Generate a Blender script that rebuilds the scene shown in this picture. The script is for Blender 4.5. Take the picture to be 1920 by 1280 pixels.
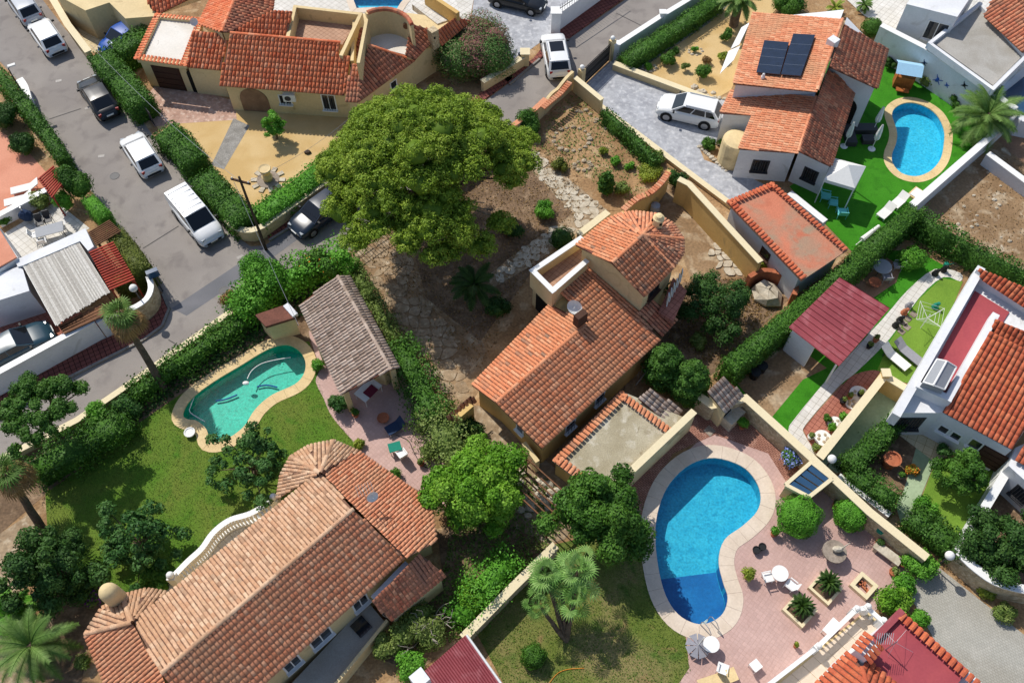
import bpy, math, random
import numpy as np
from mathutils import Vector, Matrix
from mathutils.geometry import delaunay_2d_cdt
random.seed(7); rng = np.random.default_rng(7)
for o in list(bpy.data.objects): bpy.data.objects.remove(o)
SC = bpy.context.scene; COL = SC.collection
R = math.radians

# ------------------------------------------------------------ camera, sky, sun
CAM_H, FPX, PITCH = 46.0, 1700.0, R(58)
cd = bpy.data.cameras.new('camera'); cam = bpy.data.objects.new('camera', cd); COL.objects.link(cam)
cam.location = (0, 0, CAM_H); cam.rotation_euler = (R(90) - PITCH, 0, 0)
cd.sensor_width = 36; cd.lens = 36 * FPX / 1920; cd.clip_end = 2000
SC.camera = cam
SUN_EL, SUN_AZ = 51.0, 131.0            # degrees; azimuth of the sun measured from +X
sdir = Vector((math.cos(R(SUN_AZ)) * math.cos(R(SUN_EL)), math.sin(R(SUN_AZ)) * math.cos(R(SUN_EL)), math.sin(R(SUN_EL))))
wd = bpy.data.worlds.new('World'); SC.world = wd; wd.use_nodes = True
nt = wd.node_tree; bgn = nt.nodes['Background']
sky = nt.nodes.new('ShaderNodeTexSky'); sky.sky_type = 'NISHITA'; sky.sun_disc = False
sky.sun_elevation = R(SUN_EL); sky.sun_rotation = R(90 - SUN_AZ)
nt.links.new(sky.outputs[0], bgn.inputs[0]); bgn.inputs[1].default_value = 0.145
sl = bpy.data.lights.new('sun', 'SUN'); sl.energy = 4.4; sl.angle = R(0.5); sl.color = (1, 0.955, 0.88)
so = bpy.data.objects.new('sun', sl); COL.objects.link(so); so.location = (-30, 60, 60)
so.rotation_euler = sdir.to_track_quat('Z', 'Y').to_euler()
vs = SC.view_settings; vs.view_transform = 'Standard'; vs.look = 'None'; vs.gamma = 1; vs.exposure = -0.04
vs.use_curve_mapping = False

# ------------------------------------------------------------ places: a photo point at a height -> world
def ray(px, py):
    u = (px - 960) / FPX; v = (py - 640) / FPX
    c, s = math.cos(PITCH), math.sin(PITCH)
    return Vector((u, c - v * s, -s - v * c))
def W(px, py, z=0.0):
    d = ray(px, py); return Vector((0, 0, CAM_H)) + d * ((z - CAM_H) / d.z)
def WP(pts, z=0.0): return [W(x, y, z) for x, y in pts]
def PL(a, b, c):
    n = (b - a).cross(c - a).normalized()
    if n.z < 0: n = -n
    return n, n.dot(a)
def PE(e0, e1, ze, r, zr): return PL(W(*e0, ze), W(*e1, ze), W(*r, zr))
def RI(p, pl):
    n, d = pl; r = ray(*p); o = Vector((0, 0, CAM_H)); return o + r * ((d - n.dot(o)) / n.dot(r))
def zpl(p, pl):
    n, d = pl; return (d - n.x * p.x - n.y * p.y) / n.z
def smooth(pts, k=5, closed=True):
    n = len(pts); out = []
    for i in range(n if closed else n - 1):
        g = (lambda j: pts[j % n]) if closed else (lambda j: pts[min(max(j, 0), n - 1)])
        a, b, c, d = g(i - 1), g(i), g(i + 1), g(i + 2)
        for q in range(k):
            t = q / k
            out.append(tuple(0.5 * (2 * b[m] + (c[m] - a[m]) * t + (2 * a[m] - 5 * b[m] + 4 * c[m] - d[m]) * t * t + (3 * b[m] - a[m] - 3 * c[m] + d[m]) * t ** 3) for m in range(len(b))))
    if not closed: out.append(tuple(pts[-1]))
    return out
def inpoly(x, y, poly):
    c = False; n = len(poly); j = n - 1
    for i in range(n):
        xi, yi = poly[i][0], poly[i][1]; xj, yj = poly[j][0], poly[j][1]
        if (yi > y) != (yj > y) and x < (xj - xi) * (y - yi) / (yj - yi) + xi: c = not c
        j = i
    return c
def inset(pts, d):
    c = sum((Vector((p.x, p.y, 0)) for p in pts), Vector()) / len(pts); out = []
    for p in pts:
        v = Vector((p.x, p.y, 0)) - c; L = v.length; out.append(Vector((p.x, p.y, p.z)) - v * (min(d * 1.3, L * .9) / max(L, 1e-6)))
    return out
def area2(pts): return sum(pts[i - 1].x * pts[i].y - pts[i].x * pts[i - 1].y for i in range(len(pts)))
def offset(pts, d):
    """Move a closed xy outline inward (d>0) by d."""
    pts = [Vector((p[0], p[1], 0)) for p in pts]; s = 1 if area2(pts) > 0 else -1; n = len(pts); out = []
    for i in range(n):
        e1 = (pts[i] - pts[i - 1]).normalized(); e2 = (pts[(i + 1) % n] - pts[i]).normalized()
        n1 = Vector((-e1.y, e1.x, 0)) * s; n2 = Vector((-e2.y, e2.x, 0)) * s
        m = n1 + n2; m = m.normalized() if m.length > 1e-6 else n1
        out.append(pts[i] + m * (d / max(.45, m.dot(n1))))
    return out

# ------------------------------------------------------------ objects, parts, tags
ORG = {}
def tag(o, label=None, cat=None, group=None, kind=None):
    if label: o['label'] = label
    if cat: o['category'] = cat
    if group: o['group'] = group
    if kind: o['kind'] = kind
    return o
def T(name, label, cat, p, group=None):
    o = bpy.data.objects.new(name, None); COL.objects.link(o); o.empty_display_size = .3
    o.location = p; ORG[o.name] = Vector(p); return tag(o, label, cat, group)
class MB:
    def __init__(s): s.v = []; s.f = []; s.t = []
    def poly(s, pts, t=.5):
        k = len(s.v); s.v += [tuple(p) for p in pts]; s.f.append(tuple(range(k, k + len(pts)))); s.t.append(t)
    def prism(s, pts, z0, z1, t=.5, bottom=False):
        n = len(pts); z1 = z1 if isinstance(z1, (list, tuple)) else [z1] * n; z0 = z0 if isinstance(z0, (list, tuple)) else [z0] * n
        if area2([Vector((p[0], p[1], 0)) for p in pts]) < 0: pts = list(pts)[::-1]; z1 = list(z1)[::-1]; z0 = list(z0)[::-1]
        k = len(s.v); s.v += [(p[0], p[1], z0[i]) for i, p in enumerate(pts)] + [(p[0], p[1], z1[i]) for i, p in enumerate(pts)]
        for i in range(n):
            j = (i + 1) % n; s.f.append((k + i, k + j, k + n + j, k + n + i)); s.t.append(t)
        s.f.append(tuple(range(k + n, k + 2 * n))); s.t.append(t)
        if bottom: s.f.append(tuple(range(k + n - 1, k - 1, -1))); s.t.append(t)
        return s
    def box(s, c, sz, rz=0, t=.5):
        x, y, z = sz[0] / 2, sz[1] / 2, sz[2] / 2; ca, sa = math.cos(rz), math.sin(rz)
        pts = [(c[0] + a * ca - b * sa, c[1] + a * sa + b * ca) for a, b in ((-x, -y), (x, -y), (x, y), (-x, y))]
        return s.prism(pts, c[2] - z, c[2] + z, t, True)
    def bar(s, a, b, w, z0, z1, t=.5):
        a = Vector(a); b = Vector(b); d = Vector((b.x - a.x, b.y - a.y, 0)).normalized(); n = Vector((-d.y, d.x, 0)) * (w / 2)
        return s.prism([a - n, b - n, b + n, a + n], z0, z1, t, True)
    def tube(s, a, b, r0, r1=None, n=8, t=.5, cap=True):
        a = Vector(a); b = Vector(b); r1 = r0 if r1 is None else r1; d = (b - a).normalized()
        u = d.cross(Vector((0, 0, 1)) if abs(d.z) < .9 else Vector((1, 0, 0))).normalized(); w = d.cross(u); k = len(s.v)
        for c, r in ((a, r0), (b, r1)):
            for i in range(n):
                q = 2 * math.pi * i / n; s.v.append(tuple(c + (u * math.cos(q) + w * math.sin(q)) * r))
        for i in range(n):
            j = (i + 1) % n; s.f.append((k + i, k + n + i, k + n + j, k + j)); s.t.append(t)
        if cap:
            s.f.append(tuple(range(k, k + n))); s.f.append(tuple(range(k + 2 * n - 1, k + n - 1, -1))); s.t += [t, t]
        return s
    def path(s, pts, r, n=6, t=.5):
        for a, b in zip(pts, pts[1:]): s.tube(a, b, r, r, n, t)
        return s
    def lathe(s, c, prof, n=16, t=.5, cap=True):
        k = len(s.v); m = len(prof)
        for r, z in prof:
            for i in range(n):
                q = 2 * math.pi * i / n; s.v.append((c[0] + r * math.cos(q), c[1] + r * math.sin(q), c[2] + z))
        for a in range(m - 1):
            for i in range(n):
                j = (i + 1) % n; s.f.append((k + a * n + i, k + a * n + j, k + a * n + n + j, k + a * n + n + i)); s.t.append(t)
        if cap: s.f.append(tuple(range(k + (m - 1) * n, k + m * n))); s.t.append(t)
        return s
    def ball(s, c, r, n=10, t=.5, sq=(1, 1, 1), jit=0):
        k = len(s.v); m = max(4, n // 2 + 1)
        for a in range(m + 1):
            ph = math.pi * a / m
            for i in range(n):
                q = 2 * math.pi * i / n; rr = r * (1 + jit * (random.random() - .5))
                s.v.append((c[0] + rr * sq[0] * math.sin(ph) * math.cos(q), c[1] + rr * sq[1] * math.sin(ph) * math.sin(q), c[2] - rr * sq[2] * math.cos(ph)))
        for a in range(m):
            for i in range(n):
                j = (i + 1) % n; s.f.append((k + a * n + i, k + a * n + j, k + a * n + n + j, k + a * n + n + i)); s.t.append(t)
        return s
    def build(s, name, mat, parent=None, smooth=False, org=None, **kw):
        me = bpy.data.meshes.new(name)
        if parent is not None: g = ORG[parent.name]
        elif org is not None: g = Vector(org)
        else:
            a = np.array(s.v); g = Vector((float(a[:, 0].mean()), float(a[:, 1].mean()), float(a[:, 2].min())))
        me.from_pydata([(x - g.x, y - g.y, z - g.z) for x, y, z in s.v], [], s.f)
        at = me.attributes.new('tint', 'FLOAT', 'FACE'); at.data.foreach_set('value', s.t)
        if smooth: me.shade_smooth()
        return link(name, me, mat, parent, g, **kw)
def link(name, me, mat, parent, g, **kw):
    if mat is not None: me.materials.append(MT[mat] if isinstance(mat, str) else mat)
    o = bpy.data.objects.new(name, me); COL.objects.link(o); ORG[o.name] = Vector(g)
    if parent is not None: o.parent = parent
    else: o.location = g
    tag(o, **kw); return o

# ------------------------------------------------------------ materials
MT = {}
def lin(h):
    if not isinstance(h, str): return (*h, 1)
    c = [int(h[i:i + 2], 16) / 255 for i in (0, 2, 4)]
    return tuple((x / 12.92 if x <= .04045 else ((x + .055) / 1.055) ** 2.4) for x in c) + (1,)
def mat(name, c1, c2=None, c3=None, scale=.5, fine=.18, fscale=9, rough=.85, bump=0, bscale=30, ramp=None, metal=0, spec=.3, detail=4,
        brick=None, trans=0, stain=None):
    """c1/c2 blended by a broad world-space noise, c3 by a second one, fine grain on top; ramp = colours by the per-piece tint."""
    m = bpy.data.materials.new(name); m.use_nodes = True; n = m.node_tree.nodes; l = m.node_tree.links; b = n['Principled BSDF']
    geo = n.new('ShaderNodeNewGeometry')
    def noise(sc, det=4, dist=0):
        t = n.new('ShaderNodeTexNoise'); t.inputs['Scale'].default_value = sc; t.inputs['Detail'].default_value = det
        t.inputs['Distortion'].default_value = dist; l.new(geo.outputs['Position'], t.inputs['Vector']); return t.outputs['Fac']
    def mr(x, a, bb, c=0, d=1):
        t = n.new('ShaderNodeMapRange'); l.new(x, t.inputs[0])
        for i, v in enumerate((a, bb, c, d)): t.inputs[i + 1].default_value = v
        return t.outputs[0]
    def mix(f, A, B, mode='MIX'):
        t = n.new('ShaderNodeMix'); t.data_type = 'RGBA'; t.blend_type = mode
        if isinstance(f, float): t.inputs[0].default_value = f
        else: l.new(f, t.inputs[0])
        for k, v in ((6, A), (7, B)):
            if isinstance(v, tuple): t.inputs[k].default_value = v
            else: l.new(v, t.inputs[k])
        return t.outputs[2]
    hgt = None
    if ramp:
        a = n.new('ShaderNodeAttribute'); a.attribute_name = 'tint'; cr = n.new('ShaderNodeValToRGB'); e = cr.color_ramp.elements
        while len(e) < len(ramp): e.new(.5)
        for i, c in enumerate(ramp): e[i].position = i / (len(ramp) - 1); e[i].color = lin(c)
        l.new(a.outputs['Fac'], cr.inputs[0]); col = cr.outputs[0]
        if c2: col = mix(mr(noise(scale, detail), .5, .72), col, lin(c2))
    else:
        col = lin(c1)
        if c2: col = mix(mr(noise(scale, detail, .6), .38, .64), col, lin(c2))
        if c3: col = mix(mr(noise(scale * 2.7 + .1, detail, .4), .52, .7), col, lin(c3))
    if brick:
        bw, bh, rot, mortar, c4 = brick
        mp = n.new('ShaderNodeMapping'); mp.inputs['Rotation'].default_value = (0, 0, rot); l.new(geo.outputs['Position'], mp.inputs[0])
        bt = n.new('ShaderNodeTexBrick'); bt.offset = .5 if bw != bh else 0; bt.inputs['Scale'].default_value = 1; bt.inputs['Brick Width'].default_value = bw
        bt.inputs['Row Height'].default_value = bh; bt.inputs['Mortar Size'].default_value = mortar; bt.inputs['Mortar Smooth'].default_value = .3
        bt.inputs['Color1'].default_value = (1, 1, 1, 1); bt.inputs['Color2'].default_value = (.9, .9, .9, 1); bt.inputs['Mortar'].default_value = lin(c4)
        l.new(mp.outputs[0], bt.inputs[0]); col = mix(1.0, col, bt.outputs[0], 'MULTIPLY'); hgt = bt.outputs['Fac']
    if stain:
        col = mix(mr(noise(stain[1], 6, 1.5), stain[2], stain[2] + .12), col, lin(stain[0]))
    if fine:
        f = mr(noise(fscale, 3), .25, .75, 1 - fine, 1 + fine); t = n.new('ShaderNodeVectorMath'); t.operation = 'SCALE'
        if isinstance(col, tuple): t.inputs[0].default_value = col[:3]
        else: l.new(col, t.inputs[0])
        l.new(f, t.inputs['Scale']); col = t.outputs[0]
    if isinstance(col, tuple): b.inputs['Base Color'].default_value = col
    else: l.new(col, b.inputs['Base Color'])
    b.inputs['Roughness'].default_value = rough; b.inputs['Metallic'].default_value = metal; b.inputs['Specular IOR Level'].default_value = spec
    if trans:
        b.inputs['Transmission Weight'].default_value = 0
        tr = n.new('ShaderNodeBsdfTranslucent'); l.new(col, tr.inputs[0]) if not isinstance(col, tuple) else None
        ms = n.new('ShaderNodeMixShader'); ms.inputs[0].default_value = trans; l.new(b.outputs[0], ms.inputs[1]); l.new(tr.outputs[0], ms.inputs[2])
        l.new(ms.outputs[0], n['Material Output'].inputs[0])
    if bump:
        bp = n.new('ShaderNodeBump'); bp.inputs['Strength'].default_value = bump; bp.inputs['Distance'].default_value = .05
        l.new(noise(bscale, 4), bp.inputs['Height']); nb = bp.outputs[0]
        if hgt is not None:
            b2 = n.new('ShaderNodeBump'); b2.invert = True; b2.inputs['Strength'].default_value = .5; b2.inputs['Distance'].default_value = .02
            l.new(hgt, b2.inputs['Height']); l.new(nb, b2.inputs['Normal']); nb = b2.outputs[0]
        l.new(nb, b.inputs['Normal'])
    MT[name] = m; return m
def water(name, tint, ripple):
    m = bpy.data.materials.new(name); m.use_nodes = True; n = m.node_tree.nodes; l = m.node_tree.links
    n.remove(n['Principled BSDF']); tr = n.new('ShaderNodeBsdfTransparent'); tr.inputs[0].default_value = (*tint, 1)
    gl = n.new('ShaderNodeBsdfGlossy'); gl.inputs['Roughness'].default_value = .04; fr = n.new('ShaderNodeFresnel'); fr.inputs[0].default_value = 1.33
    tx = n.new('ShaderNodeTexNoise'); tx.inputs['Scale'].default_value = ripple; tx.inputs['Detail'].default_value = 3
    g = n.new('ShaderNodeNewGeometry'); l.new(g.outputs['Position'], tx.inputs[0])
    bp = n.new('ShaderNodeBump'); bp.inputs['Strength'].default_value = .35; bp.inputs['Distance'].default_value = .05; l.new(tx.outputs['Fac'], bp.inputs['Height'])
    l.new(bp.outputs[0], gl.inputs['Normal']); l.new(bp.outputs[0], fr.inputs['Normal'])
    ms = n.new('ShaderNodeMixShader'); l.new(fr.outputs[0], ms.inputs[0]); l.new(tr.outputs[0], ms.inputs[1]); l.new(gl.outputs[0], ms.inputs[2])
    l.new(ms.outputs[0], n['Material Output'].inputs[0]); MT[name] = m
A1 = R(40)
mat('asphalt', '857e78', '8f8881', '7a736e', scale=.3, fine=.13, fscale=26, rough=.9, bump=.15, bscale=60, stain=('6f6966', .7, .7))
mat('asphalt_new', '67676a', '727174', scale=.5, fine=.12, fscale=30, rough=.9, bump=.15, bscale=60)
mat('tar', '4a4745', rough=.7)
mat('sidewalk_red', '8a4f44', '7b463e', scale=.6, fine=.15, fscale=12, brick=(.3, .3, R(60), .02, '55403a'), bump=.2)
mat('kerb', '8d8880', '79746e', fine=.2, bump=.2)
mat('dirt', 'a1805a', '876846', 'b59b78', scale=.35, fine=.3, fscale=7, bump=.6, bscale=9, stain=('6d5136', 1.3, .6))
mat('dirt_dark', '7c644c', '65503b', '927a60', scale=.5, fine=.35, fscale=6, bump=.7, bscale=8)
mat('dirt_pale', '94795a', '7f6548', 'b3a084', scale=.3, fine=.25, fscale=6, bump=.6, bscale=7, stain=('c6b9a2', .6, .63))
mat('sand', 'c0a06a', 'cbae7c', scale=.5, fine=.1, fscale=20, bump=.3, bscale=30, rough=.95)
mat('lawn', '51741e', '637329', '456b18', scale=.35, fine=.35, fscale=14, bump=.6, bscale=35, rough=.95)
mat('lawn_dry', '5f6c2a', '80764a', '4a6223', scale=.3, fine=.35, fscale=14, bump=.6, bscale=35, rough=.95, stain=('8a6e4c', .5, .6))
mat('turf', '347a0e', '3c8216', '2d6e0a', scale=.5, fine=.2, fscale=20, bump=.5, bscale=45, rough=.95)
mat('turf_dull', '6f8f30', '62832a', scale=.5, fine=.2, fscale=20, bump=.5, bscale=45, rough=.95)
mat('gravel', '95918a', '827e77', scale=2, fine=.35, fscale=16, bump=.8, bscale=14)
mat('flag_pale', 'a08b70', '8a745a', 'b5a48b', scale=.9, fine=.25, fscale=5, bump=.4, bscale=10, rough=.9)
mat('stone_white', 'c3b9a6', 'ab9e88', scale=1.5, fine=.16, fscale=8, bump=.4, bscale=14, rough=.9)
mat('stone_grey', '96897b', '7c6f62', scale=1.5, fine=.2, fscale=8, bump=.5, bscale=14, rough=.9)
mat('rock', 'a9987e', '8b7a63', 'c1b49d', scale=2, fine=.25, fscale=8, bump=.6, bscale=9)
mat('pave_pink', 'c2a298', 'b8978d', scale=.4, fine=.07, fscale=14, brick=(.2, .2, A1, .008, 'f0ece8'), bump=.1, rough=.75)
mat('pave_brick', 'a87a68', '946757', 'b78c79', scale=.8, fine=.12, fscale=12, brick=(.22, .11, A1, .012, '8d7669'), bump=.2)
mat('pave_red', 'ad6f5c', '9d6150', scale=.6, fine=.12, fscale=12, brick=(.3, .3, A1, .012, '8d6a5d'), bump=.15)
mat('pave_salmon', 'cf8f74', 'c48267', scale=.5, fine=.08, fscale=10, bump=.1)
mat('pave_cream', 'd8c7a2', 'cbb78f', scale=.6, fine=.1, fscale=10, brick=(.5, .5, R(30), .012, 'b9a98a'), bump=.15)
mat('pave_stamp', 'a9aaad', '95969a', 'bcbcbd', scale=1.1, fine=.16, fscale=4, bump=.4, bscale=6, rough=.7)
mat('pave_block', 'aaa79d', '9f9a8e', 'b2aea4', scale=.3, fine=.08, fscale=12, brick=(.16, .12, R(38), .012, 'e4e2de'), bump=.1)
mat('pave_white', 'd9d5cd', 'cdc8be', scale=.6, fine=.07, fscale=12, brick=(.4, .4, A1, .01, 'b9b3a8'), bump=.1)
mat('pave_flag', 'b99886', 'a38170', 'cbb2a1', scale=1.2, fine=.22, fscale=4, bump=.4, bscale=6)
mat('deck_green', '9fb08d', '8ea07e', scale=.5, fine=.12, fscale=6, bump=.1)
mat('deck_brown', '9b7a60', '8a6a52', scale=.6, fine=.15, fscale=8, bump=.15)
mat('terrace_floor', 'b9957c', 'ab866d', scale=.7, fine=.1, fscale=10, brick=(.3, .3, R(40), .01, 'a99080'), bump=.1)
mat('roof_gravel', 'b0a68d', '9d9277', 'c0b8a4', scale=.6, fine=.25, fscale=18, bump=.6, bscale=35, stain=('877a5f', 1.1, .64))
mat('roof_grey', 'a6a29a', '989389', scale=.6, fine=.14, fscale=18, bump=.4, bscale=30)
mat('roof_white', 'dcd6cb', 'cfc7b9', scale=.5, fine=.07, fscale=10, bump=.15, stain=('a49a8a', 1.4, .68))
mat('roof_redflat', 'c0765a', '97836c', 'b56b50', scale=.45, fine=.15, fscale=12, bump=.3)
mat('roof_crimson', 'a24a4e', '96424a', scale=.5, fine=.07, fscale=8)
mat('wall_cream', 'd8c294', 'ccb588', scale=.4, fine=.07, fscale=7, bump=.12, bscale=25, stain=('b09a72', .7, .62))
mat('wall_yellow', 'd2b070', 'c5a264', scale=.4, fine=.08, fscale=7, bump=.15, bscale=25, stain=('a08a5e', .6, .6))
mat('wall_white', 'dcdcdc', 'd0d0d0', scale=.4, fine=.05, fscale=7, bump=.1, bscale=25, stain=('bab8b3', .5, .63))
mat('wall_stone', 'bba888', 'a08c6d', 'cdbd9f', scale=2.5, fine=.2, fscale=6, bump=.6, bscale=7)
mat('white_paint', 'e0dfdb', fine=.04, rough=.5)
mat('cream_paint', 'd8c9a4', fine=.06, rough=.7)
mat('grey_paint', '8f9296', fine=.06, rough=.6)
mat('coping', 'd6bd8d', 'cbb080', scale=1, fine=.1, fscale=10, bump=.15)
mat('coping_pale', 'd3c3b0', 'c9b8a4', scale=1, fine=.07, fscale=10, bump=.1)
def tiles(name, ramp, lichen, **k): mat(name, None, lichen, ramp=ramp, scale=k.pop('scale', .45), fine=.22, fscale=13, bump=.25, bscale=30, rough=.9, **k)
tiles('tile_orange', ['c9633f', 'd6754c', 'dd8860', 'cd6c47', 'e29a74'], 'bf6a48')
tiles('tile_main', ['ca7d56', 'd08b65', 'c47650', 'd49873', 'cb8660', 'c67b55', 'ce845d', '8f705c'], 'c58a64', scale=.3)
tiles('tile_pale', ['bf9778', 'c7a385', 'b58a6b', 'bb906f', 'cdae90', '9d7a60', 'c39d7c'], 'b78d6b', scale=.3)
tiles('tile_salmon', ['cb8260', 'd2906c', 'c47855', 'd8a07c', 'cf8964', 'c87f5b'], 'bf8c69', scale=.4)
tiles('tile_brown', ['b09c8c', 'bfac9c', '9d8877', 'b5a090', '8d7a6b'], 'a89484', scale=.5)
tiles('tile_red', ['b95a3c', 'c26844', 'b05136', 'ca7450', 'bd6140'], 'a9583e')
tiles('tile_old', ['c07052', 'c97f5e', 'b06349', 'd2926f', '93604b', 'c67a5b'], 'a8745c', scale=.4)
mat('tile_bed', '74483a', '5a382c', scale=1, fine=.25, fscale=9)
mat('tile_bed_pale', '7d5c48', '64483a', scale=1, fine=.25, fscale=9)
mat('metal_red', '96484c', '8a4045', 'a25e61', scale=.5, fine=.08, rough=.5)
mat('cane', None, ramp=['a8a297', 'bdb8ae', 'c9c5bc', '9b958b', 'b3aea4'], fine=.22, fscale=9)
mat('wood', '7b553a', '664630', scale=1.5, fine=.25, fscale=7)
mat('wood_orange', 'a8632e', '8f5226', scale=1.5, fine=.2, fscale=7)
mat('wood_dark', '4d3427', '3f2a20', fine=.2)
mat('wood_grey', '8b8178', '776d65', scale=1.5, fine=.25, fscale=7)
mat('slat_red', 'a4402f', '933a2c', fine=.12)
mat('bark', '6b5a48', '57483a', scale=2, fine=.3, fscale=9, bump=.8, bscale=9)
mat('bark_dark', '4b3d31', '3b3027', scale=2, fine=.3, fscale=9, bump=.8, bscale=9)
mat('bark_pale', '9d948a', '857b70', scale=2, fine=.3, fscale=9, bump=.6, bscale=9)
mat('black_metal', '1c1b1c', rough=.5, fine=.1)
mat('iron', '3a3a3c', rough=.5, fine=.1)
mat('steel', 'b9bbbd', rough=.3, metal=.8, fine=0)
mat('glass_dark', '0b0d10', rough=.06, spec=.6, fine=0)
mat('glass_window', '20262c', rough=.08, spec=.6, fine=0)
mat('glass_blue', '2c4a66', rough=.1, spec=.6, fine=.1, fscale=2)
mat('door_brown', '4a2a1f', '3d2219', scale=2, fine=.15)
mat('porch_inside', '8d6f55', '7d6049', scale=1.5, fine=.1); mat('painted_shade', '17130f', fine=0)  # near-black colour paints the shade inside openings onto flat panels
mat('solar', '16202f', '1a2538', scale=3, fine=.1, rough=.15, spec=.7)
mat('terracotta', 'b26b4a', 'a05d3f', scale=2, fine=.12)
mat('tyre', '141414', rough=.8, fine=0); mat('rim', '9a9b9e', rough=.35, metal=.7, fine=0)
mat('lamp_red', '8e1414', rough=.25, fine=0); mat('lamp_clear', '9aa0a4', rough=.15, fine=0); mat('plate', 'd9d9d4', fine=0)
mat('plastic_black', '1b1c1d', rough=.6, fine=0)
for nm, c in (('paint_white', 'dcdcda'), ('paint_silver', 'a9adb2'), ('paint_black', '1b1c1e'), ('paint_steel', '1c2735'), ('paint_blue', '1a4d9e'), ('paint_teal', '274250')):
    mat(nm, c, rough=.3, spec=.4, fine=.02)
    MT[nm].node_tree.nodes['Principled BSDF'].inputs['Coat Weight'].default_value = .25
mat('cloth_aqua', '6fc5c3', fine=.06); mat('cloth_teal', '1b7d68', fine=.08); mat('cloth_white', 'dedcd6', fine=.05); mat('cloth_grey', '8b8a90', fine=.1)
mat('cloth_wine', '6a1f33', fine=.1); mat('cloth_navy', '223450', fine=.1); mat('toy_blue', '9cc4dc', fine=.05); mat('hose', '3d7d55', fine=0)
mat('petal_pink', 'c4727e', 'a85566', scale=3, fine=.2); mat('petal_blue', '6d80c4', '93a0d6', scale=3, fine=.2); mat('petal_orange', 'd1842c', fine=.2)
mat('petal_purple', '7a2f7d', fine=.2)
mat('pool_cyan', '2aa5c2', '3ab2ca', '1f96b6', scale=1.6, fine=.24, fscale=8, rough=.5)  # mottling in these pool floor colours paints in the caustic light
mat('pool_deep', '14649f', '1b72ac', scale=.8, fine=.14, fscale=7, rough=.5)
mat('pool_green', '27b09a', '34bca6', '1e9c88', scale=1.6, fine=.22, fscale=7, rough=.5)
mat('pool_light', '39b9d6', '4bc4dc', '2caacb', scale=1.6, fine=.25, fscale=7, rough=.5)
water('water', (.80, .95, .98), 3.2); water('water_green', (.74, .95, .92), 2.6)
def leafmat(name, ramp, trans=.22): mat(name, None, None, ramp=ramp, fine=.12, fscale=3, rough=.6, spec=.25, trans=trans)
leafmat('leaf_hedge', ['284814', '3a621c', '497424', '5b852e', '315518'])
leafmat('leaf_lime', ['3a6a18', '4c8622', '5f9c2c', '72aa3a', '44781c'])
leafmat('leaf_pine', ['4d671a', '6a8623', '84a02e', 'a0b442', '5b751d'])
leafmat('leaf_dark', ['24401a', '30521f', '3c6026', '4a6c2e', '2a481c'])
leafmat('leaf_fig', ['284c1e', '365f28', '446f32', '587c3e', '2e5522'])
leafmat('leaf_bright', ['477416', '5c8e1e', '70a22a', '86b03a', '507f18'])
leafmat('leaf_olive', ['4e6428', '627a34', '768a42', '8a9852', '587030'])
leafmat('leaf_cypress', ['2a4a16', '395f1e', '477026', '567e30', '32541a'])
leafmat('leaf_moss', ['525e1a', '636d22', '48541a', '70782c', '58621c'], .1)
leafmat('leaf_dry', ['7a5f35', '8f7142', 'a38455', '6a5230', '957a4c'])
leafmat('leaf_oleander', ['3a6228', '4c7832', '5a7a3a', 'a8666c', '44702c'])
leafmat('leaf_palm', ['3d5a20', '4d6d2a', '5f7f38', '78934c', '466524'])
leafmat('leaf_fan', ['47702c', '5f8a3a', '76a04c', '92b466', '527c32'])
leafmat('leaf_cycad', ['22380f', '2f4a16', '3e5b1f', '2a4213', '4a6628'])
leafmat('leaf_grass', ['4c6a1e', '5f7a27', '557222', '707e34', '45631a'], .1)
leafmat('leaf_yellow', ['6f8020', '86962e', '98a43c', '5f7420', '7b8c28'])
# ------------------------------------------------------------ ground sheets with pool openings
HOLES = []; NSH = [0]
def sheet(name, poly, mt, lvl, label=None, cat=None, kind='structure', world=False, holes=True, z=None):
    pts = [Vector((p[0], p[1], 0)) for p in (poly if world else WP(poly))]
    NSH[0] += 1; z = lvl * .004 + NSH[0] * .0004 if z is None else z
    vs2 = []; ed = []
    hs = [h for h in HOLES if holes and any(inpoly(p[0], p[1], pts) for p in h)]
    for ring in [pts] + hs:
        k = len(vs2); vs2 += [Vector((p[0], p[1])) for p in ring]; m = len(ring); ed += [(k + i, k + (i + 1) % m) for i in range(m)]
    v, e, f, _, _, _ = delaunay_2d_cdt(vs2, ed, [], 0, 1e-5)
    keep = []
    for t in f:
        cx = sum(v[i].x for i in t) / len(t); cy = sum(v[i].y for i in t) / len(t)
        if inpoly(cx, cy, pts) and not any(inpoly(cx, cy, h) for h in hs): keep.append(t)
    b = MB(); b.v = [(p.x, p.y, z) for p in v]; b.f = keep; b.t = [.5] * len(keep)
    for i, t in enumerate(b.f):
        a, c, d = (Vector(b.v[q]) for q in t[:3])
        if (c - a).cross(d - a).z < 0: b.f[i] = tuple(reversed(t))
    return b.build(name, mt, label=label, cat=cat, kind=kind)
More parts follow.
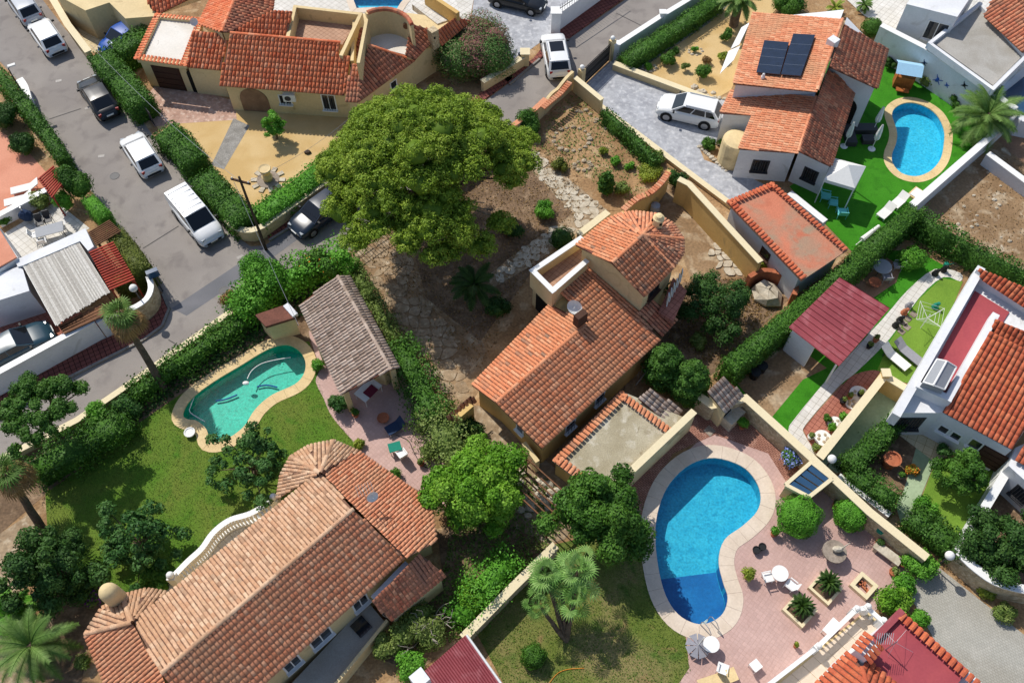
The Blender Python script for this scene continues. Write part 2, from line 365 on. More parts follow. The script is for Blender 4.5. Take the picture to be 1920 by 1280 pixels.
# ------------------------------------------------------------ pools
def pool(label, inner, mats, wat, cop_mat, cop_w, depth=1.35, deep=None, water_z=-.12, stone=.55, group=None):
    """inner: smoothed outline of the water (world xy). coping stones, basin, water."""
    c = sum((Vector((p[0], p[1], 0)) for p in inner), Vector()) / len(inner)
    t = T('swimming_pool', label, 'pool', c, group)
    b = MB(); b.prism([(p[0], p[1]) for p in inner], 0, 0); n = len(inner)
    ring = [Vector((p[0], p[1], 0)) for p in inner]
    if area2(ring) < 0: ring = ring[::-1]
    b = MB()
    for i in range(n):
        a, d = ring[i], ring[(i + 1) % n]; b.poly([(a.x, a.y, .02), (a.x, a.y, -depth), (d.x, d.y, -depth), (d.x, d.y, .02)])
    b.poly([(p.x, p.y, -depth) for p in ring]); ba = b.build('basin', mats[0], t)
    if deep:                                             # darker tiled part of the floor and a step
        sub = [p for p in ring if (p - deep[0]).dot(deep[1]) > 0]
        sub = offset(sub, .03)
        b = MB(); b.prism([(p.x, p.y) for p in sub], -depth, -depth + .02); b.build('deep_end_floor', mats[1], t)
        b = MB()
        for i in range(n):
            a, d = ring[i], ring[(i + 1) % n]
            if (a - deep[0]).dot(deep[1]) > 0 and (d - deep[0]).dot(deep[1]) > 0:
                ia = a + (c - a).normalized() * .012; id_ = d + (c - d).normalized() * .012
                b.poly([(ia.x, ia.y, -.08), (ia.x, ia.y, -depth), (id_.x, id_.y, -depth), (id_.x, id_.y, -.08)])
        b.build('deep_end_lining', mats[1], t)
    b = MB(); b.poly([(p.x, p.y, water_z) for p in offset(ring, .004)]); b.build('water', wat, t)
    out = offset(ring, -cop_w); inn = offset(ring, .05); acc = 0; st = 0; segs = []
    for i in range(n):
        acc += (ring[(i + 1) % n] - ring[i]).length
        if acc >= stone or i == n - 1: segs.append((st, i + 1)); st = i + 1; acc = 0
    for a, d in segs:
        idx = [q % n for q in range(a, d + 1)]
        P = [inn[q] for q in idx] + [out[q] for q in reversed(idx)]
        P = [p for p in P]; cc = sum(P, Vector()) / len(P)
        P = [cc + (p - cc) * .985 for p in P]
        b = MB(); b.prism([(p.x, p.y) for p in P], -.05, .035 + random.uniform(0, .004), random.random(), True); b.build('coping_stone', cop_mat, t)
    return t, ring, out
# ------------------------------------------------------------ roofs
def barrel(w, L, ext, t0=.5, taper=.92, seg=4, rise=.62):
    """one cover tile: local x across, y up the slope, z out; returns verts, faces"""
    v = []; f = []; r = w * .425
    for y, s, dz in ((0, 1, .035), (L * ext, taper, .0)):
        for i in range(seg + 1):
            q = math.pi * i / seg; v.append((-math.cos(q) * r * s, y, math.sin(q) * r * rise * s * .95 + dz))
    k = seg + 1
    for i in range(seg): f.append((i, i + 1, k + i + 1, k + i))
    f.append(tuple(reversed(range(k)))); return v, f
def frame_of(pl):
    n = pl[0]; up = Vector((0, 0, 1)) - n * n.z
    up = up.normalized() if up.length > 1e-4 else Vector((0, 1, 0)); return up.cross(n).normalized(), up, n
TILEMESH = {}
def tile_face(roof, pts, pl, mt, w=.25, L=.38, solo=None, seg=4, jitter=.02, shift=0, tone=(0, 1)):
    """lay barrel tiles on a planar roof polygon; solo = list collecting (size, matrix, tint) for tiles kept as parts"""
    u, up, n = frame_of(pl); o = pts[0]
    uv = [((p - o).dot(u), (p - o).dot(up)) for p in pts]
    u0, u1 = min(a for a, _ in uv), max(a for a, _ in uv)
    bv, bf = barrel(w, L, 1.12, seg=seg); B = np.array(bv); out = []
    k = max(1, round((u1 - u0) / w)); w2 = (u1 - u0) / k; m = len(uv)
    for ci in range(k):
        cu = u0 + (ci + .5) * w2; xs = []
        for i in range(m):
            (a, b), (c, d) = uv[i], uv[(i + 1) % m]
            if (a > cu) != (c > cu): xs.append(b + (d - b) * (cu - a) / (c - a))
        xs.sort()
        for v0, v1 in zip(xs[::2], xs[1::2]):
            v = v0 - .06
            while v < v1 - .08:
                LL = min(L, v1 - v); out.append((cu + random.uniform(-jitter, jitter) * .5, v, LL, tone[0] + random.random() * (tone[1] - tone[0]))); v += L
    for cu, v, LL, t in out:
        ro = random.uniform(-.02, .02); uu = (u + up * ro).normalized(); vv = (up - u * ro).normalized()
        c = o + u * cu + up * v + n * random.uniform(.0, .012)
        roof['acc'].append((c, uu, vv, n, LL / L, t, w, L, seg, mt))
def lay_tiles(roof_obj, acc, solo_n=0, reg=None):
    """joins all tiles into one part, but makes the solo_n nearest the camera separate objects sharing mesh data"""
    if not acc: return
    if solo_n:
        cp = Vector((0, 0, CAM_H)); acc.sort(key=lambda a: (a[0] - cp).length + (0 if inview(a[0]) else 1000))
    org = ORG[roof_obj.name]
    for a in acc[:solo_n]:
        c, u, v, n, s, t, w, L, seg, mt = a
        q = min(5, int(t * 6)); key = (round(w, 3), round(L, 3), seg, q, mt)
        if key not in TILEMESH:
            bv, bf = barrel(w, L, 1.12, seg=seg); me = bpy.data.meshes.new('roof_tile'); me.from_pydata(bv, [], bf)
            at = me.attributes.new('tint', 'FLOAT', 'FACE'); at.data.foreach_set('value', [(q + .5) / 6] * len(bf)); me.shade_smooth()
            me.materials.append(MT[mt]); TILEMESH[key] = me
        o = bpy.data.objects.new('roof_tile', TILEMESH[key]); COL.objects.link(o); o.parent = roof_obj
        M4 = Matrix.Identity(4)
        for r_ in range(3): M4[r_][0] = u[r_]; M4[r_][1] = v[r_] * s; M4[r_][2] = n[r_]; M4[r_][3] = c[r_] - org[r_]
        o.matrix_local = M4
    rest = acc[solo_n:]
    for mt in sorted({a[9] for a in rest}):
        V = []; Fc = []; Tn = []; k = 0
        for c, u, v, n, s, t, w, L, seg, m_ in rest:
            if m_ != mt: continue
            bv, bf = barrel(w, L, 1.12, seg=seg); B = np.array(bv); B[:, 1] *= s
            V.append(np.array(c - org) + B[:, :1] * np.array(u) + B[:, 1:2] * np.array(v) + B[:, 2:] * np.array(n))
            Fc += [tuple(q + k for q in f) for f in bf]; Tn += [t] * len(bf); k += len(bv)
        me = bpy.data.meshes.new('roof_tiles'); me.from_pydata(np.concatenate(V).tolist(), [], Fc)
        at = me.attributes.new('tint', 'FLOAT', 'FACE'); at.data.foreach_set('value', Tn); me.shade_smooth()
        link('roof_tiles', me, mt, roof_obj, org, kind='stuff')
def proj(p):
    c, s = math.cos(PITCH), math.sin(PITCH); q = Vector(p) - Vector((0, 0, CAM_H))
    f = q.y * c - q.z * s; up = q.y * s + q.z * c; return 960 + FPX * q.x / f, 640 - FPX * up / f
def inview(p):
    x, y = proj(p); return 0 < x < 1920 and 0 < y < 1280
def roof(house, faces, name='roof', bed='tile_bed', thick=.09, solo=0, ridges=(), ridge_mat=None, caps=.12, attic=None, **kw):
    """faces: list of (points world, plane, tile material or None)"""
    b = MB()
    for pts, pl, mt in faces:
        n = pl[0]; P = list(pts)
        if area2(P) < 0: P = P[::-1]
        k = len(P); lo = [p - Vector((0, 0, thick)) for p in P]
        b.poly(P)
        for i in range(k): b.poly([lo[i], lo[(i + 1) % k], P[(i + 1) % k], P[i]])
        b.poly(lo[::-1])
    ro = b.build(name, bed, house); d = {'acc': []}
    if attic:
        for pts, pl, mt in faces:
            q = inset(pts, .1); zb = min(p.z for p in pts) - .14; b = MB(); b.prism([(p.x, p.y) for p in q], zb, [max(zb + .01, zpl(p, pl) - .1) for p in q]); b.build('attic_wall', attic, house)
    for pts, pl, mt in faces:
        if mt: tile_face(d, pts, pl, mt, **kw)
    lay_tiles(ro, d['acc'], solo)
    rm = ridge_mat or next((f[2] for f in faces if f[2]), 'tile_orange')
    if ridges:
        for a, c in ridges:
            b = MB(); ln = (c - a).length; k = max(1, round(ln / .42)); dr = (c - a) / k
            for i in range(k):
                p0 = a + dr * i; p1 = a + dr * (i + 1.08); side = dr.cross(Vector((0, 0, 1))).normalized(); upv = side.cross(dr).normalized()
                t = random.random()
                for s0 in range(5):
                    q0, q1 = math.pi * s0 / 5, math.pi * (s0 + 1) / 5
                    f = lambda q, r: side * (math.cos(q) * r) + upv * (math.sin(q) * r * .9)
                    b.poly([p0 + f(q0, caps), p0 + f(q1, caps), p1 + f(q1, caps * .88), p1 + f(q0, caps * .88)], t)
            b.build('ridge_cap', rm, ro)
    return ro
def edge_tiles(house, pairs, mt, w=.25, L=.45, name='parapet_tile', drop=.25):
    """short tiles lying across the top of a parapet: pairs of (a, b, inward vector)"""
    for a, b_, inw in pairs:
        ln = (b_ - a).length; k = max(1, round(ln / w)); d = (b_ - a) / k; u = d.normalized(); v = (inw + Vector((0, 0, drop))).normalized(); n = u.cross(v)
        if n.z < 0: n = -n
        bv, bf = barrel(ln / k, L, 1, taper=.92); b = MB()
        for i in range(k):
            c = a + d * (i + .5); kk = len(b.v); t = random.random()
            b.v += [tuple(c + u * x + v * y + n * z) for x, y, z in bv]; b.f += [tuple(q + kk for q in f) for f in bf]; b.t += [t] * len(bf)
        b.build(name, mt, house, kind='stuff')
def walls(house, xy, ztop, mt, z0=0.0, name='wall', cap=True, **kw):
    b = MB(); b.prism([(p[0], p[1]) for p in xy], z0, ztop); return b.build(name, mt, house, **kw)
def facade(a, b):
    """unit along, outward normal (towards the camera side unless flipped)"""
    d = Vector((b.x - a.x, b.y - a.y, 0)); L = d.length; d.normalize(); n = Vector((d.y, -d.x, 0))
    return d, n, L
def win(house, a, b, s, wd, z0, z1, kind='window', flip=False, glass='glass_window', frame='white_paint', sill=True, bars=0, arch=False, depth=.03, label=None):
    """opening on the wall a->b at distance s (metres from a to its centre)"""
    d, n, L = facade(a, b); n = -n if flip else n; c = Vector((a.x, a.y, 0)) + d * s
    def panel(w2, za, zb, off, th, mt, nm, par, ar=False):
        bb = MB(); p = [(-w2, za), (w2, za)]
        if ar:
            zb2 = zb - w2; p += [(w2 * math.cos(q * math.pi / 10), zb2 + w2 * math.sin(q * math.pi / 10)) for q in range(11)]
        else: p += [(w2, zb), (-w2, zb)]
        f = [c + d * x + n * (off + th) + Vector((0, 0, z)) for x, z in p]; g = [q - n * th for q in f]
        m = len(p); bb.poly(f if not flip else f[::-1])
        for i in range(m): bb.poly([g[i], g[(i + 1) % m], f[(i + 1) % m], f[i]])
        return bb.build(nm, mt, par, **({'label': label} if label and par is house else {}))
    if kind == 'window':
        fo = panel(wd / 2 + .06, z0 - .06, z1 + .06, .004, depth, frame, 'window', house)
        k = 2 if wd > .7 else 1
        for i in range(k):
            bb = MB(); x0 = -wd / 2 + i * wd / k + .03; x1 = x0 + wd / k - .06
            bb.poly([c + d * x + n * (depth + .008) + Vector((0, 0, z)) for x, z in ((x0, z0), (x1, z0), (x1, z1), (x0, z1))]); bb.build('pane', glass, fo)
        if sill: bb = MB(); bb.bar(c - d * (wd / 2 + .1) + n * .1, c + d * (wd / 2 + .1) + n * .1, .2, z0 - .13, z0 - .065); bb.build('sill', frame, fo)
        for i in range(bars):
            x = -wd / 2 + wd * (i + .5) / bars; q = c + d * x + n * .14
            bb = MB(); bb.tube(q + Vector((0, 0, z0 - .03)), q + Vector((0, 0, z1 + .03)), .015, n=5); bb.build('bar', frame if frame != 'white_paint' else 'iron', fo)
        return fo
    mtl = {'door': 'door_brown', 'opening': 'painted_shade', 'garage': 'door_brown', 'porch': 'porch_inside'}.get(kind, 'door_brown')
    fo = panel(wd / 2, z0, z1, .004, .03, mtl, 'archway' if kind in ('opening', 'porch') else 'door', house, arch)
    if kind == 'garage':
        for i in range(4):
            z = z0 + (z1 - z0) * (i + .5) / 4; bb = MB(); bb.bar(c - d * (wd / 2 - .08) + n * .05, c + d * (wd / 2 - .08) + n * .05, .03, z - (z1 - z0) * .1, z + (z1 - z0) * .1); bb.build('panel', 'wood_dark', fo)
    elif kind == 'door':
        bb = MB(); bb.ball(c + d * (wd * .35) + n * .07 + Vector((0, 0, z0 + 1)), .05, 6); bb.build('handle', 'steel', fo)
    return fo
def wall_run(label, pts, h, w=.25, mt='wall_white', cap=None, capw=.08, caph=.07, z0=0, name='boundary_wall', cat='wall', group=None, hs=None, posts=None, post_w=.4):
    """free-standing wall along world points; cap = coping material"""
    hs = hs or [h] * len(pts); P = [Vector((p[0], p[1], 0)) for p in pts]
    t = T(name, label, cat, P[0] + Vector((0, 0, z0)), group); b = MB(); cb = MB(); n = len(P)
    def side(i, d):
        e1 = (P[i] - P[i - 1]).normalized() if i > 0 else None; e2 = (P[i + 1] - P[i]).normalized() if i < n - 1 else None
        e1 = e1 or e2; e2 = e2 or e1; m = Vector((-e1.y, e1.x, 0)) + Vector((-e2.y, e2.x, 0)); m.normalize(); return P[i] + m * (d / max(.5, m.dot(Vector((-e1.y, e1.x, 0)))))
    for i in range(n - 1):
        b.prism([side(i, -w / 2), side(i + 1, -w / 2), side(i + 1, w / 2), side(i, w / 2)], z0, [hs[i], hs[i + 1], hs[i + 1], hs[i]])
        if cap:
            q = w / 2 + capw
            cb.prism([side(i, -q), side(i + 1, -q), side(i + 1, q), side(i, q)], [hs[i] + .003, hs[i + 1] + .003, hs[i + 1] + .003, hs[i] + .003], [hs[i] + caph, hs[i + 1] + caph, hs[i + 1] + caph, hs[i] + caph], .5, True)
    b.build('wall', mt, t)
    if cap: cb.build('wall_coping', cap, t)
    for p in posts or []:
        pb = MB(); pb.box((p[0], p[1], z0 + (h + .3) / 2), (post_w, post_w, h + .3)); po = pb.build('pillar', mt, t)
        pb = MB(); pb.box((p[0], p[1], z0 + h + .335), (post_w + .12, post_w + .12, .07)); pb.build('pillar_cap', cap or mt, po)
    return t

# ------------------------------------------------------------ foliage
def leaf_obj(name, mt, parent, P, N, S, Tn, aspect=.55, core=None, **kw):
    P = np.asarray(P); n = len(P); N = N / (np.linalg.norm(N, axis=1, keepdims=True) + 1e-9)
    A = rng.normal(size=(n, 3)); U = np.cross(N, A); U /= np.linalg.norm(U, axis=1, keepdims=True) + 1e-9; V = np.cross(N, U)
    S = np.asarray(S).reshape(-1, 1) * np.ones((n, 1)); U = U * S * .5; V = V * S * .5 * aspect; bend = N * S * .12
    q = np.stack([P - U - bend, P + V, P + U - bend, P - V], 1).reshape(-1, 3)
    g = ORG[parent.name] if parent is not None else None
    if g is None: g = Vector((float(P[:, 0].mean()), float(P[:, 1].mean()), 0))
    nv = 4 * n; fv = np.arange(nv, dtype=np.int32); ls = np.arange(n, dtype=np.int32) * 4; tn = np.asarray(Tn, dtype=np.float32)
    if core is not None and len(core.v):
        cv = np.array(core.v); q = np.concatenate([q, cv]); cf = np.array([list(f) for f in core.f], dtype=np.int32)
        fv = np.concatenate([fv, cf.reshape(-1) + nv]); ls = np.arange(n + len(cf), dtype=np.int32) * 4; tn = np.concatenate([tn, np.array(core.t, dtype=np.float32)])
    q = q - np.array(g); me = bpy.data.meshes.new(name)
    me.vertices.add(len(q)); me.vertices.foreach_set('co', q.astype(np.float32).reshape(-1))
    me.loops.add(len(fv)); me.loops.foreach_set('vertex_index', fv.astype(np.int32)); me.polygons.add(len(ls)); me.polygons.foreach_set('loop_start', ls)
    me.update(calc_edges=True)
    at = me.attributes.new('tint', 'FLOAT', 'FACE'); at.data.foreach_set('value', tn); me.validate()
    return link(name, me, mt, parent, g, **kw)
def sphere_pts(n):
    d = rng.normal(size=(n, 3)); return d / np.linalg.norm(d, axis=1, keepdims=True)
def blob(c, r, n, tint=None, low=-.5, shell=.35):
    """leaves round one ellipsoid clump"""
    d = sphere_pts(n); d[:, 2] = np.where(d[:, 2] < low, -d[:, 2], d[:, 2])
    k = 1 - shell * rng.random((n, 1)) ** 2; ph = rng.random(3) * 6
    bump = 1 + .13 * np.sin(d[:, :1] * 5 + ph[0]) * np.sin(d[:, 1:2] * 5 + ph[1]) + .08 * np.sin(d[:, 2:] * 9 + ph[2])
    P = np.array(c) + d * np.array(r) * k * bump
    N = d / np.array(r) + rng.normal(size=(n, 3)) * .4 / np.mean(r); t = (rng.random() if tint is None else tint)
    return P, N, np.clip(t * .55 + rng.random(n) * .45, 0, 1)
def foliage(name, mt, parent, clumps, size=.16, dens=110, aspect=.55, core=.72, low=-.5, **kw):
    Ps, Ns, Ts = [], [], []; cb = MB()
    for c, r in clumps:
        r = tuple(r) if not isinstance(r, (int, float)) else (r, r, r)
        ar = 4 * math.pi * ((r[0] * r[1]) ** 1.6 / 3 + (r[0] * r[2]) ** 1.6 / 3 + (r[1] * r[2]) ** 1.6 / 3) ** (1 / 1.6)
        p, n, t = blob(c, r, max(12, int(ar * dens))); Ps.append(p); Ns.append(n); Ts.append(t)
        if core: cb.ball(c, core, 7, float(t.mean()), r, .25)
    P = np.concatenate(Ps); S = size * (0.7 + .6 * rng.random(len(P)))
    return leaf_obj(name, mt, parent, P, np.concatenate(Ns), S, np.concatenate(Ts), aspect, cb if core else None, **kw)
def limb(b, a, c, r0, r1, k=4, wob=.12):
    a = Vector(a); c = Vector(c); prev = a; pr = r0
    for i in range(1, k + 1):
        t = i / k; p = a.lerp(c, t) + Vector((random.uniform(-wob, wob), random.uniform(-wob, wob), 0)) * (0 if i == k else 1); r = r0 + (r1 - r0) * t
        b.tube(prev, p, pr, r, 7, cap=(i == k)); prev = p; pr = r
def tree(label, base, h, rad, mt='leaf_hedge', clumps=16, csize=.45, trunk=.12, size=.17, dens=95, flat=.75, lean=(0, 0), name='tree', cat='tree', bark='bark', group=None, spread=1.0, core=.7, stems=1, zc=None, aspect=.55):
    base = Vector(base); t = T(name, label, cat, base, group); rz = rad * flat; cz = zc if zc else h - rz
    top = base + Vector((lean[0], lean[1], cz)); cl = []
    clumps = int(clumps * 1.9); csize *= .74
    for i in range(clumps):
        q = 2 * math.pi * (i * .618034) + random.uniform(-.3, .3); zz = 1 - 1.5 * (i + .5) / clumps; rr = math.sqrt(max(0, 1 - zz * zz)) if zz > -1 else 0
        k = random.uniform(.45, 1.02) * spread * (1 + .16 * math.sin(q * 3 + base.x) + .1 * math.sin(q * 5 + base.y))
        if random.random() < .12: continue
        c = top + Vector((math.cos(q) * rr * rad * k, math.sin(q) * rr * rad * k, zz * rz * k)); s = rad * csize * random.uniform(.6, 1.25)
        cl.append((tuple(c), (s, s, s * .8)))
    b = MB()
    for s in range(stems):
        o = Vector((random.uniform(-.15, .15), random.uniform(-.15, .15), 0)) * (stems > 1)
        limb(b, base + o, top - Vector((0, 0, rz * .35)), trunk, trunk * .6)
    for c, r in random.sample(cl, min(len(cl), 14)): limb(b, base.lerp(top, random.uniform(.45, .8)), Vector(c) + (Vector(c) - top) * .12, trunk * .5, trunk * .12, 3, .08)
    b.build('trunk', bark, t, smooth=True); foliage('crown', mt, t, cl, size, dens, aspect, core); return t
def shrub(label, base, r, h, mt='leaf_hedge', name='shrub', cat='shrub', size=.13, dens=130, n=7, group=None, flowers=None, tight=False, aspect=.55, core=.75):
    base = Vector(base); t = T(name, label, cat, base, group); cl = []
    if tight:
        b = MB(); limb(b, base, base + Vector((0, 0, h * .5)), .05, .03, 2, .01); b.build('stem', 'bark', t)
        p, nn, tt = blob((base.x, base.y, base.z + h * .5), (r, r, h * .52), int(r * h * 9 * 420), .5, -.9, .1); cb = MB(); cb.ball((base.x, base.y, base.z + h * .5), .84, 12, .3, (r, r, h * .52), .06)
        leaf_obj('leaves', mt, t, p, nn, .085 * (.7 + .6 * rng.random(len(p))), np.clip(tt * .5 + .25 + (p[:, 2] * 0), 0, 1), .6, cb); return t
    else:
        for i in range(n):
            q = i * 2.4 + random.random(); k = random.uniform(.2, .62) if i else 0; s = r * random.uniform(.42, .62)
            cl.append(((base.x + math.cos(q) * r * k, base.y + math.sin(q) * r * k, base.z + h * random.uniform(.35, .68)), (s, s, min(s, h * .45))))
    b = MB()
    for i in range(3): limb(b, base, base + Vector((random.uniform(-.3, .3) * r, random.uniform(-.3, .3) * r, h * .5)), .035, .015, 2, .03)
    b.build('stem', 'bark', t); foliage('leaves', mt, t, cl, size, dens, aspect, core)
    if flowers:
        P = np.concatenate([blob(c, (q[0] * 1.05, q[1] * 1.05, q[2] * 1.05), flowers[1])[0] for c, q in cl]); leaf_obj('flowers', flowers[0], t, P, rng.normal(size=P.shape) + np.array([0, 0, 1]), .13, rng.random(len(P)), .9)
    return t
def hedge(label, pts, w, h, mt='leaf_hedge', size=.14, dens=120, rough=.12, cat='hedge', name='hedge', group=None, round_=.25, z0=0, hs=None):
    """pts: world centre line"""
    P0 = [Vector((p[0], p[1], 0)) for p in pts]; t = T(name, label, cat, P0[0] + Vector((0, 0, z0)), group); Ps, Ns, Ts = [], [], []; cb = MB()
    for i, (a, b) in enumerate(zip(P0, P0[1:])):
        d = (b - a); L = d.length; d.normalize(); s = Vector((-d.y, d.x, 0)); per = w + 2 * h; n = int(L * per * dens)
        x = rng.random(n) * (L + .2) - .1; q = rng.random(n) * per; ta = np.array(s)
        y = np.where(q < h, -w / 2, np.where(q > h + w, w / 2, q - h - w / 2)); z = np.where(q < h, q, np.where(q > h + w, per - q, h))
        nx = np.where(q < h, -1., np.where(q > h + w, 1., 0.)); nz = np.where((q >= h) & (q <= h + w), 1., 0.)
        edge = np.clip((np.abs(y) - (w / 2 - round_)) / max(round_, .01), 0, 1) * np.clip((z - (h - round_)) / max(round_, .01), 0, 1); y = y * (1 - .25 * edge * round_ / (w / 2)); z = z - edge * .25 * round_
        wx = (a.x + d.x * x); wy = (a.y + d.y * x)
        lump = np.sin(wx * 2.1 + wy * 1.3) * .5 + np.sin(wx * 4.7 - wy * 3.9 + 1) * .35 + np.sin(z * 4 + wx * 3) * .3
        off = rough * (lump + rng.normal(size=n) * .55) - .05 + (rng.random(n) < .07) * rng.random(n) * .28
        P = np.stack([wx + s.x * (y + nx * off), wy + s.y * (y + nx * off), z0 + z + nz * off], 1)
        N = np.stack([s.x * nx, s.y * nx, nz], 1) + rng.normal(size=(n, 3)) * .5 + np.array([0, 0, .15])
        Ps.append(P); Ns.append(N); Ts.append(np.clip(.45 + lump * .22 + rng.normal(size=n) * .2, 0, 1))
        n2 = s * max(.1, w / 2 - .1 - rough * .9); e = d * .05
        cb.v += [tuple(p) for p in ()]
        k = len(cb.v); zt = z0 + h - .1 - rough * .9
        for p in (a - n2 + e, b - n2 - e, b + n2 - e, a + n2 + e): cb.v.append((p.x, p.y, z0))
        for p in (a - n2 + e, b - n2 - e, b + n2 - e, a + n2 + e): cb.v.append((p.x, p.y, zt))
        cb.f += [(k, k + 1, k + 5, k + 4), (k + 1, k + 2, k + 6, k + 5), (k + 2, k + 3, k + 7, k + 6), (k + 3, k, k + 4, k + 7), (k + 4, k + 5, k + 6, k + 7)]; cb.t += [.4] * 5
    for a, b in ((P0[0], P0[1]), (P0[-1], P0[-2])):
        d = (a - b).normalized(); s = Vector((-d.y, d.x, 0)); n = int(w * h * dens * 1.2); u = (rng.random(n) - .5) * w; z = rng.random(n) * h; o = rng.normal(size=n) * rough * .7 + .02
        Ps.append(np.stack([a.x + s.x * u + d.x * o, a.y + s.y * u + d.y * o, z0 + z], 1)); Ns.append(np.array([d.x, d.y, .2]) + rng.normal(size=(n, 3)) * .5); Ts.append(rng.random(n))
    P = np.concatenate(Ps); leaf_obj('leaves', mt, t, P, np.concatenate(Ns), size * (.7 + .6 * rng.random(len(P))), np.concatenate(Ts), .6, cb); return t
def feather_palm(label, base, h, fr, L, mt='leaf_palm', lean=(0, 0), name='palm_tree', cat='palm', trunk=.18, group=None, droop=.9, leaflets=16, lw=.05, tm='bark', up=1.0):
    base = Vector(base); t = T(name, label, cat, base, group); top = base + Vector((lean[0], lean[1], h)); b = MB(); limb(b, base, top, trunk * 1.25, trunk, 6, .02 * (h > 1)); b.ball(top, trunk * 1.25, 8); b.build('trunk', tm, t, smooth=True)
    for i in range(fr):
        q = 2 * math.pi * i * .381966 + random.uniform(-.15, .15); el = up * (1.25 - 1.5 * i / fr) + random.uniform(-.1, .1); dv = Vector((math.cos(q), math.sin(q), 0)); p = Vector(top); b = MB(); seg = 8; sl_ = L * random.uniform(.85, 1.1) / seg; tn = random.random()
        sd = Vector((-dv.y, dv.x, 0))
        for k in range(seg):
            e = el - droop * (k / seg) * 1.3; st = dv * math.cos(e) + Vector((0, 0, math.sin(e))); p2 = p + st * sl_; nrm = sd.cross(st)
            b.tube(p, p2, .03 * (1 - k / seg) + .008, .03 * (1 - (k + 1) / seg) + .006, 4, tn, False)
            m = max(1, leaflets // seg)
            for j in range(m):
                c = p.lerp(p2, (j + .5) / m); lf = L * (.24 if lw > .03 else .19) * math.sin(math.pi * min(.97, (k + .6) / (seg + .4))) + .05
                for s in (-1, 1):
                    tip = c + sd * s * lf * .8 + st * lf * .6 - nrm * lf * (.15) * (-1 if nrm.z < 0 else 1); w2 = st * lw
                    b.poly([c - w2, c + w2, tip], min(1, max(0, tn * .6 + random.random() * .4)))
            p = p2
        b.build('frond', mt, t)
    return t
def fan_palm(label, base, h, n, L, mt='leaf_fan', lean=(0, 0), trunk=.16, skirt=0, name='palm_tree', cat='palm', heads=None, group=None, fanr=.75, low=-.5):
    base = Vector(base); t = T(name, label, cat, base, group); b = MB(); hd = heads or [(Vector((lean[0], lean[1], h)), 1)]
    for off, k in hd: limb(b, base, base + off, trunk * 1.2, trunk * .8 * k, 6, .03)
    b.build('trunk', 'bark', t, smooth=True)
    def fan(top, q, el, Lp, r, mtl, nm, dr=.15):
        dv = Vector((math.cos(q) * math.cos(el), math.sin(q) * math.cos(el), math.sin(el))); c = top + dv * Lp; b = MB(); tn = random.random(); b.tube(top, c, .022, .012, 4, tn, False)
        sd = Vector((-math.sin(q), math.cos(q), 0)); nr = sd.cross(dv); nr = nr if nr.z > 0 else -nr; m = 15; ax = (dv - Vector((0, 0, .35))).normalized()
        for j in range(m):
            a = (j - (m - 1) / 2) / (m - 1) * 4.1; d1 = ax * math.cos(a) + sd * math.sin(a); d2 = sd * math.cos(a) - ax * math.sin(a)
            mid = c + d1 * r * .6 + nr * .03; tip = c + d1 * r * random.uniform(.9, 1.05) - Vector((0, 0, dr * r + .05)); w2 = d2 * r * .06
            tt = min(1, max(0, tn * .6 + random.random() * .4)); b.poly([c, mid - w2, mid + w2], tt); b.poly([mid - w2, tip, mid + w2], tt)
        b.build(nm, mtl, t)
    for off, k in hd:
        top = base + off
        for i in range(int(n * k)): fan(top, i * 2.399 + random.uniform(-.2, .2), 1.45 - (1.45 - low) * i / (n * k) + random.uniform(-.1, .1), L * k * random.uniform(.3, 1.1), fanr * k * random.uniform(.85, 1.1), mt, 'frond')
        for i in range(skirt): fan(top - Vector((0, 0, .25 + .5 * random.random())), i * 2.399, -.05 - 1.0 * random.random(), L * 1.05, fanr * .85, 'leaf_dry', 'dead_frond', .5)
    return t
def rosette(parent, c, n, L, mt='leaf_cycad', w=.05, nm='leaves', el0=1.2, el1=.1):
    b = MB()
    for i in range(n):
        q = i * 2.399; e = el0 + (el1 - el0) * i / n; d = Vector((math.cos(q) * math.cos(e), math.sin(q) * math.cos(e), math.sin(e))); s = Vector((-math.sin(q), math.cos(q), 0)) * w; c = Vector(c)
        m = c + d * L * .55; tip = c + d * L - Vector((0, 0, L * .28)); tn = random.random(); b.poly([c - s * .5, c + s * .5, m + s, m - s], tn); b.poly([m - s, m + s, tip], tn)
    return b.build(nm, mt, parent)
# ------------------------------------------------------------ vehicles
KINDS = {
 'hatch': dict(L=4.1, W=1.76, H=1.47, belt=.93, prof=[(-.5, .45), (-.495, .72), (-.47, .90), (-.42, .94), (-.1, .95), (.17, .95), (.28, .90), (.38, .81), (.44, .72), (.48, .6), (.5, .42)], gh=(-.478, -.34, .09, .27), panes=2),
 'sedan': dict(L=4.55, W=1.78, H=1.42, belt=.92, prof=[(-.5, .45), (-.49, .80), (-.46, .93), (-.38, .97), (-.3, .96), (.17, .94), (.28, .89), (.38, .81), (.44, .72), (.48, .59), (.5, .42)], gh=(-.43, -.25, .06, .25), panes=2),
 'suv': dict(L=4.45, W=1.85, H=1.62, belt=1.04, prof=[(-.5, .5), (-.495, .82), (-.475, 1.0), (-.42, 1.05), (-.1, 1.06), (.17, 1.06), (.28, 1.03), (.38, .97), (.45, .88), (.488, .72), (.5, .5)], gh=(-.487, -.39, .09, .27), panes=3),
 'van': dict(L=4.45, W=1.83, H=1.83, belt=1.1, prof=[(-.5, .5), (-.499, .9), (-.49, 1.08), (-.45, 1.12), (-.1, 1.12), (.22, 1.12), (.32, 1.08), (.40, .99), (.46, .87), (.49, .7), (.5, .5)], gh=(-.495, -.47, .12, .31), panes=1)}
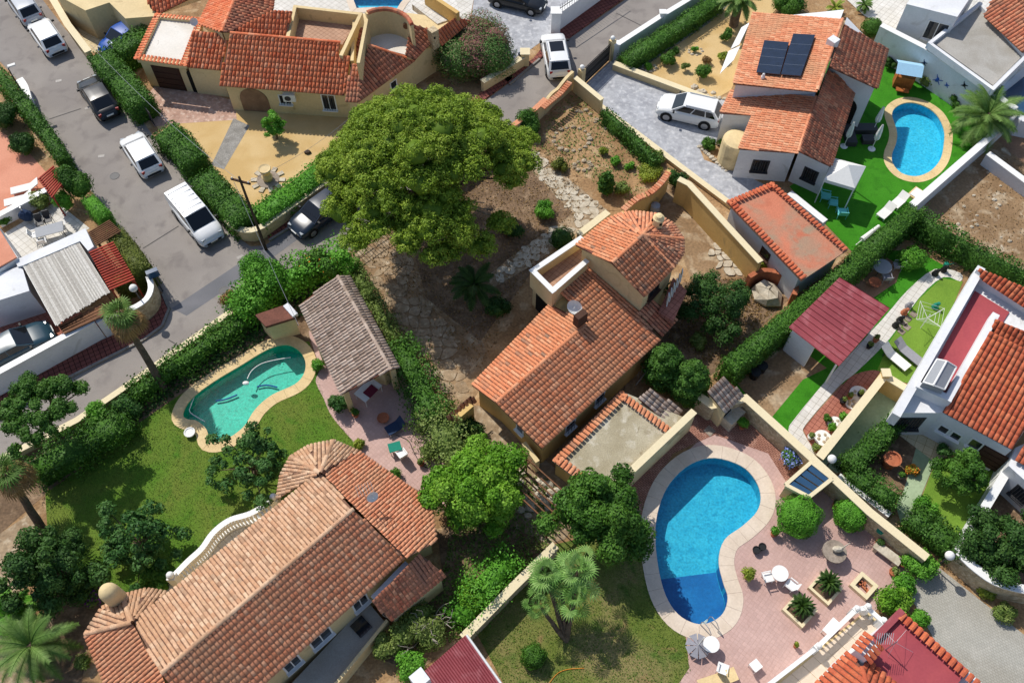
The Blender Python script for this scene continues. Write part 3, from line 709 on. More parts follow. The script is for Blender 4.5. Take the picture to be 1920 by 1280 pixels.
def car(label, px, py, hx, hy, kind, paint, roof_glass=False, group='cars parked along the street', stripes=False, back=False):
    k = KINDS[kind]; L, Wd, H, belt = k['L'], k['W'], k['H'], k['belt']; c = W(px, py, .6); c.z = 0.012; f = W(px + hx, py + hy, .6) - W(px, py, .6); f.z = 0; f.normalize(); s = Vector((-f.y, f.x, 0))
    t = T('parked_car' if kind != 'van' else 'parked_van', label, 'car' if kind != 'van' else 'van', c, group)
    def X(x, y, z): return c + f * x + s * y + Vector((0, 0, z))
    def hw(x): e = abs(x) / .5; return Wd / 2 * (1 - .2 * max(0, (e - .7) / .3) ** 2)
    b = MB(); rows = []
    for x, zt in k['prof']:
        w = hw(x); zb = .2 + (.1 if abs(x) > .48 else 0)
        h = [(w * .86, zb), (w * .985, zb + .12), (w, zb + (zt - zb) * .5), (w * .985, zb + (zt - zb) * .8), (w * .93, zt - .02), (w * .55, zt + .02)]
        rows.append([X(x * L, y, z) for y, z in h] + [X(x * L, -y, z) for y, z in reversed(h)])
    for r0, r1 in zip(rows, rows[1:]):
        for i in range(len(r0) - 1): b.poly([r0[i], r1[i], r1[i + 1], r0[i + 1]])
        b.poly([r0[-1], r1[-1], r1[0], r0[0]])
    b.poly(rows[0][::-1]); b.poly(rows[-1]); 
    k0 = MB(); 
    body = None
    # weld by rebuilding shared vertices
    vm = {}; nv = []; idx = []
    for v in b.v:
        q = tuple(round(a, 4) for a in v)
        if q not in vm: vm[q] = len(nv); nv.append(v)
        idx.append(vm[q])
    b.f = [tuple(idx[i] for i in fc) for fc in b.f]; b.v = nv; body = b.build('body', paint, t, smooth=True)
    g0, g1, g2, g3 = (q * L for q in k['gh']); zr = H; wb = Wd / 2 * .93; wr = Wd / 2 * .78 if kind != 'van' else Wd / 2 * .85; zb = belt - .01
    # cabin: pillars and sides in body colour, roof panel crowned
    b = MB(); A = [X(g0, wb * .96, zb), X(g3, wb * .96, zb), X(g2, wr, zr - .04), X(g1, wr, zr - .06)]; B = [X(g0, -wb * .96, zb), X(g3, -wb * .96, zb), X(g2, -wr, zr - .04), X(g1, -wr, zr - .06)]
    b.poly(A); b.poly(B[::-1]); b.poly([A[1], B[1], B[2], A[2]]); b.poly([A[0], A[3], B[3], B[0]]); b.build('cabin', paint, t)
    b = MB(); nx, ny = 6, 6; gr = []
    for i in range(nx + 1):
        x = g1 + (g2 - g1) * i / nx; gr.append([X(x, wr * (1 - .02) * (2 * j / ny - 1), zr - .05 + .05 * (1 - (2 * j / ny - 1) ** 4) * (1 - .6 * (2 * i / nx - 1) ** 4)) for j in range(ny + 1)])
    for i in range(nx):
        for j in range(ny): b.poly([gr[i][j], gr[i + 1][j], gr[i + 1][j + 1], gr[i][j + 1]])
    vm = {}; nv = []; idx = []
    for v in b.v:
        q = tuple(round(a, 4) for a in v)
        if q not in vm: vm[q] = len(nv); nv.append(v)
        idx.append(vm[q])
    b.f = [tuple(idx[i] for i in fc) for fc in b.f]; b.v = nv; ro = b.build('roof', paint, t, smooth=True)
    if roof_glass:
        b = MB(); b.poly([X(g1 + (g2 - g1) * .45, -wr * .7, zr + .006), X(g2 - .1, -wr * .7, zr + .006), X(g2 - .1, wr * .7, zr + .006), X(g1 + (g2 - g1) * .45, wr * .7, zr + .006)]); b.build('sunroof', 'glass_dark', ro)
    if kind == 'suv' or stripes:
        for y in ((-1, 1) if not stripes else ()):
            b = MB(); b.bar(X(g1 + .2, y * wr * .92, 0), X(g2 - .15, y * wr * .92, 0), .04, zr, zr + .045); b.build('roof_rail', 'paint_silver', ro)
        if stripes:
            for i in range(5): x = g1 + (g2 - g1) * (i + .7) / 5.6; b = MB(); b.bar(X(x, -wr * .9, 0), X(x, wr * .9, 0), .03, zr - .02, zr + .022); b.build('roof_rib', 'paint_silver', ro)
    def quad(p0, p1, p2, p3, m0, m1, nm, mt='glass_dark', off=.012):
        nn = (p1 - p0).cross(p3 - p0).normalized(); cc = (p0 + p1 + p2 + p3) / 4
        if nn.dot(cc - (c + Vector((0, 0, .9)))) < 0: nn = -nn
        def bl(u, v): return (p0 * (1 - u) + p1 * u) * (1 - v) + (p3 * (1 - u) + p2 * u) * v + nn * off
        b = MB(); b.poly([bl(m0[0], m1[0]), bl(m0[1], m1[0]), bl(m0[1], m1[1]), bl(m0[0], m1[1])]); return b.build(nm, mt, t)
    quad(A[1], B[1], B[2], A[2], (.04, .96), (.05, .96), 'windscreen'); quad(A[0], B[0], B[3], A[3], (.1, .9), (.12, .92), 'rear_window') if kind != 'van' else None
    for S in (A, B):
        n = k['panes']; 
        rngs = {1: [(.62, .94)], 2: [(.12, .5), (.53, .92)], 3: [(.06, .26), (.29, .58), (.61, .93)]}[n]
        for u0, u1 in rngs: quad(S[0], S[1], S[2], S[3], (u0, u1), (.12, .9), 'side_window')
    for sx in (-1, 1):
        for sy in (-1, 1):
            wx, r = sx * L * .305 + .04, .33 if kind != 'suv' else .37; o = X(wx, sy * (Wd / 2 - .2), r); e = X(wx, sy * (Wd / 2 + .012), r)
            b = MB(); b.tube(X(wx, sy * (Wd / 2 - .16), r + .02), X(wx, sy * (Wd / 2 + .003), r + .02), r + .07, n=14); b.build('wheel_arch', 'plastic_black', t)
            b = MB(); b.tube(o, e, r, n=14); wh = b.build('wheel', 'tyre', t); b = MB(); b.tube(e - s * sy * .02, e + s * sy * .008, r * .66, n=12); b.build('rim', 'rim', wh)
    wF = hw(.49)
    for sy in (-1, 1):
        b = MB(); b.box(X(L * .455, sy * wF * .78, belt - .29), (.2, .26, .12), math.atan2(f.y, f.x) - sy * .25); b.build('headlight', 'lamp_clear', t)
        b = MB(); b.box(X(-L * .482, sy * wF * .84, belt - .12), (.1, .2, .2 if kind != 'van' else .5), math.atan2(f.y, f.x) + sy * .2); b.build('taillight', 'lamp_red', t)
        b = MB(); b.box(X(g3 - .25, sy * (Wd / 2 + .07), belt + .07), (.12, .2, .13), math.atan2(f.y, f.x)); b.build('mirror', 'plastic_black', t)
    for sx, nm in ((.5, 'grille'), (-.5, 'rear_bumper')):
        b = MB(); b.box(X(sx * (L - .05), 0, .42), (.1, wF * 1.3, .16), math.atan2(f.y, f.x)); b.build(nm, 'plastic_black', t)
        b = MB(); b.box(X(sx * (L + .03), 0, .5 if sx > 0 else .62), (.05, .5, .11), math.atan2(f.y, f.x)); b.build('number_plate', 'plate', t)
    return t
# ------------------------------------------------------------ garden furniture and small things
def ang(p, q): d = q - p; return math.atan2(d.y, d.x)
def lounger(label, px, py, a, mt='cloth_white', frame='white_paint', L=1.9, group=None, z=0):
    c = W(px, py, .3 + z); c.z = z; t = T('sun_lounger', label, 'sun lounger', c, group); f = Vector((math.cos(a), math.sin(a), 0)); s = Vector((-f.y, f.x, 0)); X = lambda x, y, z: c + f * x + s * y + Vector((0, 0, z))
    b = MB(); b.bar(X(-L / 2, 0, 0), X(L * .18, 0, 0), .62, .28, .34); b.build('seat', mt, t)
    b = MB(); p = [X(L * .18, -.31, .29), X(L * .18, .31, .29), X(L * .48, .31, .62), X(L * .48, -.31, .62)]; b.poly(p); b.poly([q + Vector((0, 0, .06)) for q in p][::-1])
    for i in range(4): b.poly([p[i], p[(i + 1) % 4], p[(i + 1) % 4] + Vector((0, 0, .06)), p[i] + Vector((0, 0, .06))])
    b.build('backrest', mt, t)
    for x in (-L * .42, L * .3):
        for y in (-.27, .27): b = MB(); b.tube(X(x, y, 0), X(x, y, .3), .025, n=6); b.build('leg', frame, t)
    return t
def chair(label, px, py, a, mt='white_paint', group=None, z=0, size=.48, arms=True):
    c = W(px, py, .4 + z); c.z = z; t = T('garden_chair', label, 'chair', c, group); f = Vector((math.cos(a), math.sin(a), 0)); s = Vector((-f.y, f.x, 0)); X = lambda x, y, z: c + f * x + s * y + Vector((0, 0, z)); h = size / 2
    b = MB(); b.bar(X(-h, 0, 0), X(h, 0, 0), size, .40, .45); b.build('seat', mt, t)
    b = MB(); b.poly([X(-h, -h, .45), X(-h, h, .45), X(-h - .12, h * .85, .9), X(-h - .12, -h * .85, .9)]); b.poly([X(-h - .04, h, .45), X(-h - .04, -h, .45), X(-h - .16, -h * .85, .9), X(-h - .16, h * .85, .9)])
    b.poly([X(-h - .12, -h * .85, .9), X(-h - .12, h * .85, .9), X(-h - .16, h * .85, .9), X(-h - .16, -h * .85, .9)]); b.build('backrest', mt, t)
    for x in (-h + .03, h - .03):
        for y in (-h + .03, h - .03): b = MB(); b.tube(X(x, y, 0), X(x, y, .4), .02, n=5); b.build('leg', mt, t)
    if arms:
        for y in (-h, h): b = MB(); b.bar(X(-h, y, 0), X(h * .8, y, 0), .05, .62, .65); b.tube(X(h * .7, y, .45), X(h * .7, y, .63), .018, n=5); b.build('armrest', mt, t)
    return t
def table(label, px, py, r, mt='white_paint', round_=True, a=0, size=None, h=.72, leg='white_paint', group=None, z=0):
    c = W(px, py, h + z); c.z = z; t = T('garden_table', label, 'table', c, group); b = MB()
    if round_: b.lathe((c.x, c.y, z + h - .04), [(r, 0), (r, .04)], 24); b.v = b.v; b.build('tabletop', mt, t)
    else: b.box((c.x, c.y, z + h - .02), (size[0], size[1], .04), a); b.build('tabletop', mt, t)
    for i in range(4):
        q = a + math.pi / 4 + i * math.pi / 2; rr = r * .6 if round_ else min(size) * .6
        d = Vector((math.cos(q), math.sin(q), 0)) * rr
        if not round_: ca, sa = math.cos(a), math.sin(a); x = (size[0] / 2 - .06) * (1 if i in (0, 3) else -1); y = (size[1] / 2 - .06) * (1 if i < 2 else -1); d = Vector((x * ca - y * sa, x * sa + y * ca, 0))
        b = MB(); b.tube(c + d, c + d + Vector((0, 0, h - .04)), .025, n=6); b.build('leg', leg, t)
    return t
def parasol(label, px, py, h=2.3, mt='cloth_white', group=None):
    c = W(px, py); t = T('closed_parasol', label, 'parasol', c, group); b = MB(); b.tube(c, c + Vector((0, 0, h)), .025, n=6); b.build('pole', 'white_paint', t)
    b = MB(); n = 12; pr = [(.04, .85), (.15, 1.0), (.17, 1.25), (.13, 1.8), (.05, h + .02)]
    for r, z in pr:
        for i in range(n): q = 2 * math.pi * i / n; rr = r * (1.15 if i % 2 else .8); b.v.append((c.x + rr * math.cos(q), c.y + rr * math.sin(q), z))
    for a in range(len(pr) - 1):
        for i in range(n): j = (i + 1) % n; b.f.append((a * n + i, a * n + j, a * n + n + j, a * n + n + i)); b.t.append(.5)
    b.build('canopy', mt, t); b = MB(); b.lathe(c, [(.26, 0), (.26, .05), (.08, .1), (.05, .2)], 14); b.build('base', 'white_paint', t); return t
def pot(label, px, py, r=.22, h=.35, mt='terracotta', plant=None, pr=.35, ph=.5, name='plant_pot', cat='plant pot', group=None, z=0, square=False, dens=150):
    c = W(px, py, z); t = T(name, label, cat, c, group); b = MB()
    if square: b.prism([c + Vector((x * r, y * r, 0)) for x, y in ((-1, -1), (1, -1), (1, 1), (-1, 1))], z, z + h)
    else: b.lathe(c, [(r * .65, 0), (r * .95, h * .85), (r * 1.05, h * .86), (r * 1.05, h), (r * .85, h), (r * .82, h * .88)], 14)
    b.build('pot', mt, t)
    if plant == 'rosette': rosette(t, c + Vector((0, 0, h)), 26, pr * 1.4)
    elif plant: foliage('leaves', plant, t, [((c.x + random.uniform(-.3, .3) * pr, c.y + random.uniform(-.3, .3) * pr, z + h + ph * random.uniform(.35, .7)), (pr * .62, pr * .62, ph * .5)) for _ in range(4)], .11, dens)
    return t
def rocks(label, pts, r, mt='rock', name='rock', cat='rock', group=None):
    for i, (px, py) in enumerate(pts):
        c = W(px, py); rr = r * random.uniform(.7, 1.25); b = MB(); b.ball(c + Vector((0, 0, rr * .25)), rr, 7, random.random(), (1, random.uniform(.7, 1), .6), .35); b.build(name, mt, org=c, label=label, cat=cat, group=group)
def flagstones(parent, poly, cell, mt, z, h=.04, gap=.12, name='flagstone', cap=300, world=False):
    """irregular slabs as separate parts on a piece of the setting"""
    P = [Vector((p[0], p[1], 0)) for p in (poly if world else WP(poly))]; x0, x1 = min(p.x for p in P), max(p.x for p in P); y0, y1 = min(p.y for p in P), max(p.y for p in P); n = 0; cells = []
    ny = int((y1 - y0) / cell) + 1; nx = int((x1 - x0) / cell) + 1; gp = {}
    for i in range(nx + 2):
        for j in range(ny + 2): gp[i, j] = (x0 + (i - .5 + (j % 2) * .4 + random.uniform(-.26, .26)) * cell, y0 + (j - .5 + random.uniform(-.26, .26)) * cell)
    for i in range(nx + 1):
        for j in range(ny + 1):
            q = [gp[i, j], gp[i + 1, j], gp[i + 1, j + 1], gp[i, j + 1]]; cx = sum(a[0] for a in q) / 4; cy = sum(a[1] for a in q) / 4
            if not inpoly(cx, cy, P): continue
            if random.random() < .06: continue
            q = [(cx + (a - cx) * (1 - gap), cy + (b_ - cy) * (1 - gap)) for a, b_ in q]; qq = []
            for m in range(4):
                a, d = q[m], q[(m + 1) % 4]; qq += [(a[0] * .8 + d[0] * .2, a[1] * .8 + d[1] * .2), (a[0] * .2 + d[0] * .8, a[1] * .2 + d[1] * .8)]
            cells.append(qq)
    cells.sort(key=lambda q: q[0][1]); rest = MB()
    for i, q in enumerate(cells):
        if i < cap: b = MB(); b.prism(q, z, z + h * random.uniform(.5, 1.1), random.random()); b.build(name, mt, parent)
        else: rest.prism(q, z, z + h * random.uniform(.5, 1.1), random.random())
    if rest.v: rest.build(name + 's', mt, parent, kind='stuff')
def scatter(name, poly, n, mt, label, cat, size=.12, z=.03, up=1.0, tall=0, hide=True, aspect=.55, world=False):
    P = [Vector((p[0], p[1], 0)) for p in (poly if world else WP(poly))]; x0, x1 = min(p.x for p in P), max(p.x for p in P); y0, y1 = min(p.y for p in P), max(p.y for p in P); pts = []
    while len(pts) < n:
        x, y = random.uniform(x0, x1), random.uniform(y0, y1)
        if inpoly(x, y, P) and not any(inpoly(x, y, h) for h in COPE): pts.append((x, y, z + random.random() * tall))
    P = np.array(pts); N = rng.normal(size=P.shape) * .5 + np.array([0, 0, up]); return leaf_obj(name, mt, None, P, N, size * (.6 + .8 * rng.random(n)), rng.random(n), aspect, label=label, cat=cat, kind='stuff')
COPE = []
# ------------------------------------------------------------ pool outlines (needed for the openings in the ground)
def xy(px, z=0): return [(p.x, p.y) for p in WP(px, z)]
PA = smooth(xy([(1340,857),(1390,872),(1418,900),(1428,932),(1420,960),(1393,987),(1360,1012),(1349,1050),(1357,1090),(1366,1120),(1357,1150),(1332,1168),(1303,1170),(1270,1152),(1246,1115),(1232,1060),(1227,1000),(1234,950),(1256,903),(1295,868)]), 4)
PB = smooth(xy([(342,776),(358,747),(400,715),(450,685),(500,655),(535,645),(560,655),(574,677),(571,702),(553,722),(510,742),(480,768),(457,802),(422,826),(394,828),(386,806),(368,790),(350,787)]), 4)
PC = smooth(xy([(1671,214),(1683,198),(1705,192),(1732,198),(1757,215),(1771,243),(1771,272),(1764,300),(1745,322),(1718,332),(1690,326),(1673,308),(1671,290),(1679,268),(1680,246)]), 4)
PD = xy([(652,-25),(668,17),(700,15),(745,18),(752,7),(757,1),(748,-25)])
for p in (PA, PB, PC, PD): HOLES.append([Vector((a, b, 0)) for a, b in p])
for p, w in ((PA, .75), (PB, .6), (PC, .5), (PD, .5)): COPE.append(offset(p, -w))

# ------------------------------------------------------------ the setting
gx = [(-160, -60), (160, -60), (160, 220), (-160, 220)]
sheet('ground', gx, 'dirt', 0, world=True)
RL = [(-90,-20),(-10,105),(46,165),(66,205),(112,272),(150,335),(190,380),(222,432),(250,475),(276,520),(306,550),(318,580),(305,612),(270,640),(107,722),(0,772),(-220,880),(-160,960),(-40,898),(38,856),(150,798),(232,742),(430,600),(560,527),(690,450),(735,423),(870,332),(1000,232),(1030,203),(1068,165),(1090,160),(1145,108),(1330,-5),(1480,-95),(1330,-95),(1172,0),(1040,92),(960,152),(880,212),(790,272),(700,332),(620,385),(505,460),(470,462),(436,438),(400,392),(372,350),(330,300),(292,262),(255,210),(165,104),(120,52),(80,0),(20,-80)]
sheet('road', RL, 'asphalt', 1)
sheet('road_patch', [(322,578),(478,474),(600,388),(700,318),(722,332),(612,410),(490,498),(350,592)], 'asphalt_new', 2)
b = MB()
for pts in ([(92,224),(152,204)],[(268,466),(335,424)],[(316,637),(335,648)],[(1155,25),(1205,50)]):
    P = WP(pts); b.bar(P[0], P[1], .06, .016, .018)
b.build('tar_seam', 'tar', kind='structure')
mat('kerb_pale', 'b3ada5', 'a19b94', fine=.2)
b = MB()
for (x, y), a in zip([(110,152),(165,203),(450,482),(190,293)], (.3, .4, .6, .2)): c = W(x, y); b.box((c.x, c.y, .017), (.42, .24, .003), a)
b.build('road_marking', 'kerb_pale', kind='structure')
def walk(poly, mt='sidewalk_red', h=.12, kerb=None):
    P = WP(poly); b = MB(); b.prism([(p.x, p.y) for p in P], .002, h); o = b.build('pavement', mt, kind='structure')
    if kerb:
        K = WP(kerb)
        for a, c in zip(K, K[1:]):
            n = max(1, int((c - a).length / 1.0))
            for i in range(n):
                p, q = a.lerp(c, (i + .01) / n), a.lerp(c, (i + .99) / n); bb = MB(); bb.bar(p, q, .15, .002, h + .01 + random.uniform(0, .004)); bb.build('kerb_stone', 'kerb', o)
walk([(-100,790),(0,743),(185,642),(285,600),(303,575),(300,548),(318,578),(305,612),(270,638),(107,720),(0,770),(-100,820)], kerb=[(0,770),(107,720),(270,638),(305,612),(318,580),(306,552)])
walk([(505,450),(500,441),(612,362),(700,305),(790,248),(880,192),(960,135),(960,150),(880,210),(790,270),(700,328),(620,380)], kerb=[(505,452),(620,380),(700,328),(790,270)])
walk([(955,160),(945,150),(1000,112),(1038,64),(1172,-30),(1190,-16),(1046,88),(1012,112)], kerb=[(955,160),(1012,112)])
# villa with the sand garden
sheet('sand_garden', [(285,228),(440,204),(672,222),(690,250),(640,300),(480,420),(375,330)], 'sand', 1)
sheet('driveway', [(262,196),(300,150),(440,190),(444,225),(335,232),(290,238)], 'pave_flag', 2)
gp = sheet('garden_path', [(438,222),(468,236),(420,318),(396,310)], 'gravel', 2)
sheet('driveway', [(100,-30),(330,-60),(300,60),(225,95),(170,98)], 'pave_cream', 1)
sheet('terrace', [(510,-60),(900,-60),(880,40),(700,60),(500,40)], 'pave_white', 1)
sheet('driveway', [(900,-80),(1130,-80),(1100,12),(1038,62),(960,118),(880,60)], 'pave_stamp', 2)
# terrace houses on the left
sheet('terrace', [(-80,200),(40,270),(110,350),(0,420),(-80,440)], 'pave_salmon', 1)
sheet('patio', [(-20,455),(105,378),(168,428),(100,475),(30,505),(-20,520)], 'pave_white', 2)
sheet('driveway', [(-100,640),(0,590),(80,560),(190,600),(195,612),(0,705),(-100,750)], 'pave_red', 2)
# pool garden
sheet('planting_bed', [(-60,930),(0,880),(150,800),(432,604),(560,530),(660,480),(760,650),(830,760),(900,860),(900,960),(820,960),(700,860),(600,720),(330,790),(110,905),(0,1000)], 'dirt_dark', 1)
LAWN1 = [(85,925),(150,880),(250,800),(330,745),(480,650),(580,640),(605,735),(620,775),(672,838),(660,900),(540,960),(400,1060),(300,1120),(170,1130),(90,1010)]
sheet('lawn', LAWN1, 'lawn', 2)
sheet('patio', smooth([(580,620),(610,640),(760,650),(775,700),(830,800),(850,850),(840,940),(815,935),(700,870),(660,825),(622,780),(606,745),(592,715),(600,690),(590,660)], 4), 'pave_pink', 3)
sheet('garden_path', [(0,1000),(60,960),(80,1000),(40,1100),(60,1180),(110,1140),(130,1200),(60,1300),(-40,1300),(-40,1000)], 'flag_pale', 1)
sheet('planting_bed', [(70,1000),(170,1130),(230,1120),(170,1180),(150,1300),(60,1300),(100,1170)], 'dirt_dark', 2)
# middle plot
dw = sheet('driveway', [(655,475),(735,425),(775,470),(800,560),(905,640),(925,690),(880,760),(850,770),(760,640),(690,520)], 'dirt_pale', 1)
flagstones(dw, [(668,478),(725,440),(760,475),(790,560),(880,650),(890,700),(860,745),(835,740),(770,630),(700,520)], .75, 'flag_pale', .02, .03, .08, cap=200)
sheet('yard', [(735,425),(870,335),(1000,240),(1060,290),(1090,400),(990,520),(900,640),(800,560),(775,470)], 'dirt_dark', 1)
gp2 = sheet('garden_path', [(965,290),(990,272),(1140,396),(1100,425),(985,505),(925,540),(912,520),(960,480),(1075,400)], 'flag_pale', 2)
flagstones(gp2, [(972,290),(992,278),(1135,396),(1100,420),(985,500),(925,535),(920,518),(960,485),(1078,402)], .55, 'stone_white', .03, .03, .04, cap=260)
sheet('yard', [(1190,395),(1245,345),(1275,350),(1420,500),(1380,520),(1300,540),(1280,480)], 'dirt_pale', 1)
yd = sheet('stone_bed', [(1330,440),(1365,455),(1420,515),(1360,525),(1325,480)], 'dirt_pale', 2)
flagstones(yd, [(1335,443),(1362,455),(1415,512),(1362,522),(1330,475)], .5, 'stone_white', .03, .08, .12)
sheet('yard', [(1280,530),(1400,520),(1480,560),(1350,690),(1310,720),(1240,640)], 'dirt_dark', 1)
sheet('yard', [(860,760),(930,760),(1020,860),(1110,935),(1060,1010),(960,1040),(900,960),(880,860)], 'flag_pale', 1)
sheet('planting_bed', [(820,1000),(900,960),(1030,1020),(960,1090),(880,1190),(780,1260),(700,1230),(740,1160),(830,1080)], 'dirt_dark', 2)
# terrace with the large pool
LAWN2 = [(890,1180),(1040,1020),(1130,1000),(1215,930),(1225,1000),(1228,1110),(1285,1190),(1294,1256),(1250,1310),(960,1310)]
sheet('lawn', LAWN2, 'lawn_dry', 1)
sheet('terrace', [(1215,1000),(1250,880),(1340,800),(1440,800),(1525,870),(1700,1030),(1705,1085),(1640,1145),(1500,1290),(1240,1330),(1292,1252),(1286,1192),(1222,1100)], 'pave_pink', 2)
sheet('terrace', [(1170,905),(1300,780),(1400,755),(1525,865),(1475,905),(1440,850),(1340,815),(1262,850),(1215,930),(1205,1000),(1195,960)], 'pave_brick', 3)
# garden with the red canopy
sheet('lawn', [(1560,560),(1600,470),(1720,470),(1800,515),(1740,640),(1660,720),(1545,720),(1480,812),(1440,785),(1380,740),(1350,700),(1450,640)], 'turf', 2)
sheet('yard', [(1370,705),(1480,640),(1550,690),(1505,712),(1447,782),(1425,770)], 'dirt_pale', 3)
sheet('patio', [(1590,560),(1560,500),(1640,470),(1690,500),(1680,530),(1620,570)], 'deck_brown', 3)
sheet('lawn', [(1765,522),(1805,528),(1760,640),(1710,720),(1640,705),(1668,640),(1722,562)], 'turf_dull', 3)
gpw = sheet('garden_path', smooth([(1752,505),(1700,546),(1655,598),(1550,712),(1492,782),(1478,805),(1488,826),(1515,857),(1530,850),(1508,814),(1512,794),(1575,722),(1603,700),(1668,635),(1722,560),(1768,520),(1800,528),(1800,512)], 3), 'pave_white', 4)
sheet('patio', smooth([(1603,702),(1640,694),(1655,704),(1640,728),(1541,846),(1530,850),(1509,812),(1513,795),(1577,724)], 3), 'pave_red', 4)
sheet('yard', [(1640,728),(1655,705),(1700,735),(1690,770),(1640,830),(1570,888),(1530,862)], 'deck_green', 3)
sheet('planting_bed', [(1600,880),(1680,800),(1720,830),(1700,900),(1690,930),(1640,900)], 'dirt_dark', 4)
sheet('garden_path', [(1720,830),(1755,860),(1712,965),(1690,985),(1680,950),(1700,890)], 'deck_green', 3)
sheet('terrace', [(1665,800),(1690,770),(1790,850),(1750,865)], 'pave_cream', 5)
sheet('lawn', [(1755,862),(1830,850),(1880,890),(1795,1035),(1690,985),(1715,965)], 'turf_dull', 2)
sheet('driveway', [(1697,1100),(1752,1057),(1990,1245),(1990,1420),(1900,1360),(1760,1215)], 'pave_block', 3)
sheet('planting_bed', [(1880,880),(1960,860),(1960,1130),(1800,1040)], 'dirt_dark', 1)
# white villa, top right
sheet('driveway', [(1095,162),(1148,112),(1170,125),(1335,190),(1400,180),(1410,260),(1310,275),(1320,300),(1400,330),(1440,350),(1370,390),(1310,345),(1240,290),(1125,200)], 'pave_stamp', 2)
sheet('sand_garden', [(1160,125),(1185,128),(1320,42),(1420,-60),(1520,-60),(1420,60),(1370,170),(1335,190)], 'sand', 1)
sheet('gravel_strip', [(1180,134),(1190,138),(1330,44),(1440,-60),(1425,-60),(1312,42)], 'gravel', 2)
sheet('planting_bed', [(1030,210),(1070,170),(1128,205),(1245,308),(1190,392),(1140,396),(990,272)], 'dirt', 1)
sheet('lawn', [(1520,120),(1700,100),(1830,205),(1860,250),(1712,385),(1600,475),(1480,350),(1560,300)], 'turf', 1)
sheet('yard', [(1712,392),(1860,255),(1960,170),(1960,560),(1880,510),(1720,430)], 'dirt_pale', 1)
sheet('terrace', [(1868,262),(1925,212),(1990,240),(1990,350),(1925,312)], 'deck_brown', 2)
sheet('terrace', [(1500,-80),(2000,-80),(2000,200),(1900,195),(1730,85),(1620,30)], 'pave_white', 1)

# ------------------------------------------------------------ pools
W_ = W
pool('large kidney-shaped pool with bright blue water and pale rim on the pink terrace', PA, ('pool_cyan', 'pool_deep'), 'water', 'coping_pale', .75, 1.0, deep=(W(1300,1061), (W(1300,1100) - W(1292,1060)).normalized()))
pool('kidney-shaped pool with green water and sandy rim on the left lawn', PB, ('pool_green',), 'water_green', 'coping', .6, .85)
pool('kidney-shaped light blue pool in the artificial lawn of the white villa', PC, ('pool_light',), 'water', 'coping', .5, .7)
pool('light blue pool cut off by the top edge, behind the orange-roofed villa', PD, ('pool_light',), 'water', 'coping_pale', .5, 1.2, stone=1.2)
# ------------------------------------------------------------ buildings
def F(poly, pl, mt): return ([RI(p, pl) for p in poly], pl, mt)
def flat(house, px, z, mt, t=.25, name='flat_roof', **k):
    P = WP(px, z); b = MB(); b.prism([(p.x, p.y) for p in P], z - t, z); return b.build(name, mt, house, **k)
def parapet(house, px, z0, z1, mt, w=.2, closed=False, name='parapet', cap=None):
    P = WP(px, z1); P = P + [P[0]] if closed else P; b = MB()
    for i, (a, c) in enumerate(zip(P, P[1:])): d = (c - a).normalized() * (w / 2 - .003 - .002 * i); b.bar(a - d, c + d, w - .003 * i, z0, z1 - .003 * i)
    o = b.build(name, mt, house)
    if cap:
        b = MB()
        for i, (a, c) in enumerate(zip(P, P[1:])): d = (c - a).normalized() * (w / 2 + .05 - .002 * i); b.bar(a - d, c + d, w + .1 - .003 * i, z1 + .003, z1 + .06 - .004 * i)
        b.build('parapet_coping', cap, o)
    return o
def foot(house, px, z, mt, ins=.25, top=None, name='wall', z0=0):
    P = inset(WP(px, z), ins) if ins else WP(px, z); walls(house, P, top if top is not None else z - .06, mt, z0, name); return P
def dish(house, p, r=.4, a=-1.0, name='satellite_dish'):
    b = MB(); b.tube(p, p + Vector((0, 0, .5)), .03, n=6); o = b.build(name, 'steel', house); b = MB(); c = p + Vector((0, 0, .6)); d = Vector((math.cos(a), math.sin(a), .5)).normalized(); u = d.cross(Vector((0, 0, 1))).normalized(); v = d.cross(u)
    for k in range(3):
        for i in range(14):
            q0, q1 = 2 * math.pi * i / 14, 2 * math.pi * (i + 1) / 14; r0, r1 = r * k / 3, r * (k + 1) / 3
            f = lambda rr, q: c + (u * math.cos(q) + v * math.sin(q)) * rr + d * (rr * rr / r * .35)
            b.poly([f(r0, q0), f(r1, q0), f(r1, q1), f(r0, q1)] if k else [f(0, 0), f(r1, q0), f(r1, q1)])
    b.tube(c, c + d * r * .8, .012, n=4); b.build('dish', 'cloth_white', o)
def chimney(house, px, py, z0, z1, r=.3, mt='wall_cream', round_=True, zpx=None):
    c = W(px, py, zpx if zpx else z1); b = MB()
    if round_: b.lathe((c.x, c.y, 0), [(r, z0), (r, z1 - .35), (r * 1.12, z1 - .33), (r * 1.12, z1 - .25), (r * .9, z1 - .2), (r * .65, z1 - .04), (r * .2, z1)], 14)
    else: b.box((c.x, c.y, (z0 + z1) / 2), (2 * r, 2 * r, z1 - z0), .7)
    o = b.build('chimney', mt, house, smooth=False)
    for q in (0, 2.1, 4.2):
        b = MB(); b.box((c.x + math.cos(q - 1.2) * r * .98, c.y + math.sin(q - 1.2) * r * .98, z1 - .5), (.14, .14, .14), q); b.build('vent_hole', 'painted_shade', o)

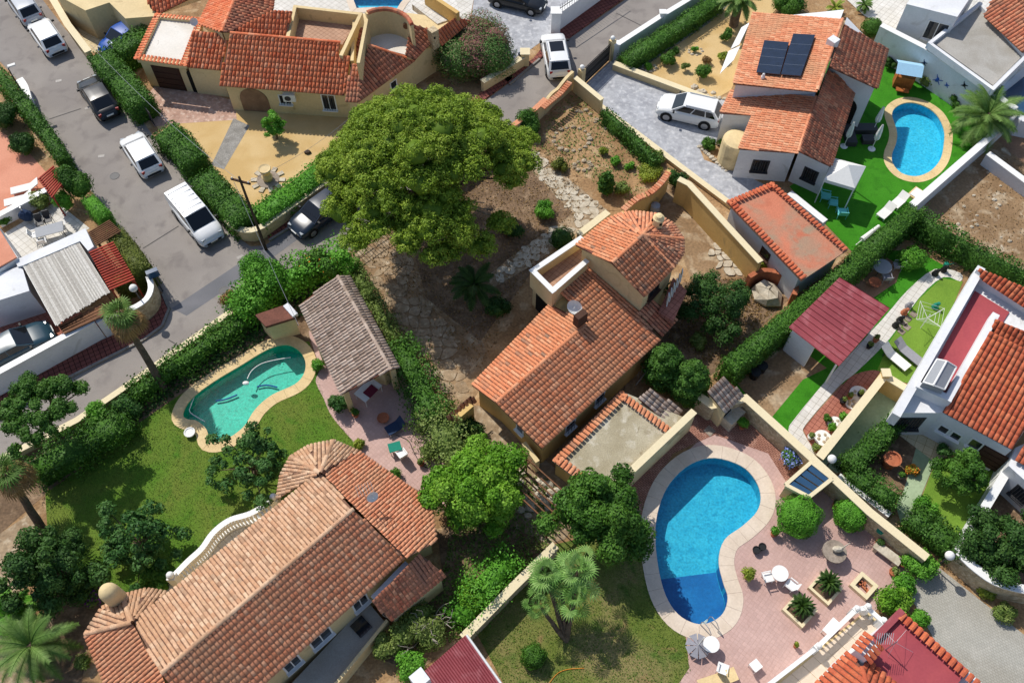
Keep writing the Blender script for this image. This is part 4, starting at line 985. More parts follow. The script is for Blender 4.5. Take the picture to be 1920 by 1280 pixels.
# --- orange-roofed villa (top left)
h = T('villa', 'cream villa with bright orange tiled roofs and roof terraces behind the sand garden', 'house', W(560, 200))
ZE = 2.55
pA2 = PE((411,160), (645,178), ZE, (432,62), 4.25); pA1 = PE((348,125), (415,131), ZE, (362,60), 3.6)
rg = PL(W(415,60,4.3), W(443,-10,4.3), W(372,45,3.1)); rg2 = PL(W(415,60,4.3), W(443,-10,4.3), W(512,18,3.6)); rg3 = PE((432,60), (537,66), 3.9, (530,18), 4.8)
pB = PE((672,190), (777,114), ZE, (692,85), 3.9); pBs = PE((647,190), (671,191), ZE, (669,120), 3.5); pC = PE((778,112), (808,80), 2.9, (768,50), 3.8); pD = PE((827,86), (882,41), ZE, (836,46), 3.2)
fA2 = F([(411,160),(645,178),(657,107),(634,103),(638,80),(432,62)], pA2, 'tile_orange')
roof(h, [fA2, F([(348,125),(413,131),(430,64),(362,58)], pA1, 'tile_orange'), F([(372,45),(400,-10),(443,-10),(415,60)], rg, 'tile_orange'),
    F([(415,60),(443,-10),(515,-10),(512,18),(432,60)], rg2, 'tile_old'), F([(432,60),(512,20),(548,22),(537,66)], rg3, 'tile_orange'),
    F([(680,121),(692,85),(777,114),(672,191)], pB, 'tile_old'), F([(659,120),(680,122),(671,191),(647,190)], pBs, 'tile_old'), F([(770,45),(805,55),(808,80),(778,112),(760,103)], pC, 'tile_old'),
    F([(817,60),(855,32),(882,40),(827,86)], pD, 'tile_orange')], seg=3, w=.27, attic='wall_cream', ridges=[(fA2[0][5], fA2[0][4]), (W(415,60,4.3), W(443,-10,4.3)), (RI((692,85), pB), RI((777,114), pB))], caps=.13)
P = foot(h, [(413,157),(647,175),(672,188),(778,111),(880,42),(853,32),(768,20),(690,20),(560,14),(430,62)], ZE, 'wall_cream', .22, 2.5)
A_, B_ = P[0], P[1]
win(h, A_, B_, 1.75, 2.0, .05, 2.15, 'porch', arch=True); win(h, A_, B_, 4.0, .8, 1.0, 1.7, bars=4); win(h, A_, B_, 7.1, .9, .75, 2.0, bars=5)
b = MB(); q = A_.lerp(B_, .52); b.box((q.x, q.y - .17, 1.75), (.85, .32, .6)); ac = b.build('air_conditioner', 'white_paint', h); b = MB(); b.tube((q.x - .1, q.y - .335, 1.75), (q.x - .1, q.y - .34, 1.75), .22, n=14); b.build('fan_grille', 'iron', ac)
win(h, P[2], P[3], 3.2, .55, 1.2, 1.75, arch=False)
G_ = foot(h, [(297,30),(378,37),(346,122),(256,110)], 2.6, 'wall_cream', .12, 2.6)
flat(h, [(301,35),(372,41),(340,113),(271,106)], 2.66, 'roof_white', .05)
parapet(h, [(297,31),(378,38),(346,119),(260,108)], 2.5, 2.85, 'wall_cream', .25, True)
O = WP([(292,26),(384,36),(350,126),(251,112)], 2.75); ctr = sum(O, Vector()) / 4
edge_tiles(h, [(O[3], O[2], (ctr - O[3].lerp(O[2], .5)).normalized()), (O[0], O[3], (ctr - O[0].lerp(O[3], .5)).normalized()), (O[2], O[1], (ctr - O[2].lerp(O[1], .5)).normalized()), (O[1], O[0], (ctr - O[1].lerp(O[0], .5)).normalized())], 'tile_orange', .27, .5)
win(h, G_[3], G_[2], 1.75, 2.1, .02, 2.05, 'garage'); foot(h, [(350,124),(412,131),(428,66),(362,60)], ZE, 'wall_cream', .05, 2.5)
win(h, G_[3], G_[2], 3.55, .5, 0.02, 2.0, 'opening', arch=True)
flat(h, [(546,26),(670,38),(642,84),(542,66)], 3.0, 'terrace_floor', .6, 'terrace_floor')
parapet(h, [(540,66),(553,12),(676,26),(640,102)], 2.4, 4.0, 'wall_cream', .25); parapet(h, [(664,40),(660,112)], 2.4, 3.5, 'wall_cream', .22); parapet(h, [(690,22),(672,116)], 2.4, 4.6, 'wall_cream', .22)
for i in range(9): b = MB(); a, c = W(659 + i * .4, 114 - i * 7, 2.3 + i * .12), W(675 + i * .8, 116 - i * 7.4, 2.3 + i * .12); b.bar(a, c, .32, 2.2, 2.4 + i * .12); b.build('stair_tread', 'pave_red', h)
flat(h, [(690,40),(770,44),(765,104),(695,86)], 3.0, 'roof_white', .6, 'terrace_floor')
arc = smooth([(689,24),(704,19),(725,17),(746,22),(763,32),(772,46)], 3, False); parapet(h, arc, 2.3, 5.0, 'wall_cream', .25, name='curved_wall')
AR = WP(arc, 5.03); b = MB()
for a, c in zip(AR, AR[1:]): b.tube(a, c, .17, .15, 8, random.random())
b.build('wall_coping', 'tile_old', h)
for q in ((714,29),(762,45)):
    p = W(q[0], q[1], 4.3); b = MB(); b.lathe((0, 0, 0), [(.24, 0)], 12); b = MB(); b.tube((p.x, p.y - .1, p.z), (p.x, p.y - .3, p.z), .22, n=14); b.build('round_window', 'wood', h)
chimney(h, 812, 62, 2.5, 4.0, .28, 'wall_stone', False, 3.7)
dish(h, W(368, 54, 3.2), .28, -1.2); flat(h, [(775,-20),(850,-20),(862,30),(820,45),(772,8)], 2.6, 'pave_white', .5, 'terrace_floor'); parapet(h, [(800,-15),(856,22)], 2.1, 3.7, 'wall_yellow', .3)

# --- neighbouring house cut by the top left corner
h = T('villa', 'beige house with garage bays cut off by the top edge, left of the orange roof', 'house', W(230, 30))
foot(h, [(190,-40),(282,-30),(300,30),(235,35),(205,5),(160,20),(105,-10),(120,-60)], 2.6, 'wall_cream', 0, 2.6); pN = PE((285,28), (345,20), 2.7, (330,-30), 3.6)
roof(h, [F([(281,14),(297,26),(375,-12),(330,-45),(270,-30)], pN, 'tile_orange')], seg=3, w=.27, attic='wall_cream')
b = MB(); b.bar(W(140,-2,1), W(165,22,1), .25, 0, 1.6); b.build('buttress', 'wall_cream', h)

# --- main house in the middle
h = T('villa', 'cream house in the centre with salmon barrel-tile roofs and a raised tower', 'house', W(1090, 680))
pM = PE((1237,637), (1015,840), 2.7, (1098,495), 3.45); rA, rB = RI((1100,607), pM), RI((930,755), pM); pML = PL(rA, rB, W(885,722,2.75))
fM = F([(1047,542),(1098,495),(1195,583),(1237,637),(1015,840),(930,755),(1105,603),(1072,572)], pM, 'tile_main'); fML = F([(1032,570),(1100,607),(930,755),(885,722)], pML, 'tile_main')
pE = PE((1240,630), (1270,598), 2.4, (1208,571), 3.1)
roof(h, [fM, fML, F([(1197,584),(1222,560),(1270,598),(1240,631)], pE, 'tile_old')], solo=300, ridges=[(rB, rA)], caps=.13, w=.215, L=.32)
P = inset(WP([(1237,637),(1015,840),(930,755),(885,722),(1032,570),(1047,542),(1098,495),(1195,583)], 2.8), .3)
zt = [zpl(P[0], pM), zpl(P[1], pM), min(zpl(P[2], pM), zpl(P[2], pML)), zpl(P[3], pML), zpl(P[4], pML), zpl(P[5], pM), zpl(P[6], pM), zpl(P[7], pM)]
walls(h, P, [z - .13 for z in zt], 'wall_yellow')
for s in (2.2, 4.6): win(h, P[1], P[0], s, .7, 1.2, 1.9, bars=3)
win(h, P[2], P[1], 1.6, .5, 1.3, 1.9)
# tower
rT0, rT1 = W(1147,493,6.05), W(1205,441,6.05); pTl = PL(rT0, rT1, W(1080,460,5.0)); pTr = PL(rT0, rT1, W(1208,556,5.0))
fT = [F([(1080,460),(1147,493),(1205,441),(1137,412)], pTl, 'tile_main'), F([(1147,493),(1205,441),(1263,502),(1208,556)], pTr, 'tile_main')]
ev = [(1263,502),(1281,476),(1281,448),(1262,420),(1232,402),(1190,397),(1163,401),(1137,412)]; hips = []
for a, c in zip(ev, ev[1:]):
    if a == (1163,401): pass
    za = 5.0; q = [W(1205,441,6.05), W(*a, za), W(*c, za)]; fT.append((q, PL(*q), 'tile_salmon')); hips.append((W(*a, za), W(1205,441,6.05)))
TW = inset(WP([(1080,460),(1208,556)] + ev, 5.0), .3); walls(h, TW, [4.93] * len(TW), 'wall_cream', name='tower_wall', z0=0)
gb = MB(); a, c, d = TW[0], TW[1], rT0 + (rT1 - rT0).normalized() * .32; gb.poly([(a.x, a.y, 4.9), (c.x, c.y, 4.9), (d.x, d.y, 5.93)]); gb.build('gable', 'wall_cream', h)
roof(h, fT, 'tower_roof', ridges=[(rT0, rT1)] + hips[::2], caps=.12, w=.215, L=.32)
chimney(h, 1236, 405, 3.5, 6.4, .3, 'wall_cream', True, 6.3)
win(h, TW[1], TW[2], 1.2, 1.0, 3.4, 4.6, flip=False, frame='wood_dark')
for i in range(6): b = MB(); p = W(1250 + i * 5, 575 - i * 9, 3.0); b.bar(p, p + Vector((.02, .3, 0)), .05, 3.0, 4.0); b.build('balcony_rail', 'white_paint', h)
flat(h, [(1235,585),(1262,602),(1288,545),(1262,520)], 3.0, 'pave_red', .3, 'balcony')
# roof terrace and its parapet
flat(h, [(1000,512),(1035,545),(1097,493),(1085,452)], 3.35, 'terrace_floor', .5, 'terrace_floor'); parapet(h, [(1088,448),(999,508),(1036,545),(1098,491)], 2.6, 4.15, 'wall_cream', .22, cap='white_paint')
Q = WP([(1000,510),(1036,546),(1096,494),(1086,452)], 3.35); walls(h, Q, 3.0, 'wall_cream', name='porch_wall'); win(h, Q[0], Q[1], .95, 1.2, 0, 2.3, 'opening', arch=True)
dish(h, W(1078,585,3.6), .45, -2.0); b = MB(); p = W(1088,597,3.9); b.box((p.x, p.y, 3.9), (.7, .4, .9), .7); b.build('roof_vent', 'wood_dark', h)
# flat gravel roof annexe with tile border
OX = [(1165,733),(1035,863),(1124,930),(1170,893),(1292,786)]; O = WP(OX, 1.95); foot(h, OX, 1.9, 'wall_yellow', .18, 1.82, 'annexe_wall')
flat(h, OX, 1.88, 'roof_gravel', .12); ctr = sum(O, Vector()) / 5
def inw(a, c): d = (c - a).normalized(); n = Vector((-d.y, d.x, 0)); return n if n.dot(ctr - a) > 0 else -n
edge_tiles(h, [(O[0], O[1], inw(O[0], O[1])), (O[1], O[2], inw(O[1], O[2])), (O[0], W(1262,806,1.95), inw(O[0], O[4]))], 'tile_main', .26, .5)
parapet(h, [(1297,775),(1168,897)], 0, 2.1, 'wall_cream', .3, cap='cream_paint')
pS = PE((1255,797), (1279,768), 1.7, (1208,738), 2.2); roof(h, [F([(1220,728),(1279,768),(1255,797),(1197,747)], pS, 'tile_brown')], 'lean_to_roof', bed='wood_dark')
pG = PE((838,783), (893,742), 1.9, (880,738), 2.2); roof(h, [F([(836,781),(882,742),(893,750),(850,788)], pG, 'tile_salmon')], 'gate_roof')
walls(h, [W(852,778,1.9), W(880,754,1.9), W(888,760,1.9), W(860,784,1.9)], 1.85, 'wall_yellow', name='gate_wall')
b = MB(); b.bar(W(982,832,1.2), W(1008,868,1.2), .25, 0, 1.4); b.build('garden_wall', 'wall_cream', h)

# --- barbecue hut
h = T('barbecue_hut', 'small cream barbecue hut with brown tiled roof beside the big pool', 'hut', W(1365, 770)); pB_ = PE((1393,741), (1358,773), 2.1, (1341,720), 2.7)
roof(h, [F([(1355,705),(1394,740),(1359,773),(1327,735)], pB_, 'tile_brown')]); P = inset(WP([(1355,705),(1394,740),(1359,773),(1327,735)], 2.2), .15); walls(h, P, [2.5, 2.0, 2.0, 2.5], 'wall_cream')
b = MB(); q = W(1370,790); b.box((q.x, q.y, .45), (1.2, .7, .9), .75); b.build('counter', 'stone_white', h); win(h, P[2], P[1], .6, .6, .5, 1.3, 'opening', arch=True)

# --- bottom left house
h = T('villa', 'large house bottom left with weathered pale and salmon tiled gable roof', 'house', W(480, 1150))
pL = PE((250,1165), (600,885), 3.4, (480,1110), 4.15); r0, r1 = RI((302,1262), pL), RI((662,955), pL); rz = (r0.z + r1.z) / 2; r0.z = r1.z = rz; pR = PL(r0, r1, W(697,1097,3.2)); rX = r0
fL = F([(250,1165),(600,885),(662,955),(302,1262)], pL, 'tile_pale')
rd = (r0 - r1).normalized(); eX = W(697,1097,3.2); eX = eX + rd * (r0 - eX).dot(rd); fR = ([r1, r0, Vector((eX.x, eX.y, zpl(eX, pR))), RI((759,1044), pR)], pR, 'tile_salmon')
pNE = PE((672,845), (808,942), 2.45, (690,955), 3.45); fNE = F([(602,885),(672,846),(808,942),(818,1015),(762,1045),(668,953)], pNE, 'tile_salmon')
faces = [fL, fR, fNE]; ap = W(600,886,3.7); evs = [(672,846),(625,826),(580,835),(545,856),(527,890),(520,935)]
for a, c in zip(evs, evs[1:]): q = [ap, W(*a, 2.45), W(*c, 2.45)]; faces.append((q, PL(*q), 'tile_pale'))
aw = W(247,1166,3.7); evw = [(312,1110),(275,1104),(228,1116),(190,1140),(160,1188)]
for a, c in zip(evw, evw[1:]): q = [aw, W(*a, 2.45), W(*c, 2.45)]; faces.append((q, PL(*q), 'tile_pale'))
pW = PL(W(160,1190,2.45), W(205,1300,2.45), W(302,1262,3.65)); faces.append(F([(160,1190),(247,1166),(302,1262),(330,1330),(218,1330)], pW, 'tile_salmon'))
pLR = PE((835,1078), (732,1162), 2.2, (742,1082), 2.95); faces.append(F([(697,1127),(787,1037),(836,1078),(732,1163)], pLR, 'tile_old'))
roof(h, faces, solo=300, bed='tile_bed_pale', ridges=[(r0, r1), (W(545,856,2.45), ap), (W(625,826,2.45), ap), (W(160,1188,2.45), aw), (W(228,1116,2.45), aw)], caps=.13, w=.2, L=.29)
P = inset([W(250,1165,3.4), W(600,885,3.4), r1, RI((759,1044), pR), eX, rX], .3); P[2] = r1 - (r1 - r0).normalized() * .35; P[5] = rX + (r1 - r0).normalized() * .35
walls(h, P, [3.25, 3.25, rz - .15, 3.05, 3.05, rz - .15], 'wall_cream')
walls(h, inset(WP([(672,846),(808,942),(818,1015),(762,1045),(668,953),(600,890),(527,890),(545,856),(580,835),(625,826)], 2.45), .35), 2.3, 'wall_cream', name='porch_wall')
walls(h, inset(WP([(275,1104),(312,1110),(302,1262),(330,1330),(218,1330),(160,1190),(190,1140)], 2.45), .35), 2.3, 'wall_cream', name='porch_wall')
walls(h, inset(WP([(697,1127),(787,1037),(836,1078),(732,1163)], 2.2), .2), 2.05, 'wall_cream', name='porch_wall')
flat(h, [(690,1128),(722,1166),(618,1300),(500,1330)], .8, 'roof_grey', .8, 'side_terrace'); parapet(h, [(724,1164),(590,1330)], 0, 1.2, 'wall_cream', .15)
for s, wd_ in ((1.9, .8), (4.3, 1.1), (6.0, .8)): win(h, P[4], P[3], (P[3] - P[4]).length - s - .6, wd_, 1.5, 2.5, frame='wall_white', flip=False)
b = MB(); q = W(677,1174,.85); b.box((q.x, q.y, .85), (.75, .8, .1), .8); b.build('roof_hatch', 'glass_window', h); b = MB(); b.bar(W(700,1122,2.6), W(764,1056,2.6), .3, 2.45, 2.7); b.build('gutter_wall', 'wall_white', h)
c = W(207,1112,3.4); b = MB(); b.lathe((c.x, c.y, 0), [(.46, 0), (.46, 3.5), (.44, 3.7), (.36, 3.9), (.2, 4.02), (.02, 4.06)], 18); b.build('chimney', 'wall_cream', h, smooth=True)
p = W(688,940,4.0); b = MB(); b.tube(p, p + Vector((0, 0, 1.4)), .02, n=5); tv = b.build('television_aerial', 'steel', h)
for i in range(6): b = MB(); c = p + Vector((-.3 + i * .14, .05 * i, 1.25)); b.tube(c + Vector((-.12, .3, 0)), c + Vector((.12, -.3, 0)), .01, n=4); b.build('aerial_rod', 'steel', tv)
dish(h, W(700,938,3.9), .3, -1.0)
# balustrade terrace
h2 = T('balustrade', 'curved white stone balustrade along the porch of the bottom left house', 'balustrade', W(420, 1000)); L = smooth([(323,1082),(352,1052),(378,1028),(400,998),(430,975),(470,962),(515,936)], 6, False)
bt = MB(); bb = MB(); PT = WP(L, 1.5); acc = 0
for a, c in zip(PT, PT[1:]): bt.bar(a, c, .3, 1.42, 1.52); bb.bar(a, c, .26, .45, .6)
bt.build('handrail', 'white_paint', h2); bb.build('base_rail', 'white_paint', h2); k = 0
for a, c in zip(PT, PT[1:]):
    n = max(1, round((c - a).length / .24))
    for i in range(n): q = a.lerp(c, (i + .5) / n); b = MB(); b.lathe((q.x, q.y, .6), [(.07, 0), (.05, .1), (.10, .3), (.05, .6), (.045, .7), (.075, .82)], 8); b.build('baluster', 'white_paint', h2)
for q in (PT[0], PT[-1]): b = MB(); b.box((q.x, q.y, .95), (.4, .4, 1.5)); po = b.build('pillar', 'white_paint', h2); b = MB(); b.ball((q.x, q.y, 1.85), .2, 10); b.build('finial', 'white_paint', po)
TP = [(323,1086)] + [L[i] for i in range(0, len(L), 3)] + [(530,940),(600,890),(250,1165)]; P = WP(TP, .45); b = MB(); b.prism([(p.x, p.y) for p in P], 0, .45); b.build('porch_terrace', 'pave_white', kind='structure')

# --- pool house
h = T('pool_house', 'open pool house with brown-grey ribbed tile roof beside the green pool', 'shed', W(650, 660)); q0, q1 = W(633,517,3.5), W(733,692,3.5); pl1 = PL(q0, q1, W(600,660,2.55)); pl2 = PL(q0, q1, W(745,689,3.25))
f1 = F([(562,571),(633,517),(733,692),(640,739)], pl1, 'tile_brown'); f2 = F([(633,517),(655,519),(747,689),(733,692)], pl2, 'tile_brown'); roof(h, [f1, f2], ridges=[(q0, q1)], w=.2, caps=.1)
P = inset(WP([(570,575),(633,520),(655,522),(735,672),(708,690),(630,700)], 2.7), .25); walls(h, P[:4] + [W(715,680,2.6), W(592,640,2.5)], [2.5, 3.2, 3.1, 3.1, 3.0, 2.5], 'wall_cream')
for a in ((646,728),(734,686)): q = W(*a, 2.5); b = MB(); b.box((q.x, q.y, 1.3), (.3, .3, 2.4), .5); b.build('pillar', 'wall_cream', h)
flat(h, [(478,590),(538,570),(556,594),(498,612)], 1.9, 'tile_bed', .2); foot(h, [(482,592),(538,574),(554,594),(499,609)], 1.85, 'wall_cream', .05, 1.7, 'annexe_wall'); b = MB(); b.bar(W(536,572,1.95), W(554,592,1.95), .35, 1.8, 2.05); b.build('roof_upstand', 'wall_white', h)

# --- white villa with solar panels
h = T('villa', 'white villa with terracotta roofs and two solar panels, top right', 'house', W(1470, 250))
pR1 = PL(W(1580,36,5.5), W(1532,170,5.5), W(1394,90,4.3)); pR2 = PL(W(1530,182,4.0), W(1497,285,4.0), W(1360,190,2.9)); pF1 = PL(W(1580,46,5.3), W(1555,125,5.3), W(1655,128,3.9)); pF2 = PL(W(1552,132,4.1), W(1497,283,4.1), W(1582,235,2.9))
f = [F([(1412,25),(1580,36),(1532,172),(1375,157)], pR1, 'tile_salmon'), F([(1372,168),(1530,182),(1497,287),(1385,279),(1411,216),(1350,212)], pR2, 'tile_salmon'), F([(1582,46),(1665,92),(1645,166),(1555,125)], pF1, 'tile_old'), F([(1552,132),(1607,158),(1558,312),(1497,283)], pF2, 'tile_old')]
roof(h, f, ridges=[(W(1532,170,5.5), W(1580,36,5.5)), (W(1497,285,4.0), W(1530,182,4.0))], seg=3, w=.21, L=.33)
foot(h, [(1412,27),(1578,38),(1532,170),(1377,156)], 4.4, 'wall_white', .15, [zpl(p, pR1) - .12 for p in inset(WP([(1412,27),(1578,38),(1532,170),(1377,156)], 4.4), .15)])
P = inset(WP([(1352,210),(1372,170),(1530,182),(1497,285),(1387,277),(1411,216)], 3.0), .15); walls(h, P, [zpl(p, pR2) - .12 for p in P], 'wall_white')
P2 = inset(WP([(1497,283),(1552,135),(1605,160),(1558,310)], 3.0), .15); walls(h, P2, [min(zpl(p, pF2), 4.0) - .12 for p in P2], 'wall_white'); P3 = inset(WP([(1555,125),(1578,50),(1662,93),(1644,164)], 4.2), .15); walls(h, P3, [zpl(p, pF1) - .12 for p in P3], 'wall_white')
win(h, P[4], P[3], 1.6, 1.0, .9, 1.8, bars=6, frame='iron'); win(h, P2[0], P2[3], 1.2, .9, .9, 1.8, bars=6, frame='iron'); win(h, P3[0], P3[3], 2.0, 1.3, .1, 2.4, 'opening', arch=True)
def on(pl, quad, off, mt, nm, th=.06):
    n = pl[0]; q = [RI(p, pl) + n * off for p in quad]; b = MB(); lo = [p - n * th for p in q]; q = q if area2(q) > 0 else q[::-1]; lo = [p - n * th for p in q]; b.poly(q)
    for i in range(4): b.poly([lo[i], lo[(i + 1) % 4], q[(i + 1) % 4], q[i]])
    return b.build(nm, mt, h)
for A, B, C, D in (((1433,82),(1479,86),(1462,146),(1418,142)), ((1487,70),(1528,72),(1501,149),(1464,146))):
    sp = on(pR1, (A, B, C, D), .28, 'solar', 'solar_panel')
    for i in range(3):
        t = (i + 1) / 4; a = Vector(A).lerp(Vector(D), t); c = Vector(B).lerp(Vector(C), t); n = pR1[0]; b = MB(); b.tube(RI(tuple(a), pR1) + n * .285, RI(tuple(c), pR1) + n * .285, .012, n=4); b.build('panel_seam', 'steel', sp)
chimney(h, 1562, 78, 4.5, 5.9, .3, 'wall_white', False, 5.7); chimney(h, 1432, 140, 4.0, 5.2, .12, 'wall_white', True, 5.1)
for q in ([(1406,42),(1386,84),(1370,92),(1390,52)], [(1388,86),(1376,112),(1350,138),(1366,96)]):
    b = MB(); u = [W(*q[0], 3.1), W(*q[1], 3.1), W(*q[2], 2.5), W(*q[3], 2.5)]; b.poly(u); b.poly([p - Vector((0, 0, .05)) for p in u][::-1]); b.build('awning', 'wall_white', h)
q = W(1382,262,2.0); b = MB(); b.lathe((q.x, q.y, 0), [(.95, 0), (.95, 1.9), (.9, 2.05), (.6, 2.2), (0.05, 2.25)], 20); b.build('round_porch', 'wall_cream', h); b = MB(); b.box((q.x + .6, q.y - .75, .95), (.7, .2, 1.7), .7); b.build('porch_opening', 'painted_shade', h)
# its garage
h = T('garage', 'white garage with flat faded red roof and orange tile edging', 'garage', W(1475, 440)); GX = [(1448,342),(1590,468),(1503,526),(1362,378)]; P = foot(h, GX, 2.55, 'wall_white', .3, 2.5); flat(h, GX, 2.6, 'roof_redflat', .12)
O = WP(GX, 2.68); ctr = sum(O, Vector()) / 4; edge_tiles(h, [(O[0], O[1], inw(O[0], O[1])), (O[3], O[2], inw(O[3], O[2])), (O[0], O[3], inw(O[0], O[3]))], 'tile_red', .27, .42)
win(h, P[3], P[2], 3.6, .7, 1.2, 1.8, frame='wood_dark')
# gazebo
h = T('gazebo', 'white square fabric gazebo on the artificial lawn', 'gazebo', W(1590, 365)); R4 = [W(*p, 2.3) for p in ((1563,296),(1624,312),(1603,353),(1545,336))]; c = sum(R4, Vector()) / 4; b = MB()
for i in range(4): a, d = R4[i], R4[(i + 1) % 4]; b.poly([a, d, c + Vector((0, 0, .75))]); b.poly([a, a - Vector((0, 0, .25)), d - Vector((0, 0, .25)), d])
b.build('canopy', 'cloth_white', h)
for p in R4: q = p + (c - p) * .04; b = MB(); b.tube((q.x, q.y, 0), (q.x, q.y, 2.3), .04, n=6); b.build('pole', 'white_paint', h)

# --- terraces and white building at the top right corner
h = T('villa', 'white flat-roofed house with grey gravel roof in the top right corner', 'house', W(1830, 110)); RX = [(1744,80),(1838,6),(1925,104),(1862,166)]; foot(h, RX, 3.0, 'wall_white', 0, 2.95); flat(h, [(1750,80),(1838,12),(1918,104),(1862,160)], 3.03, 'roof_grey', .05); parapet(h, RX, 2.8, 3.3, 'wall_white', .25, True)
foot(h, [(1700,8),(1745,-60),(1850,-50),(1795,32)], 4.4, 'wall_white', 0, 4.4); q = WP([(1700,8),(1795,32)], 4.4); win(h, q[0], q[1], 2.6, 1.4, 2.2, 3.6)
pO = PE((1846,31), (1918,98), 3.5, (1920,0), 4.6); roof(h, [F([(1845,30),(1870,-20),(1990,-20),(1990,60),(1918,98)], pO, 'tile_old')], w=.27, seg=3, attic='wall_white')
h = T('outbuilding', 'white terrace block with dark recess at the right edge', 'house', W(1905, 190)); foot(h, [(1868,170),(1925,122),(1990,180),(1990,240),(1915,225)], 1.5, 'wall_white', 0, 1.4); flat(h, [(1880,176),(1925,140),(1990,190),(1990,240),(1918,215)], 1.45, 'glass_blue', .05, 'roof_panel')
# retaining wall facing the lawn
wl = wall_run('tall white garden wall with metal animal ornaments behind the artificial lawn', WP([(1652,48),(1735,90),(1905,205)], 2.6), 2.6, .3, 'wall_white', 'white_paint')
for i, (px, py, s, mt) in enumerate([(1733,118,.35,'cloth_navy'),(1758,150,.6,'paint_blue'),(1775,160,.3,'paint_blue'),(1808,160,.4,'black_metal')]):
    a, c2 = W(1735,90,2.6), W(1905,205,2.6); d = (c2 - a); d.z = 0; d.normalize(); n = Vector((d.y, -d.x, 0)); r_ = ray(px, py); o_ = Vector((0, 0, CAM_H)); p0 = a + n * .17; tt = (p0 - o_).dot(n) / r_.dot(n); c = o_ + r_ * tt
    b = MB(); b.ball(c, s * .3, 8, .5, (1, .4, 1.1)); 
    for k in range(4): q = k * 1.7 + .4; b.tube(c, c + d * math.cos(q) * s * .7 + Vector((0, 0, math.sin(q) * s * .7)), .05, .02, 5)
    b.build('ornament', mt, wl)

# --- right-hand white house
h = T('villa', 'long white house with deep orange ribbed roof and crimson roof deck at the right', 'house', W(1780, 830))
pQ = PE((1768,771), (1898,841), 2.9, (1855,632), 4.3); roof(h, [F([(1768,771),(1898,841),(1990,700),(1990,690),(1856,622)], pQ, 'tile_red')], solo=250, w=.27, L=.42, attic='wall_white')
HX = [(1838,505),(1683,772),(1768,772),(1898,842),(2000,690),(2000,580)]; P = foot(h, HX, 2.8, 'wall_white', 0, 2.7); pk = [P[2] + (P[3] - P[2]) * .02, P[3]]
flat(h, [(1828,545),(1893,585),(1790,740),(1722,735)], 2.78, 'roof_crimson', .06, 'roof_deck'); parapet(h, [(1838,505),(1684,772)], 2.4, 3.4, 'wall_white', .45); parapet(h, [(1866,592),(1779,745),(1726,722)], 2.5, 3.5, 'wall_white', .4); parapet(h, [(1838,505),(1990,600)], 2.4, 3.7, 'wall_white', .3)
pU = PE((1845,528), (1925,578), 3.5, (1880,520), 4.0); roof(h, [F([(1836,503),(1925,540),(1990,570),(1990,620),(1842,524)], pU, 'tile_red')], 'upper_roof', w=.27, seg=3)
pU2 = PE((1866,632), (1925,660), 3.2, (1890,605), 3.8); roof(h, [F([(1866,598),(1990,650),(1990,690),(1860,622)], pU2, 'tile_red')], 'side_roof', w=.27, seg=3)
b = MB(); q = [W(1731,716,4.0), W(1757,673,4.0), W(1775,677,4.4), W(1750,722,4.4)]; q2 = [q[3], q[2], W(1793,688,4.0), W(1771,730,4.0)]
for u in (q, q2): b.poly(u); b.poly([p - Vector((0, 0, .05)) for p in u][::-1])
cn = b.build('skylight', 'grey_paint', h); b = MB()
for u in (q, q2):
    for i in range(4): b.tube(u[i], u[(i + 1) % 4], .05, n=5)
b.build('skylight_frame', 'white_paint', cn); b = MB(); b.prism([(p.x, p.y) for p in (q[0], q[1], q2[2], q2[3])], 2.75, 3.9); b.build('skylight_base', 'grey_paint', cn)
win(h, P[1], P[2], 1.1, 1.3, .9, 2.1, bars=8, frame='iron'); win(h, P[2], P[3], .6, .5, 1.2, 1.7, sill=True); win(h, P[2], P[3], 1.3, .5, 1.2, 1.7); win(h, P[2], P[3], 3.4, 1.5, .3, 2.0, 'garage'); win(h, P[2], P[3], 2.3, .6, 1.3, 2.0, frame='white_paint')
h = T('villa', 'white house corner with orange tiles cut by the right edge, below the skylight house', 'house', W(1915, 900)); foot(h, [(1892,872),(1905,838),(1990,800),(1990,960)], 2.4, 'wall_white', 0, 2.35); pV = PE((1900,870), (1990,920), 2.5, (1960,810), 3.3); roof(h, [F([(1905,862),(1990,905),(1990,800),(1930,815)], pV, 'tile_red')], w=.27); q = WP([(1892,872),(1990,960)], 2.4); win(h, q[0], q[1], 1.4, .8, .8, 1.7, bars=5, frame='iron')

# --- red canopy
h = T('canopy', 'crimson ribbed metal canopy roof beside the tall hedge', 'canopy', W(1570, 640)); CX = [(1574,520),(1668,578),(1573,686),(1479,613)]; C = [W(*p, z) for p, z in zip(CX, (2.75, 2.45, 2.45, 2.75))]; n_ = 13
for i in range(n_):
    a0, a1 = C[0].lerp(C[3], i / n_), C[1].lerp(C[2], i / n_); b0, b1 = C[0].lerp(C[3], (i + .94) / n_), C[1].lerp(C[2], (i + .94) / n_); e = C[0].lerp(C[3], (i + 1) / n_), C[1].lerp(C[2], (i + 1) / n_)
    b = MB(); up = Vector((0, 0, .05)); b.poly([a0, a1, b1, b0]); b.poly([a0, a0 + up, a1 + up, a1]); b.poly([b0, b1, b1 - up, b0 - up]); b.poly([p - Vector((0, 0, .04)) for p in (b0, b1, a1, a0)]); b.poly([b0, b0 - up * .8, e[0] - up * .8, e[0]]); b.poly([b0 - up * .8, b1 - up * .8, e[1] - up * .8, e[0] - up * .8]); b.build('roof_sheet', 'metal_red', h)
Q = [W(*p, 0) for p in ((1484,660),(1516,682),(1520,640),(1490,620))]; q = inset(WP(CX, 2.6), .3)
